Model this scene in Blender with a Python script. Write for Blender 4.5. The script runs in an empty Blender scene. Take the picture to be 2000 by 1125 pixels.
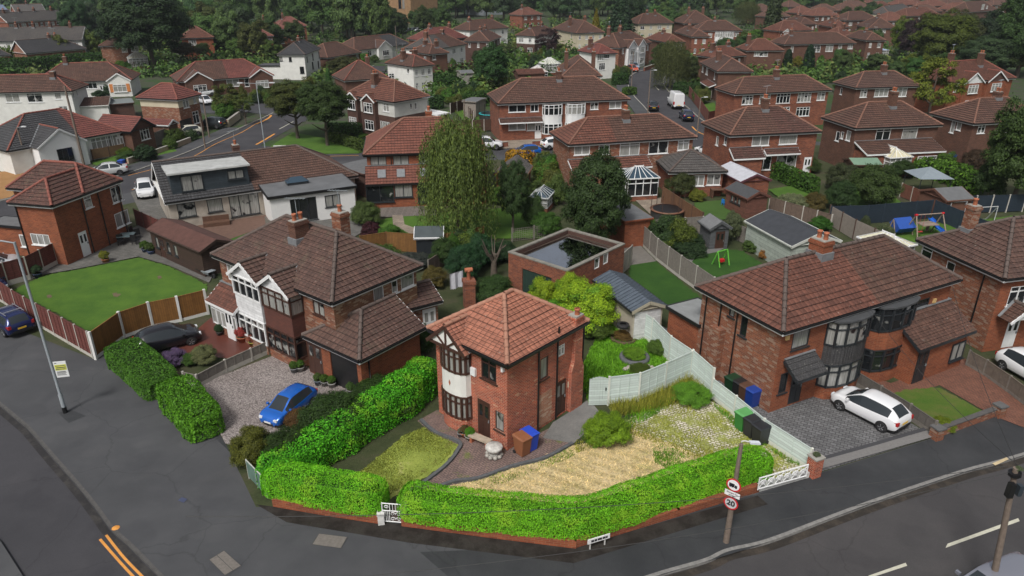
import bpy, math, random
import numpy as np
from mathutils import Vector
R=math.radians
# ---------------------------------------------------------------- camera, sky, sun, exposure
F_PX,PITCH,CAMH=1400.0,24.0,21.0        # focal length in photo pixels (2000 wide), tilt down, height of the drone
scene=bpy.context.scene
COL=scene.collection
cd=bpy.data.cameras.new('camera'); cam=bpy.data.objects.new('camera',cd); COL.objects.link(cam)
cam.location=(0,0,CAMH); cam.rotation_euler=(R(90-PITCH),0,0)
cd.sensor_width=36; cd.lens=36*F_PX/2000; cd.clip_start=.5; cd.clip_end=4000
scene.camera=cam
SUN_EL,SUN_AZ=52.0,205.0                # elevation; azimuth clockwise from +Y
w=bpy.data.worlds.new('World'); scene.world=w; w.use_nodes=True
nt=w.node_tree; bg=nt.nodes['Background']
sky=nt.nodes.new('ShaderNodeTexSky'); sky.sky_type='NISHITA'; sky.sun_disc=False
sky.sun_elevation=R(SUN_EL); sky.sun_rotation=R(SUN_AZ); sky.dust_density=6; sky.air_density=1.0; sky.ozone_density=1
hs=nt.nodes.new('ShaderNodeHueSaturation'); hs.inputs['Saturation'].default_value=.38   # cloud cover: a grey sky
nt.links.new(sky.outputs[0],hs.inputs['Color']); nt.links.new(hs.outputs[0],bg.inputs[0])
bg.inputs[1].default_value=.068
sl=bpy.data.lights.new('sun','SUN'); sl.energy=1.5; sl.angle=R(10); sl.color=(1,.97,.93)
so=bpy.data.objects.new('sun',sl); COL.objects.link(so)
_d=Vector((math.sin(R(SUN_AZ))*math.cos(R(SUN_EL)),math.cos(R(SUN_AZ))*math.cos(R(SUN_EL)),math.sin(R(SUN_EL))))
so.rotation_euler=_d.to_track_quat('Z','Y').to_euler()
vs=scene.view_settings; vs.view_transform='Standard'; vs.look='None'; vs.gamma=1; vs.use_curve_mapping=False
vs.exposure=0.66
cy=scene.cycles; cy.max_bounces=5; cy.diffuse_bounces=2; cy.glossy_bounces=3; cy.transmission_bounces=3; cy.transparent_max_bounces=6
cy.caustics_reflective=False; cy.caustics_refractive=False
rnd=random.Random(7)
# ---------------------------------------------------------------- surveying: photo pixel -> place on the ground
_cp,_sp=math.cos(R(PITCH)),math.sin(R(PITCH))
def ray(x,y):
    u=(x-1000)/F_PX; v=(562.5-y)/F_PX
    return Vector((u,_cp+v*_sp,-_sp+v*_cp))
def P(x,y,z=0.0):
    d=ray(x,y); t=(CAMH-z)/-d.z
    return Vector((d.x*t,d.y*t,z))
def mpp(p):                      # metres per photo pixel at a world point
    return (p.y*_cp+(CAMH-p.z)*_sp)/F_PX
# ---------------------------------------------------------------- objects
def tag(o,label=None,cat=None,group=None,kind=None):
    if label: o['label']=label
    if cat: o['category']=cat
    if group: o['group']=group
    if kind: o['kind']=kind
    return o
def link(o,parent=None):
    COL.objects.link(o)
    if parent is not None: o.parent=parent
    return o
def empty(name,loc,rz=0.0,label=None,cat=None,group=None):
    o=bpy.data.objects.new(name,None); link(o); o.location=loc; o.rotation_euler=(0,0,rz); o.empty_display_size=.3
    return tag(o,label,cat,group)
def inst(name,me,parent=None,loc=(0,0,0),rz=0.0,sc=None,mat=None):
    o=bpy.data.objects.new(name,me); link(o,parent); o.location=loc; o.rotation_euler=(0,0,rz)
    if sc: o.scale=sc
    if mat:
        for i,m in enumerate(mat if isinstance(mat,(list,tuple)) else [mat]):
            if m is None: continue
            o.material_slots[i].link='OBJECT'; o.material_slots[i].material=m
    return o
def copy_tree(o,parent=None):
    c=o.copy(); link(c)
    if parent is not None: c.parent=parent
    for ch in list(o.children): copy_tree(ch,c)
    return c
V=lambda *a: Vector(a)
class MB:
    """collects faces, welds nothing; uv in metres along each face"""
    def __init__(s): s.v=[]; s.f=[]; s.m=[]; s.sm=[]
    def poly(s,pts,m=0,sm=False):
        i=len(s.v); s.v+= [tuple(p) for p in pts]; s.f.append(tuple(range(i,i+len(pts)))); s.m.append(m); s.sm.append(sm); return s
    def box(s,x0,x1,y0,y1,z0,z1,m=0,bottom=True):
        a=[(x0,y0),(x1,y0),(x1,y1),(x0,y1)]
        for k in range(4):
            p,q=a[k],a[(k+1)%4]; s.poly([(*p,z0),(*q,z0),(*q,z1),(*p,z1)],m)
        s.poly([(*p,z1) for p in a],m)
        if bottom: s.poly([(*p,z0) for p in a[::-1]],m)
        return s
    def obox(s,c,du,dv,dw,m=0):          # box from centre and three half vectors
        c=Vector(c);du=Vector(du);dv=Vector(dv);dw=Vector(dw)
        P8=lambda a,b,d: c+du*a+dv*b+dw*d
        for fs in (((-1,-1,-1),(-1,1,-1),(1,1,-1),(1,-1,-1)),((-1,-1,1),(1,-1,1),(1,1,1),(-1,1,1)),((-1,-1,-1),(1,-1,-1),(1,-1,1),(-1,-1,1)),
                   ((1,1,-1),(-1,1,-1),(-1,1,1),(1,1,1)),((-1,1,-1),(-1,-1,-1),(-1,-1,1),(-1,1,1)),((1,-1,-1),(1,1,-1),(1,1,1),(1,-1,1))):
            s.poly([P8(*k) for k in fs],m)
        return s
    def bar(s,a,b,w,h=None,m=0):
        a=Vector(a);b=Vector(b);d=b-a;L=d.length
        if L<1e-5: return s
        d/=L; up=V(0,0,1) if abs(d.z)<.95 else V(1,0,0)
        x=d.cross(up).normalized(); y=x.cross(d).normalized()
        return s.obox((a+b)/2,d*L/2,x*w/2,y*(h or w)/2,m)
    def tube(s,pts,r,n=8,m=0,cap=True,sm=True):
        pts=[Vector(p) for p in pts]; rs=r if isinstance(r,(list,tuple)) else [r]*len(pts); rings=[]
        for i,p in enumerate(pts):
            d=(pts[min(i+1,len(pts)-1)]-pts[max(i-1,0)]).normalized()
            up=V(0,0,1) if abs(d.z)<.95 else V(1,0,0)
            x=d.cross(up).normalized(); y=d.cross(x).normalized()
            rings.append([p+(x*math.cos(2*math.pi*k/n)+y*math.sin(2*math.pi*k/n))*rs[i] for k in range(n)])
        b=len(s.v)
        for rg in rings: s.v+=[tuple(p) for p in rg]
        for i in range(len(rings)-1):
            for k in range(n):
                k2=(k+1)%n; s.f.append((b+i*n+k,b+i*n+k2,b+(i+1)*n+k2,b+(i+1)*n+k)); s.m.append(m); s.sm.append(sm)
        if cap: s.poly(rings[0],m); s.poly(rings[-1][::-1],m)
        return s
    def lathe(s,prof,n=12,c=(0,0,0),m=0,sm=True):   # prof [(r,z)]
        b=len(s.v)
        for r,z in prof:
            for k in range(n): s.v.append((c[0]+r*math.cos(2*math.pi*k/n),c[1]+r*math.sin(2*math.pi*k/n),c[2]+z))
        for i in range(len(prof)-1):
            for k in range(n):
                k2=(k+1)%n; s.f.append((b+i*n+k,b+i*n+k2,b+(i+1)*n+k2,b+(i+1)*n+k)); s.m.append(m); s.sm.append(sm)
        return s
    def mesh(s,name,mats):
        me=bpy.data.meshes.new(name); me.from_pydata(s.v,[],s.f)
        for m in (mats if isinstance(mats,(list,tuple)) else [mats]): me.materials.append(m)
        me.polygons.foreach_set('material_index',s.m); me.polygons.foreach_set('use_smooth',s.sm)
        uv=me.uv_layers.new(name='UVMap').data; vv=s.v; k=0
        buf=np.zeros(len(me.loops)*2,np.float32)
        for f in s.f:
            p0,p1,p2=Vector(vv[f[0]]),Vector(vv[f[1]]),Vector(vv[f[2]])
            n=(p1-p0).cross(p2-p0)
            if len(f)>3 and n.length<1e-9: n=(p2-p0).cross(Vector(vv[f[3]])-p0)
            n=n.normalized() if n.length>1e-12 else V(0,0,1)
            if abs(n.z)>.995: t=V(1,0,0); b=V(0,1,0)
            else: t=V(-n.y,n.x,0).normalized(); b=n.cross(t)
            for i in f:
                p=Vector(vv[i]); buf[k]=p.dot(t); buf[k+1]=p.dot(b); k+=2
        uv.foreach_set('uv',buf)
        return me
    def build(s,name,mats,parent=None,loc=(0,0,0),rz=0.0):
        return inst(name,s.mesh(name,mats),parent,loc,rz)
def area2(p): return sum(p[i][0]*p[(i+1)%len(p)][1]-p[(i+1)%len(p)][0]*p[i][1] for i in range(len(p)))
# ---------------------------------------------------------------- materials
MC={}
def newmat(name):
    m=bpy.data.materials.new(name); m.use_nodes=True
    return m,m.node_tree,m.node_tree.nodes['Principled BSDF']
def nd(t,typ,**k):
    n=t.nodes.new(typ)
    for a,b in k.items():
        if a in n.inputs: n.inputs[a].default_value=b
        else: setattr(n,a,b)
    return n
def ramp(t,fac,stops):
    r=t.nodes.new('ShaderNodeValToRGB'); e=r.color_ramp.elements
    while len(e)<len(stops): e.new(.5)
    for i,(p,c) in enumerate(stops):
        e[i].position=p; e[i].color=(*c,1) if len(c)==3 else c
    t.links.new(fac,r.inputs[0]); return r.outputs[0]
def mix(t,fac,a,b,mode='MIX'):
    n=t.nodes.new('ShaderNodeMix'); n.data_type='RGBA'; n.blend_type=mode
    for s,v in ((0,fac),(6,a),(7,b)):
        if hasattr(v,'links'): t.links.new(v,n.inputs[s])
        else: n.inputs[s].default_value=v if s==0 else ((*v,1) if len(v)==3 else v)
    return n.outputs[2]
def mathn(t,op,a,b=None):
    n=t.nodes.new('ShaderNodeMath'); n.operation=op
    for i,v in enumerate((a,b)):
        if v is None: continue
        if hasattr(v,'links'): t.links.new(v,n.inputs[i])
        else: n.inputs[i].default_value=v
    return n.outputs[0]
def uvn(t): return nd(t,'ShaderNodeTexCoord').outputs['UV']
def pos(t): return nd(t,'ShaderNodeNewGeometry').outputs['Position']
def noise(t,vec,scale,detail=4,rough=.6):
    n=nd(t,'ShaderNodeTexNoise',Scale=scale,Detail=detail,Roughness=rough); t.links.new(vec,n.inputs['Vector']); return n.outputs[0]
def bump(t,b,h,strength=.4,dist=.02):
    n=nd(t,'ShaderNodeBump',Strength=strength,Distance=dist); t.links.new(h,n.inputs['Height']); t.links.new(n.outputs[0],b.inputs['Normal'])
def sc(c,k): return tuple(min(1,x*k) for x in c)
def plain(col,rough=.7,var=.12,scale=3.0,metal=0.0,key=None,spec=.5):
    k=('plain',col,rough,var,scale,metal,spec)
    if k in MC: return MC[k]
    m,t,b=newmat(key or 'paint'); b.inputs['Roughness'].default_value=rough; b.inputs['Metallic'].default_value=metal
    b.inputs['Specular IOR Level'].default_value=spec
    n=noise(t,pos(t),scale); c=ramp(t,n,[(.25,sc(col,1-var)),(.75,sc(col,1+var))]); t.links.new(c,b.inputs['Base Color'])
    MC[k]=m; return m
def brick(a,b_,mortar=(.30,.27,.23),key='brick',pale=.0,palecol=(.45,.33,.24),ms=.007,bw=.30,rh=.10):
    m,t,b=newmat(key); b.inputs['Roughness'].default_value=.88
    uv=uvn(t)
    br=nd(t,'ShaderNodeTexBrick'); br.inputs['Color1'].default_value=(*a,1); br.inputs['Color2'].default_value=(*b_,1); br.inputs['Mortar'].default_value=(*mortar,1)
    for k,v in (('Scale',1),('Mortar Size',ms),('Brick Width',bw),('Row Height',rh),('Bias',0),('Mortar Smooth',.1)): br.inputs[k].default_value=v
    t.links.new(uv,br.inputs['Vector']); c=br.outputs[0]
    n=noise(t,uv,.9,5,.7); c=mix(t,1,c,ramp(t,n,[(.25,(.7,.68,.68)),(.75,(1.2,1.18,1.15))]),'MULTIPLY')
    if pale:                                   # scattered pale bricks and worn patches
        b2=nd(t,'ShaderNodeTexBrick'); b2.inputs['Color1'].default_value=(0,0,0,1); b2.inputs['Color2'].default_value=(1,1,1,1); b2.inputs['Mortar'].default_value=(0,0,0,1)
        for k,v in (('Scale',1),('Mortar Size',ms),('Brick Width',bw),('Row Height',rh)): b2.inputs[k].default_value=v
        t.links.new(uv,b2.inputs['Vector']); n2=noise(t,uv,1.5,3,.8)
        f=mathn(t,'ADD',b2.outputs[0],mathn(t,'MULTIPLY',mathn(t,'SUBTRACT',n2,.5),.55))
        c=mix(t,ramp(t,f,[(1.0-pale*1.5,(0,0,0)),(1.12-pale*1.3,(.8,.8,.8))]),c,palecol)
    t.links.new(c,b.inputs['Base Color']); bump(t,b,br.outputs['Fac'],-.35,.012)
    return m
def tiles(col,var=.22,key='roof_tile',wid=.30,row=.34,moss=.0,gap=.5):
    m,t,b=newmat(key); b.inputs['Roughness'].default_value=.78
    uv=uvn(t)
    br=nd(t,'ShaderNodeTexBrick',offset=0.0 if wid>.25 else .5); 
    br.inputs['Color1'].default_value=(*sc(col,1-var),1); br.inputs['Color2'].default_value=(*sc(col,1+var),1); br.inputs['Mortar'].default_value=(*sc(col,gap),1)
    for k,v in (('Scale',1),('Mortar Size',.022 if wid>.25 else .012),('Brick Width',wid),('Row Height',row),('Mortar Smooth',.3)): br.inputs[k].default_value=v
    t.links.new(uv,br.inputs['Vector']); c=br.outputs[0]
    n=noise(t,pos(t),.55,5,.7); c=mix(t,1,c,ramp(t,n,[(.25,(.72,.72,.74)),(.75,(1.22,1.18,1.12))]),'MULTIPLY')
    n2=noise(t,pos(t),5.0,3,.8); c=mix(t,1,c,ramp(t,n2,[(.3,(.8,.8,.8)),(.7,(1.15,1.13,1.1))]),'MULTIPLY')
    n3=noise(t,pos(t),7.5,2,.5); c=mix(t,ramp(t,n3,[(.70,(0,0,0)),(.74,(.55,.55,.55))]),c,(.33,.32,.28))       # lichen spots
    if moss: n4=noise(t,pos(t),1.3,4,.75); c=mix(t,ramp(t,n4,[(.55,(0,0,0)),(.7,(moss,)*3)]),c,(.10,.085,.055))
    t.links.new(c,b.inputs['Base Color'])
    wv=nd(t,'ShaderNodeTexWave',wave_type='BANDS',bands_direction='X',Scale=1/wid/3.18); t.links.new(uv,wv.inputs['Vector'])
    bump(t,b,wv.outputs[1],.55,.035)
    return m
def ground(key,stops,scale=.6,fine=12,rough=.9,bumpd=.02,detail=6,fstops=None,spec=.3,crack=0):
    m,t,b=newmat(key); b.inputs['Roughness'].default_value=rough; b.inputs['Specular IOR Level'].default_value=spec
    p=pos(t); c=ramp(t,noise(t,p,scale,detail,.65),stops)
    f=noise(t,p,fine,4,.75); c=mix(t,1,c,ramp(t,f,fstops or [(.25,(.75,.75,.75)),(.75,(1.25,1.25,1.25))]),'MULTIPLY')
    if crack:                                  # hairline cracks and reinstated trenches
        vn=nd(t,'ShaderNodeTexVoronoi',feature='DISTANCE_TO_EDGE',Scale=.16); mp=nd(t,'ShaderNodeVectorMath',operation='ADD'); n3=nd(t,'ShaderNodeTexNoise',Scale=.9,Detail=5); t.links.new(p,n3.inputs['Vector']); t.links.new(p,mp.inputs[0]); t.links.new(n3.outputs['Color'],mp.inputs[1]); t.links.new(mp.outputs[0],vn.inputs['Vector'])
        c=mix(t,ramp(t,vn.outputs[0],[(.0,(crack,)*3),(.006,(0,0,0))]),c,sc(stops[0][1],.45))
        n4=noise(t,p,.55,2,.4); c=mix(t,1,c,ramp(t,n4,[(.38,(.90,.90,.91)),(.46,(1,1,1)),(.58,(1,1,1)),(.66,(1.1,1.09,1.08))]),'MULTIPLY')
        n5=noise(t,p,2.6,6,.8); c=mix(t,ramp(t,n5,[(.66,(0,0,0)),(.74,(.5,.5,.5))]),c,sc(stops[1][1],1.7))
    t.links.new(c,b.inputs['Base Color']); bump(t,b,f,.5,bumpd); return m
def paving(key,a,b_,mortar,bw=.2,rh=.1,rot=0.0,rough=.85,ms=.012,weed=0.0,weedcol=(.10,.13,.02),offset=.5,wob=0):
    m,t,b=newmat(key); b.inputs['Roughness'].default_value=rough
    mp=nd(t,'ShaderNodeMapping'); mp.inputs['Rotation'].default_value=(0,0,rot); t.links.new(pos(t),mp.inputs[0])
    wv=mp.outputs[0]
    if wob:
        nn=nd(t,'ShaderNodeTexNoise',Scale=2.2,Detail=3); t.links.new(wv,nn.inputs['Vector']); va=nd(t,'ShaderNodeVectorMath',operation='MULTIPLY_ADD'); va.inputs[1].default_value=(wob,wob,0); t.links.new(nn.outputs['Color'],va.inputs[0]); t.links.new(wv,va.inputs[2]); wv=va.outputs[0]
    br=nd(t,'ShaderNodeTexBrick',offset=offset); br.inputs['Color1'].default_value=(*a,1); br.inputs['Color2'].default_value=(*b_,1); br.inputs['Mortar'].default_value=(*mortar,1)
    for k,v in (('Scale',1),('Mortar Size',ms),('Brick Width',bw),('Row Height',rh)): br.inputs[k].default_value=v
    t.links.new(wv,br.inputs['Vector']); c=br.outputs[0]
    n=noise(t,pos(t),.7,5,.7); c=mix(t,1,c,ramp(t,n,[(.25,(.72,.72,.72)),(.75,(1.2,1.2,1.2))]),'MULTIPLY')
    n1=noise(t,pos(t),9,3,.7); c=mix(t,1,c,ramp(t,n1,[(.3,(.8,.8,.8)),(.7,(1.2,1.2,1.2))]),'MULTIPLY')
    if weed:
        n2=noise(t,pos(t),1.1,6,.75); c=mix(t,ramp(t,n2,[(.60-weed,(0,0,0)),(.72-weed,(.9,.9,.9))]),c,ramp(t,n1,[(.3,sc(weedcol,.6)),(.7,sc(weedcol,1.6))]))
    t.links.new(c,b.inputs['Base Color']); bump(t,b,br.outputs['Fac'],-.4,.015); return m
def leafmat(col,var=.38,hue=.03,key='leaf',scale=1.6,col2=None):
    k=('leaf',col,var,hue,scale,col2)
    if k in MC: return MC[k]
    m,t,b=newmat(key); b.inputs['Roughness'].default_value=.6; b.inputs['Specular IOR Level'].default_value=.25
    g=nd(t,'ShaderNodeNewGeometry'); r=g.outputs['Random Per Island']
    c=ramp(t,r,[(0,sc(col,1-var)),(.55,col),(1,(min(1,col[0]*(1+var*1.3)),min(1,col[1]*(1+var)),col[2]*(1+var*.3)))])
    oi=nd(t,'ShaderNodeObjectInfo'); h=nd(t,'ShaderNodeHueSaturation')
    t.links.new(mathn(t,'ADD',.5-hue/2,mathn(t,'MULTIPLY',oi.outputs['Random'],hue)),h.inputs['Hue'])
    t.links.new(mathn(t,'ADD',.82,mathn(t,'MULTIPLY',oi.outputs['Random'],.36)),h.inputs['Value'])
    n=noise(t,g.outputs['Position'],scale,3,.6)
    c=mix(t,1,c,ramp(t,n,[(.3,(.72,.74,.7)),(.7,(1.25,1.22,1.1))]),'MULTIPLY')
    if col2: c=mix(t,ramp(t,noise(t,g.outputs['Position'],scale*.8,3,.7),[(.52,(0,0,0)),(.62,(.9,.9,.9))]),c,col2)
    t.links.new(c,h.inputs['Color']); t.links.new(h.outputs[0],b.inputs['Base Color'])
    tr=nd(t,'ShaderNodeBsdfTranslucent'); t.links.new(h.outputs[0],tr.inputs[0])
    mx=nd(t,'ShaderNodeMixShader'); mx.inputs[0].default_value=.22
    t.links.new(b.outputs[0],mx.inputs[1]); t.links.new(tr.outputs[0],mx.inputs[2]); t.links.new(mx.outputs[0],t.nodes['Material Output'].inputs[0])
    MC[k]=m; return m
def glassmat(key,pale=.5,base=(.012,.014,.016),cur=(.42,.42,.40)):
    m,t,b=newmat(key); b.inputs['Roughness'].default_value=.06; b.inputs['Specular IOR Level'].default_value=.7
    uv=uvn(t); oi=nd(t,'ShaderNodeObjectInfo')
    # curtains and blinds hanging behind: folds along u
    sep=nd(t,'ShaderNodeSeparateXYZ'); t.links.new(uv,sep.inputs[0])
    wv=noise(t,uv,1.4,2,.5)
    mp=nd(t,'ShaderNodeMapping'); mp.inputs['Scale'].default_value=(14,.6,1); t.links.new(uv,mp.inputs[0])
    fold=noise(t,mp.outputs[0],1,2,.5)
    cc=ramp(t,fold,[(.3,sc(cur,.45)),(.7,cur)])
    fac=mathn(t,'ADD',wv,mathn(t,'MULTIPLY',mathn(t,'SUBTRACT',oi.outputs['Random'],.5),1.1))
    f=ramp(t,fac,[(.62-pale*.35,(0,0,0)),(.70-pale*.35,(.75,.75,.75))])
    t.links.new(mix(t,f,base,cc),b.inputs['Base Color']); return m
BR_RED=brick((.26,.075,.034),(.125,.034,.020),(.22,.16,.12),'red_brick')
BR_MAIN=brick((.45,.088,.036),(.22,.038,.020),(.46,.33,.25),'main_brick',.03,(.55,.30,.18),ms=.0095,bw=.27,rh=.09)
BR_MIX=brick((.26,.088,.040),(.10,.034,.022),(.22,.165,.125),'mixed_brick',.22,(.30,.20,.145))
BR_TAW=brick((.24,.11,.055),(.13,.055,.03),(.24,.18,.13),'tawny_brick',.22,(.38,.27,.18))
BR_BRN=brick((.125,.052,.032),(.085,.034,.022),(.16,.12,.09),'brown_brick')
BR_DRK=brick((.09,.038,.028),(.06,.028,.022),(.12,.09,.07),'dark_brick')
BR_ORG=brick((.27,.073,.028),(.17,.042,.018),(.25,.15,.09),'orange_brick')
BR_TAN=brick((.30,.18,.085),(.25,.145,.07),(.3,.22,.14),'tan_brick')
T_MAIN=tiles((.335,.137,.090),.15,'terracotta_tile',gap=.4)
T_BRN=tiles((.098,.050,.037),.22,'brown_tile',moss=.3)
T_DBR=tiles((.092,.051,.041),.2,'dark_brown_tile',moss=.4)
T_RBR=tiles((.135,.054,.037),.22,'red_brown_tile')
T_RED=tiles((.165,.055,.046),.16,'red_tile')
T_SLT=tiles((.050,.052,.058),.16,'slate_tile',.28,.3)
T_GRY=tiles((.085,.080,.078),.18,'grey_tile',.22,.25)
T_PLN=tiles((.092,.043,.034),.45,'plain_tile',.17,.11,moss=.5)
RIDGE=plain((.20,.10,.07),.85,.25,6,key='ridge_tile'); RIDGE_R=plain((.22,.075,.055),.85,.2,6,key='ridge_red'); RIDGE_D=plain((.10,.075,.065),.85,.2,6,key='ridge_dark')
WHITE=plain((.72,.73,.73),.35,.04,2,key='white_upvc'); RENDER=plain((.66,.66,.63),.85,.10,1.2,key='white_render'); CREAM=plain((.50,.45,.33),.85,.1,1.2,key='cream_render')
BLACK=plain((.012,.012,.013),.35,.1,3,key='black_plastic'); BROWNF=plain((.055,.025,.018),.5,.15,4,key='brown_frame'); ANTH=plain((.020,.024,.028),.4,.1,3,key='anthracite')
LEAD=plain((.17,.18,.19),.6,.2,4,key='lead'); CONC=plain((.30,.29,.26),.9,.18,3,key='concrete'); DARKE=plain((.030,.022,.019),.9,.2,4,key='course_shade_edge')  # last one: shade line under each tile course, put into the riser colour
POSTC=plain((.42,.40,.36),.9,.12,3,key='concrete_post')
TERRA=plain((.36,.12,.06),.8,.15,5,key='terracotta'); WOOD=plain((.10,.05,.03),.75,.25,5,key='dark_wood'); GREYW=plain((.17,.155,.135),.85,.25,6,key='weathered_wood')
FELT=plain((.055,.058,.062),.9,.18,4,key='roof_felt'); FELTG=plain((.12,.125,.13),.85,.2,2,key='grey_felt')
GL=glassmat('window_glass',.72,cur=(.50,.50,.47)); GL_D=glassmat('dark_glass',.0); GL_P=glassmat('curtained_glass',1.0)
# ---------------------------------------------------------------- building kit
WC={}
FCOL={'w':WHITE,'b':BROWNF,'k':ANTH}
def winmesh(w,h,style):
    """frame mesh and pane mesh for one window; origin at the centre of the opening, facing -y"""
    k=(round(w,1),round(h,1),style)
    if k in WC: return WC[k]
    w,h=k[0],k[1]; fc=FCOL[style[0]]; nx=int(style[1]) if len(style)>1 and style[1].isdigit() else 2; tr='t' in style
    mb=MB(); y0,y1=.01,.07; b=.065
    mb.box(-w/2,w/2,y0,y1,-h/2,-h/2+b); mb.box(-w/2,w/2,y0,y1,h/2-b,h/2)
    mb.box(-w/2,-w/2+b,y0,y1,-h/2+b,h/2-b); mb.box(w/2-b,w/2,y0,y1,-h/2+b,h/2-b)
    zt=h/2-b
    if tr:
        zt=h/2-h*.28; mb.box(-w/2+b,w/2-b,y0+.004,y1,zt-.03,zt+.03)
    for i in range(1,nx):
        x=-w/2+w*i/nx; mb.box(x-.035,x+.035,y0+.002,y1,-h/2+b,h/2-b)
    if 's' not in style: mb.box(-w/2-.08,w/2+.08,-.07,.03,-h/2-.07,-h/2-.002)
    pb=MB(); pb.poly([(-w/2,.05,-h/2),(w/2,.05,-h/2),(w/2,.05,h/2),(-w/2,.05,h/2)])
    gm=GL_P if 'p' in style else (GL_D if 'd' in style else GL)
    WC[k]=(mb.mesh('window',fc),pb.mesh('pane',gm)); return WC[k]
def doormesh(w,h,style):
    k=('door',round(w,1),round(h,1),style)
    if k in WC: return WC[k]
    c={'w':WHITE,'b':BROWNF,'k':ANTH,'g':plain((.02,.05,.035),.6,.2,4,key='green_paint')}[style[0]]
    mb=MB(); mb.box(-w/2,w/2,.02,.07,-h/2,h/2)
    for sx in (-1,1):
        for a,b in ((-.42,-.06),(.02,.40)): mb.box(sx*w*.22-w*.15,sx*w*.22+w*.15,.008,.021,h*a,h*b)
    gb=MB()
    for sx in (-1,1): gb.poly([(sx*w*.22-w*.12,.004,h*.06),(sx*w*.22+w*.12,.004,h*.06),(sx*w*.22+w*.12,.004,h*.37),(sx*w*.22-w*.12,.004,h*.37)])
    hb=MB(); hb.box(w*.36,w*.42,-.03,.03,-.1,.04)
    WC[k]=(mb.mesh('door',c),gb.mesh('pane',GL_D),hb.mesh('handle',LEAD)); return WC[k]
ROT={'F':0.0,'L':-math.pi/2,'R':math.pi/2,'B':math.pi}
def slope(mb,E0,E1,R0,R1,step=.33,lift=.055,m=0,split=None,m2=1,me=3):
    """one roof plane laid in overlapping courses; E eave line, R ridge line (may be a point)"""
    E0,E1,R0,R1=map(Vector,(E0,E1,R0,R1))
    n=(E1-E0).cross((R0+R1)/2-E0).normalized()
    if n.z<0: n=-n
    L=((R0+R1)/2-(E0+E1)/2); d=(E1-E0).normalized(); L=(L-d*L.dot(d)).length
    k=max(1,round(L/step)) if step else 1
    up=n*(lift if step else 0)
    def put(a,b,c,e,mm):
        q=[a,b,c,e]
        if (c-e).length<1e-4: q=[a,b,c]
        if (b-a).cross(c-a).dot(n)<0: q=q[::-1]
        mb.poly(q,mm)
    for i in range(k):
        t0,t1=i/k,(i+1)/k
        a,b=E0.lerp(R0,t0),E1.lerp(R1,t0); c,e=E1.lerp(R1,t1),E0.lerp(R0,t1)
        segs=[(a,b,c,e,m)]
        if split is not None:      # second tiling colour beyond local u = split
            if min(a.x,b.x)<split<max(a.x,b.x) and min(c.x,e.x)<split<max(c.x,e.x):
                f0=(split-a.x)/(b.x-a.x); f1=(split-e.x)/(c.x-e.x); p,q=a.lerp(b,f0),e.lerp(c,f1)
                lo,hi=(m,m2) if b.x>a.x else (m2,m)
                segs=[(a,p,q,e,lo),(p,b,c,q,hi)]
            elif (a.x+b.x)/2>split: segs=[(a,b,c,e,m2)]
        for a_,b_,c_,e_,mm in segs:
            put(a_+up,b_+up,c_+n*.004,e_+n*.004,mm)
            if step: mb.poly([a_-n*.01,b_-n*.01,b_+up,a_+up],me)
HOUSES=[]
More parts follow.
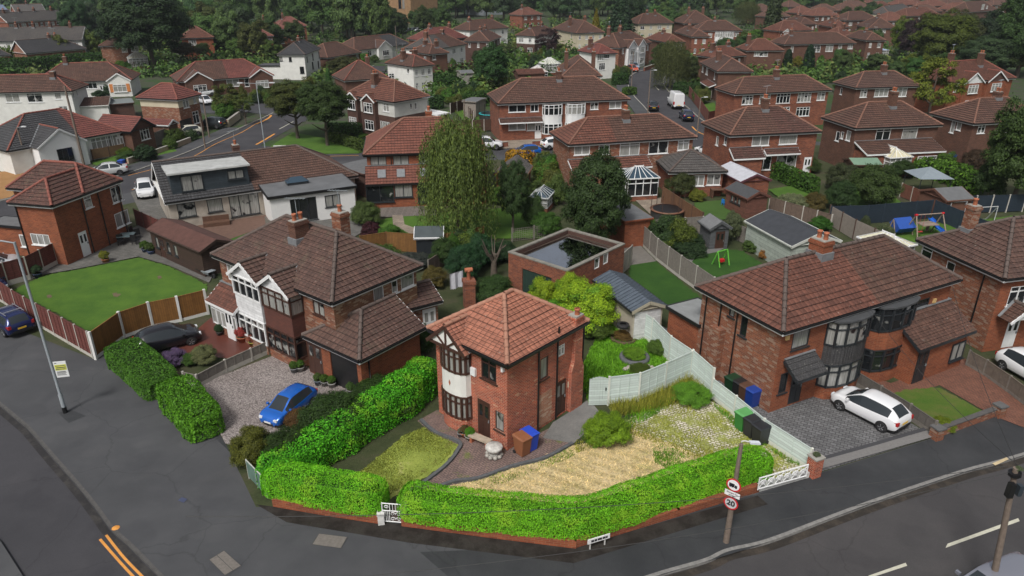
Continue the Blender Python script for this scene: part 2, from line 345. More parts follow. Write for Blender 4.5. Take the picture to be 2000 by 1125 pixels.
class House:
    def __init__(s,name,label,A,B,C,z=4.9,pitch=33,wall=BR_RED,roof=T_BRN,ov=.32,ridge=RIDGE,group=None,cat='house',fascia=WHITE,gut=BLACK,step=.33,soffit=True):
        EA=P(*A,z)
        if isinstance(B,(int,float)):
            EC=P(*C,z); v=(EC-EA).normalized(); u=V(v.y,-v.x,0); W=B; D=(EC-EA).length
        else:
            EB=P(*B,z); u=(EB-EA).normalized(); W=(EB-EA).length; v=V(-u.y,u.x,0)
            D=C if isinstance(C,(int,float)) else (P(*C,z)-EA).dot(v)
        s.u,s.v=u,v; s.o=EA+ (u+v)*ov; s.o.z=0; s.W=W-2*ov; s.D=D-2*ov; s.ov=ov; s.z=z; s.pitch=math.tan(R(pitch))
        s.wall,s.roofm,s.ridge,s.fascia,s.gut,s.step=wall,roof,ridge,fascia,gut,step
        HOUSES.append(s); s.root=empty(name,s.o,math.atan2(u.y,u.x),label,cat,group); s.holes={}
    def loc(s,p):
        d=Vector(p)-s.o; return V(d.dot(s.u),d.dot(s.v),d.z)
    def px(s,x,y,wall,off=0.0):
        """photo pixel on a wall plane -> (distance along the wall, height)"""
        d=ray(x,y); dl=V(d.dot(s.u),d.dot(s.v),d.z); c=s.loc(V(0,0,CAMH))
        if wall in 'FB': t=((off if wall=='F' else s.D+off)-c.y)/dl.y; q=c+dl*t; return q.x,q.z
        t=((off if wall=='L' else s.W+off)-c.x)/dl.x; q=c+dl*t; return q.y,q.z
    def pxz(s,x,y,z):
        return s.loc(P(x,y,z))
    def wp(s,wall,t,z,off=0.0):
        return {'F':V(t,off,z),'L':V(off,t,z),'R':V(s.W+off,t,z),'B':V(t,s.D+off,z)}[wall]
    def put_win(s,wall,t,zc,w,h,style='w2t',off=0.0,door=False):
        o=s.wp(wall,t,zc,off+(0 if off==0 else (-.078 if wall in 'FL' else .078)))
        if door:
            a,b,c=doormesh(w,h,style); f=inst('door',a,s.root,o,ROT[wall]); inst('pane',b,f); inst('handle',c,f)
        else:
            a,b=winmesh(w,h,style); f=inst('window',a,s.root,o,ROT[wall]); inst('pane',b,f)
        if off==0: s.holes.setdefault(wall,[]).append((t-w/2,t+w/2,zc-h/2,zc+h/2))
        return f
    def win(s,wall,x,y,w,h,style='w2t',off=0.0,door=False):
        t,z=s.px(x,y,wall,off)
        if door: z=h/2+.08
        return s.put_win(wall,t,z,w,h,style,off,door)
    def wallgrid(s,mb,wall,a,b,z0,z1,m=0,zsplit=None,m2=1,off=0.0):
        hs=[h for h in s.holes.get(wall,[]) if h[1]>a and h[0]<b] if off==0 else []
        xs=sorted({a,b,*[min(max(q,a),b) for h in hs for q in h[:2]]}); zs=sorted({z0,z1,*([zsplit] if zsplit else []),*[min(max(q,z0),z1) for h in hs for q in h[2:]]})
        flip=wall in 'LB'
        for x0,x1 in zip(xs,xs[1:]):
            for y0,y1 in zip(zs,zs[1:]):
                cx,cz=(x0+x1)/2,(y0+y1)/2
                if any(h[0]<cx<h[1] and h[2]<cz<h[3] for h in hs): continue
                q=[s.wp(wall,x0,y0,off),s.wp(wall,x1,y0,off),s.wp(wall,x1,y1,off),s.wp(wall,x0,y1,off)]
                mb.poly(q[::-1] if flip else q,m2 if (zsplit and cz>zsplit) else m)
        inn={'F':V(0,1,0),'L':V(1,0,0),'R':V(-1,0,0),'B':V(0,-1,0)}[wall]*.09
        for h in hs:
            c=[s.wp(wall,h[0],h[2]),s.wp(wall,h[1],h[2]),s.wp(wall,h[1],h[3]),s.wp(wall,h[0],h[3])]
            for i in range(4):
                p,q=c[i],c[(i+1)%4]; mb.poly([p,q,q+inn,p+inn],m)
    def walls(s,mat=None,zsplit=None,mat2=None,z0=-.15,skip='',side=None):
        mb=MB(); side=side or {}; ks=list(side)
        for wl,L in (('F',s.W),('R',s.D),('B',s.W),('L',s.D)):
            if wl not in skip: s.wallgrid(mb,wl,0,L,z0,s.z-.02,2+ks.index(wl) if wl in ks else 0,zsplit)
        s.wmb=mb; s.wmats=[mat or s.wall,mat2 or RENDER]+[side[k] for k in ks]
    def done_walls(s):
        return s.wmb.build('wall',s.wmats,s.root)
    def hip(s,u0=None,u1=None,v0=None,v1=None,ze=None,pitch=None,hips='FBLR',axis=None,mat=None,split=None,mat2=None,ridge=None,inset=1.0,soffit=True,name='roof',caps=True):
        """hipped or gabled roof over a rectangle; sides missing from hips become gables"""
        ov=s.ov; u0=-ov if u0 is None else u0; u1=s.W+ov if u1 is None else u1; v0=-ov if v0 is None else v0; v1=s.D+ov if v1 is None else v1
        ze=s.z if ze is None else ze; tp=s.pitch if pitch is None else math.tan(R(pitch)); mb=MB(); lift=V(0,0,.03)
        W,D=u1-u0,v1-v0; axis=axis or ('u' if W>=D else 'v')
        if axis=='u':
            H=D/2*tp; i0=D/2*inset if 'L' in hips else 0; i1=D/2*inset if 'R' in hips else 0
            if i0+i1>W: i0=i1=W/2
            r0,r1=V(u0+i0,(v0+v1)/2,ze+H),V(u1-i1,(v0+v1)/2,ze+H)
        else:
            H=W/2*tp; i0=W/2*inset if 'F' in hips else 0; i1=W/2*inset if 'B' in hips else 0
            if i0+i1>D: i0=i1=D/2
            r0,r1=V((u0+u1)/2,v0+i0,ze+H),V((u0+u1)/2,v1-i1,ze+H)
        a,b,c,d=V(u0,v0,ze),V(u1,v0,ze),V(u1,v1,ze),V(u0,v1,ze)
        st=s.step
        if axis=='u':
            slope(mb,a,b,r0,r1,st,split=split); slope(mb,c,d,r1,r0,st,split=split)
            ends=[('L',d,a,r0),('R',b,c,r1)]
        else:
            slope(mb,d,a,r1,r0,st,split=split); slope(mb,b,c,r0,r1,st,split=split)
            ends=[('F',a,b,r0),('B',c,d,r1)]
        for k,p,q,r in ends:
            if k in hips: slope(mb,p,q,r,r,st,split=split)
            else:
                inn={'L':V(ov,0,0),'R':V(-ov,0,0),'F':V(0,ov,0),'B':V(0,-ov,0)}[k]
                MB().poly([p+inn-V(0,0,.03),q+inn-V(0,0,.03),r+inn-V(0,0,.03)]).build('gable_wall',s.wall,s.root)
                bb=MB(); dn=V(0,0,-.10)
                bb.bar(p+dn,r+dn,.05,.2); bb.bar(q+dn,r+dn,.05,.2); bb.build('barge_board',s.fascia,s.root)
        if soffit: mb.poly([V(u0,v0,ze-.015),V(u0,v1,ze-.015),V(u1,v1,ze-.015),V(u1,v0,ze-.015)],2)
        ro=mb.build(name,[mat or s.roofm,mat2 or mat or s.roofm,s.fascia,DARKE],s.root)
        if caps:
            cb=MB(); L=[(r0,r1)]
            for k,p,q,r in ends: L+=[(p,r),(q,r)] if k in hips else []
            for p,q in L:
                ln=(q-p).length
                if ln<.05: continue
                n=max(1,int(ln/.45)); up=V(0,0,.035)
                for i in range(n): cb.tube([p.lerp(q,i/n)+up,p.lerp(q,(i+.97)/n)+up],[.125,.105],6,cap=False)
            cb.build('ridge_tiles',ridge or s.ridge,ro)
        # gutters and fascia on the eave sides
        gb=MB(); fb=MB(); sides=[(a,b,'F'),(b,c,'R'),(c,d,'B'),(d,a,'L')]
        for p,q,k in sides:
            if k not in hips: continue
            o={'F':V(0,-1,0),'R':V(1,0,0),'B':V(0,1,0),'L':V(-1,0,0)}[k]
            gb.bar(p+o*.05-V(0,0,.05),q+o*.05-V(0,0,.05),.1,.09); fb.bar(p-o*.02-V(0,0,.12),q-o*.02-V(0,0,.12),.035,.2)
        if gb.f: gb.build('gutter',s.gut,s.root); fb.build('fascia',s.fascia,s.root)
        s.ridge_z=ze+H; s.rm=(r0,r1); return ro
    def roofz(s,u,v,tp=None):
        tp=tp or s.pitch; ov=s.ov; return s.z+tp*min(v+ov,s.D+ov-v,u+ov,s.W+ov-u)
    def chimney(s,u,v,top,w=.6,d=.9,pots=2,mat=None,base=None,potm=TERRA,lead=True):
        b=(s.z if base is None else base); mb=MB(); mat=mat or s.wall
        mb.box(u-w/2,u+w/2,v-d/2,v+d/2,b,top-.28); mb.box(u-w/2-.05,u+w/2+.05,v-d/2-.05,v+d/2+.05,top-.28,top-.14); mb.box(u-w/2-.01,u+w/2+.01,v-d/2-.01,v+d/2+.01,top-.14,top-.05)
        mb.box(u-w/2+.02,u+w/2-.02,v-d/2+.02,v+d/2-.02,top-.05,top,1)
        c=mb.build('chimney',[mat,CONC],s.root)
        for i in range(pots):
            y=v+(i-(pots-1)/2)*d/max(1,pots)*.9
            MB().lathe([(.13,0),(.12,.3),(.15,.33),(.15,.4),(.10,.4),(.09,.05)],10,(u,y,top)).build('chimney_pot',potm,c)
        if rnd.random()<.45:                       # television aerial
            a=MB(); a.tube([(u,v,top),(u,v,top+1.3)],.022,5); a.tube([(u-.55,v-.3,top+1.25),(u+.55,v+.3,top+1.3)],.016,4)
            for i in range(7): f=-.5+i/6; a.tube([(u+f-.07,v+f*.54+.16,top+1.27),(u+f+.07,v+f*.54-.16,top+1.27)],.010,4)
            a.build('aerial',STEEL,c)
        if lead:
            z=s.roofz(u,v); MB().box(u-w/2-.09,u+w/2+.09,v-d/2-.09,v+d/2+.09,z-.5,z+.06).build('flashing',LEAD,c)
        return c
    def pipe(s,wall,t,z0=0,z1=None,mat=None,off=-.06):
        sg=-1 if wall in 'FL' else 1; z1=z1 if z1 is not None else s.z-.1
        o=abs(off)*sg; p=[s.wp(wall,t,z0,o),s.wp(wall,t,z1-.3,o),s.wp(wall,t,z1,o+sg*(s.ov-.1) if z1>s.z-.4 else o)]
        MB().tube(p,.045,6).build('drainpipe',mat or s.gut,s.root)
    def gablet(s,u0,u1,proj,ze,pitch=None,mat=None,face=RENDER,ov=.18,side='F',name='gable_roof',vback=None,ridge=None,barge=None,front=None):
        """a pitched wing whose ridge runs back from the front into the main roof"""
        tp=math.tan(R(pitch)) if pitch else s.pitch; uc=(u0+u1)/2; hw=(u1-u0)/2+ov; H=hw*tp; vf=-proj-ov
        fo=ov if front is None else front; vf=-proj-fo; back=lambda z:max(-s.ov,(z-s.z)/s.pitch-s.ov)+.05
        vb=back(ze+H) if vback is None else vback; ve=back(ze)
        mb=MB(); rf,rb=V(uc,vf,ze+H),V(uc,vb,ze+H)
        slope(mb,V(u0-ov,ve,ze),V(u0-ov,vf,ze),rb,rf,s.step); slope(mb,V(u1+ov,vf,ze),V(u1+ov,ve,ze),rf,rb,s.step)
        r=mb.build(name,[mat or s.roofm]*3+[DARKE],s.root)
        cb=MB(); n=max(1,int((rb-rf).length/.45))
        for i in range(n): cb.tube([rf.lerp(rb,i/n)+V(0,0,.03),rf.lerp(rb,(i+.97)/n)+V(0,0,.03)],[.12,.1],6,cap=False)
        for q in (V(u0-ov,ve,ze),V(u1+ov,ve,ze)): cb.bar(q+V(0,0,.05),rb+V(0,0,.05),.16,.05,1)
        cb.build('ridge_tiles',[ridge or s.ridge,LEAD],r)
        f=-proj+.01
        MB().poly([(u0,f,ze-.02),(u1,f,ze-.02),(uc,f,ze+(u1-u0)/2*tp+.02)]).build('gable_face',face,s.root)
        bb=MB()
        for e in (V(u0-ov,vf,ze),V(u1+ov,vf,ze)): bb.bar(e-V(0,0,.06),rf-V(0,0,.06),.05,.18)
        bb.build('barge_board',barge or s.fascia,s.root)
        return uc,ze+H
    def bay(s,u0,u1,proj,zones,kind='round',fc=WHITE,tr=.3,cap=None,nseg=6,gm=None):
        """projecting bay on the front wall. zones: (z0,z1,material) or (z0,z1,'glass')"""
        uc=(u0+u1)/2; hw=(u1-u0)/2
        if kind=='round': pts=[V(uc-hw*math.cos(math.pi*i/nseg)*1.0,-proj*math.sin(math.pi*i/nseg)**.75,0) for i in range(nseg+1)]
        elif kind=='facet': pts=[V(u0,0,0),V(u0+hw*.5,-proj,0),V(u1-hw*.5,-proj,0),V(u1,0,0)]
        else: pts=[V(u0,0,0),V(u0,-proj,0),V(u1,-proj,0),V(u1,0,0)]
        if kind=='square': div=[1,max(3,round((u1-u0)/.62)),1]
        elif kind=='facet': div=[1,2,1]
        else: div=[1]*(len(pts)-1)
        zz=lambda p,z:V(p.x,p.y,z)
        for z0,z1,mt in zones:
            if mt!='glass':
                mb=MB()
                for p,q in zip(pts,pts[1:]): mb.poly([zz(p,z0),zz(q,z0),zz(q,z1),zz(p,z1)])
                mb.poly([zz(p,z1-.002) for p in pts]); mb.poly([zz(p,z0+.002) for p in pts[::-1]])
                mb.build('bay_wall',mt,s.root); continue
            fb=MB(); gb=MB(); zt=z1-(z1-z0)*tr
            for (p,q),dv in zip(zip(pts,pts[1:]),div):
                d=(q-p).normalized(); nrm=V(d.y,-d.x,0); inn=-nrm*.03
                gb.poly([zz(p+inn,z0),zz(q+inn,z0),zz(q+inn,z1),zz(p+inn,z1)])
                for z,h in ((z0+.04,.09),(zt,.055),(z1-.04,.09)): fb.bar(zz(p,z),zz(q,z),.07,h)
                for i in range(1,dv): r=p.lerp(q,i/dv); fb.bar(zz(r,z0),zz(r,z1),.07,.06)
            for p in pts: fb.bar(zz(p,z0),zz(p,z1),.10,.10)
            g=fb.build('bay_window',fc,s.root); gb.build('pane',gm or GL,g)
        if cap:
            z=zones[-1][1]; mb=MB(); o=[]
            for p in pts: o.append(V(uc+(p.x-uc)*1.07,p.y*1.12-(.04 if p.y<-.01 else 0),0))
            for p,q in zip(o,o[1:]): mb.poly([zz(p,z),zz(q,z),zz(q,z+.10),zz(p,z+.10)])
            mb.poly([zz(p,z+.10) for p in o]); mb.poly([zz(p,z) for p in o[::-1]]); mb.build('bay_roof',cap,s.root)
        return pts
    def lean(s,u0,u1,proj,zt,zb,mat=None,v0=0.0,hipl=0.0,hipr=0.0,name='lean_to_roof',side='F',fas=None):
        """lean-to roof rising to the front wall (side F) or the right wall (side R)"""
        mb=MB()
        if side=='F': q=[V(u0,v0-proj,zb),V(u1,v0-proj,zb),V(u1-hipr,v0,zt),V(u0+hipl,v0,zt)]
        else: q=[V(s.W+proj,u0,zb),V(s.W+proj,u1,zb),V(s.W,u1-hipr,zt),V(s.W,u0+hipl,zt)]
        slope(mb,q[0],q[1],q[3],q[2],s.step)
        if hipl:
            c=V(q[3].x,q[3].y,zb); w=V(u0,v0,zb) if side=='F' else V(s.W,u0,zb); slope(mb,w,q[0],q[3],q[3],s.step)
        if hipr:
            w=V(u1,v0,zb) if side=='F' else V(s.W,u1,zb); slope(mb,q[1],w,q[2],q[2],s.step)
        r=mb.build(name,[mat or s.roofm]*3+[DARKE],s.root)
        fb=MB(); fb.bar(q[0]-V(0,0,.08),q[1]-V(0,0,.08),.06,.16); fb.bar(q[3]+V(0,0,.05),q[2]+V(0,0,.05),.25,.04,1)
        if not hipl: fb.bar(q[0]-V(0,0,.08),q[3]-V(0,0,.08),.05,.16)
        if not hipr: fb.bar(q[1]-V(0,0,.08),q[2]-V(0,0,.08),.05,.16)
        else: fb.bar(q[1]+V(0,0,.05),q[2]+V(0,0,.05),.2,.07,2)
        fb.build('fascia',[fas or s.fascia,LEAD,s.ridge],r); return r
    def block(s,u0,u1,v0,v1,z1,mat=None,flat=FELTG,name='extension_wall',lip=BLACK,z0=-.15):
        mb=MB().box(u0,u1,v0,v1,z0,z1); o=mb.build(name,mat or s.wall,s.root)
        if flat:
            e=.15; MB().box(u0-e,u1+e,v0-e,v1+e,z1,z1+.12).build('flat_roof',flat,s.root)
            fb=MB()
            for a,b in (((u0-e,v0-e),(u1+e,v0-e)),((u1+e,v0-e),(u1+e,v1+e)),((u1+e,v1+e),(u0-e,v1+e)),((u0-e,v1+e),(u0-e,v0-e))): fb.bar(V(*a,z1+.06),V(*b,z1+.06),.06,.2)
            fb.build('fascia',lip,s.root)
        return o
def strut_gable(h,uc,u0,u1,proj,ze,tp,m=BROWNF):
    mb=MB(); f=-proj-.02; H=(u1-u0)/2*tp
    mb.bar((u0,f,ze),(u1,f,ze),.06,.14); mb.bar((uc,f,ze),(uc,f,ze+H),.05,.10)
    for sg in (-1,1): mb.bar((uc,f,ze),(uc+sg*(u1-u0)*.26,f,ze+H*.45),.05,.10)
    mb.build('gable_timbers',m,h.root)
# ---------------------------------------------------------------- ground sheets
def sheet(name,pts,z,mat,px=True,kind='structure',side=.15,label=None,parent=None,rag=0):
    q=[P(x,y,max(z,0)) if px else V(x,y,0) for x,y in pts]
    if rag:
        rr=random.Random(len(pts)); o=[]
        for a,b in zip(q,q[1:]+q[:1]):
            k=max(1,int((b-a).length/.16)); o+=[a.lerp(b,i/k)+V(rr.gauss(0,rag),rr.gauss(0,rag),0)*(1 if i else 0) for i in range(k)]
        q=o
    if area2(q)<0: q=q[::-1]
    mb=MB(); mb.poly([V(p.x,p.y,z) for p in q])
    if side:
        for a,b in zip(q,q[1:]+q[:1]): mb.poly([V(a.x,a.y,z-side),V(b.x,b.y,z-side),V(b.x,b.y,z),V(a.x,a.y,z)])
    me=mb.mesh(name,mat)
    o=inst(name,me,parent); tag(o,label,kind=kind); return o
def smooth(pts,n=5,closed=False):
    out=[]; L=len(pts)
    rng=range(L if closed else L-1)
    for i in rng:
        p0,p1,p2,p3=[pts[(i+k)%L] if closed else pts[min(max(i+k,0),L-1)] for k in (-1,0,1,2)]
        for j in range(n):
            t=j/n
            out.append(tuple(.5*((2*b)+(-a+c)*t+(2*a-5*b+4*c-d)*t*t+(-a+3*b-3*c+d)*t**3) for a,b,c,d in zip(p0,p1,p2,p3)))
    if not closed: out.append(tuple(pts[-1]))
    return out
def ribbon(name,cl,width,z,mat,kind='structure',px=True,off=0.0,dash=None,parent=None,h=0.0):
    """strip of constant width along a centre line (pixels or world); off shifts it sideways"""
    q=[P(*p) if px else V(p[0],p[1],0) for p in cl]
    q=[V(*p) for p in smooth([tuple(p) for p in q],6)] if len(q)>2 else q
    mb=MB(); L=[];R_=[]
    for i,p in enumerate(q):
        d=(q[min(i+1,len(q)-1)]-q[max(i-1,0)]); d.z=0; d.normalize(); n=V(-d.y,d.x,0); c=p+n*off
        L.append(V(*(c+n*width/2).xy,z)); R_.append(V(*(c-n*width/2).xy,z))
    for i in range(len(q)-1):
        mb.poly([R_[i],R_[i+1],L[i+1],L[i]])
        if h: mb.poly([L[i],L[i+1],L[i+1]-V(0,0,h),L[i]-V(0,0,h)]); mb.poly([R_[i+1],R_[i],R_[i]-V(0,0,h),R_[i+1]-V(0,0,h)])
    o=mb.build(name,mat,parent); tag(o,kind=kind); return o
# ---------------------------------------------------------------- foliage
def quads_mesh(name,Vt,mats,mi=None,extra=None):
    me=bpy.data.meshes.new(name); n=len(Vt)//4; nv=len(Vt); ex_v=ex_f=None
    if extra: Vt=np.concatenate([Vt,np.array(extra[0],np.float32)])
    fl=np.arange(nv,dtype=np.int32); starts=np.arange(0,nv,4,dtype=np.int32); tot=np.full(n,4,np.int32); mid=np.zeros(n,np.int32) if mi is None else mi
    if extra:
        f=np.array(extra[1],np.int32)+nv; fl=np.concatenate([fl,f.ravel()]); starts=np.concatenate([starts,nv+np.arange(len(f),dtype=np.int32)*4]); tot=np.concatenate([tot,np.full(len(f),4,np.int32)]); mid=np.concatenate([mid,np.full(len(f),extra[2],np.int32)])
    me.vertices.add(len(Vt)); me.vertices.foreach_set('co',np.asarray(Vt,np.float32).ravel())
    me.loops.add(len(fl)); me.loops.foreach_set('vertex_index',fl)
    me.polygons.add(len(starts)); me.polygons.foreach_set('loop_start',starts); me.polygons.foreach_set('loop_total',tot)
    for m in mats: me.materials.append(m)
    me.polygons.foreach_set('material_index',mid); me.update(); me.validate(); return me
def leaves(rg,p,n,size,asp=.55,jit=.7,droop=0.0,var=.35):
    N=len(p); n=n+rg.normal(0,jit,(N,3)); n/=np.linalg.norm(n,axis=1,keepdims=True)+1e-9
    a=rg.normal(0,1,(N,3)); a[:,2]-=droop; a-=n*np.sum(a*n,1,keepdims=True); a/=np.linalg.norm(a,axis=1,keepdims=True)+1e-9
    b=np.cross(n,a); s=(size*(1+rg.uniform(-var,var,N)))[:,None]
    out=np.stack([p+a*s,p+b*s*asp,p-a*s,p-b*s*asp],1); return out.reshape(-1,3)
def sph(rg,N):
    v=rg.normal(0,1,(N,3)); return v/np.linalg.norm(v,axis=1,keepdims=True)
def blobcrown(seed,nc=46,per=170,leaf=.03,cr=(.14,.24),shape=(1,1,1),low=-.75,asp=.6,core=True,spread=1.0,droop=.3):
    """unit crown: radius about 1 around the origin, built of leaf clumps on limbs' ends"""
    rg=np.random.default_rng(seed); out=[]
    d=sph(rg,nc*4); d=d[d[:,2]>low][:nc]; r=rg.uniform(.45,.86,len(d))**.7
    c=d*r[:,None]*spread; c[:,2]*=1.0
    c+=rg.normal(0,.05,c.shape)
    for ci in c:
        rr=rg.uniform(*cr); k=int(per*(rr/cr[1])**2*1.2)+8
        s=sph(rg,k); s[:,2]=np.where(s[:,2]<-.35,-s[:,2],s[:,2])
        q=ci+s*rr*np.array([1,1,.8])*rg.uniform(.35,1.12,(k,1))**.6+rg.normal(0,leaf*.8,(k,3))
        out.append(leaves(rg,q,s+np.array([0,0,.5])+ci*.6,leaf,asp,.55,droop))
    if core:                                   # inner leaves that close the crown
        k=420; s=sph(rg,k); q=s*rg.uniform(.2,.62,(k,1)); out.append(leaves(rg,q,s,leaf*2.6,.8,.8))
    v=np.concatenate(out)*np.array(shape); return v
def conecrown(seed,n=5200,leaf=.03,w=.32,pw=1.0,layers=16,asp=.45):
    """conifer, height 1 from z=0, boughs in drooping tiers"""
    rg=np.random.default_rng(seed); z=rg.uniform(0,1,n)**1.35; lay=np.floor(z*layers)/layers; f=(z-lay)*layers
    ph=rg.uniform(0,2*math.pi,n); nb=9; ph=np.round(ph/(2*math.pi)*nb+lay*7)*2*math.pi/nb+rg.normal(0,.22,n)
    rad=w*(1-z)**pw*(1.12-.35*f)+.015; rr=rad*np.sqrt(rg.uniform(.25,1,n))
    p=np.stack([np.cos(ph)*rr,np.sin(ph)*rr,z*1.0-.02*rr/w],1); nrm=np.stack([np.cos(ph),np.sin(ph),np.full(n,.6)],1)
    return leaves(rg,p,nrm,leaf,asp,.45,.8)
def willowcrown(seed,strands=720,per=58,leaf=.028):
    """unit crown of hanging strands, radius 1, from z=1 down to z=-1.1"""
    rg=np.random.default_rng(seed); out=[]
    for i in range(strands):
        d=sph(rg,1)[0]; d[2]=abs(d[2]); r=rg.uniform(.35,1)**.6; top=np.array([d[0]*r,d[1]*r,.30+.68*d[2]*rg.uniform(.7,1.0)])
        k=int(per*rg.uniform(.6,1.2)); ln=rg.uniform(.75,1.75)*(.6+.45*r); t=np.sort(rg.uniform(0,1,k))
        sw=rg.normal(0,.07,2)
        p=np.stack([top[0]*(1+.12*t)+sw[0]*t,top[1]*(1+.12*t)+sw[1]*t,top[2]-ln*t],1)+rg.normal(0,.028,(k,3))
        nn=np.tile(np.array([d[0],d[1],.3]),(k,1)); out.append(leaves(rg,p,nn,leaf,.38,.6,2.2))
    k=900; s=sph(rg,k); q=s*rg.uniform(.2,.72,(k,1))*np.array([1,1,.8])+np.array([0,0,.1]); out.append(leaves(rg,q,s,leaf*2,.5,.7,1.5))
    return np.concatenate(out)
LEAF0=leafmat((.05,.09,.02))
BARK=plain((.085,.068,.052),.95,.3,6,key='bark')
PROTO={}
def proto(kind):
    if kind in PROTO: return PROTO[kind]
    k,var=kind[:-1],int(kind[-1])
    if k=='broad': v=blobcrown(10+var,80,300,.038,(.15,.27)); 
    elif k=='fine': v=blobcrown(20+var,170,520,.023,(.12,.22),low=-.85)
    elif k=='loose': v=blobcrown(30+var,60,230,.034,(.12,.22),core=False)
    elif k=='bush': v=blobcrown(40+var,70,210,.045,(.2,.34),low=-.35)
    elif k=='bushf': v=blobcrown(45+var,130,420,.024,(.15,.27),low=-.3)
    elif k=='cone': v=conecrown(50+var)
    elif k=='column': v=conecrown(55+var,4600,.028,.16,.42,20)
    elif k=='topiary': v=blobcrown(60+var,200,120,.034,(.15,.2),low=-.6,spread=1.12)
    elif k=='willow': v=willowcrown(70+var)
    elif k=='flower': v=blobcrown(80+var,50,60,.05,(.2,.3),low=-.3)
    PROTO[kind]=quads_mesh(kind[:-1]+'_crown',v,[LEAF0]); return PROTO[kind]
TR={}
def trunkmesh(seed):
    if seed in TR: return TR[seed]
    rg=random.Random(seed); mb=MB()
    mb.tube([(0,0,-.02),(.005,.0,.12),(.0,.01,.35),(.01,0,.7)],[.036,.027,.022,.008],8)
    for i in range(9):
        a=rg.uniform(0,6.28); z=rg.uniform(.22,.5); l=rg.uniform(.2,.36); e=rg.uniform(.3,1.0)
        q=V(math.cos(a)*l,math.sin(a)*l,z+l*e); m_=V(math.cos(a)*l*.45,math.sin(a)*l*.45,z+l*e*.35)
        mb.tube([(0,0,z),m_,q],[.016,.011,.004],6)
    TR[seed]=mb.mesh('trunk',BARK); return TR[seed]
GREENS=dict(dark=(.026,.050,.017),deep=(.020,.042,.018),mid=(.048,.085,.022),olive=(.075,.092,.022),light=(.085,.135,.022),lime=(.15,.24,.02),yell=(.15,.155,.02),purple=(.030,.016,.022),plum=(.045,.012,.022),grey=(.065,.085,.050),blue=(.032,.058,.036),gold=(.13,.115,.012),silver=(.16,.19,.11),rust=(.095,.075,.022),orange=(.22,.12,.02),bright=(.075,.20,.018),fresh=(.06,.14,.02))
for _k in ('dark','deep','mid','olive','blue','grey'): GREENS[_k]=sc(GREENS[_k],1.35)
def lm(c): return leafmat(GREENS[c]) if isinstance(c,str) else (leafmat(c) if isinstance(c,tuple) else c)
def tree(name,label,x,y,wpx,hpx,kind='broad0',col='mid',group=None,cat='tree',rz=None,low=.22,base=None,top=None):
    """tree standing at photo pixel x,y (foot), wpx wide and hpx tall in the photo"""
    p=P(x,y) if base is None else base; m=mpp(p); d=p.xy.length; el=math.atan2(CAMH,d)
    H=hpx*m/max(.45,math.cos(el)); Wd=wpx*m/2
    r=empty(name,p,rnd.uniform(0,6.28) if rz is None else rz,label,cat,group)
    me=proto(kind); k=kind[:-1]
    if k in('cone','column'):
        w0=.32 if k=='cone' else .17; inst('crown',me,r,(0,0,H*.03),0,(Wd/w0,Wd/w0,H),lm(col)); tz=.9
    else:
        ch=H*(1-low)/2; inst('crown',me,r,(0,0,H-ch*.98),0,(Wd*.97,Wd*.97,ch),lm(col)); tz=1
    t=trunkmesh(rnd.randint(1,3)); tw=max(.6,min(1.0,Wd/H*2))*H; inst('trunk',t,r,(0,0,0),0,(tw,tw,H*tz))
    return r
def shrub(name,label,x,y,wpx,hpx,kind='bush0',col='mid',group=None,cat='shrub',base=None,deep=1.0):
    p=P(x,y) if base is None else base; m=mpp(p); d=p.xy.length; el=math.atan2(CAMH,d)
    W=wpx*m/2; H=max(.2,(hpx*m-W*.5*math.sin(el))/max(.45,math.cos(el)))
    o=inst(name,proto(kind),None,(p.x,p.y,H*.36),rnd.uniform(0,6.28),(W,W*deep,H*.62),lm(col)); return tag(o,label,cat,group)
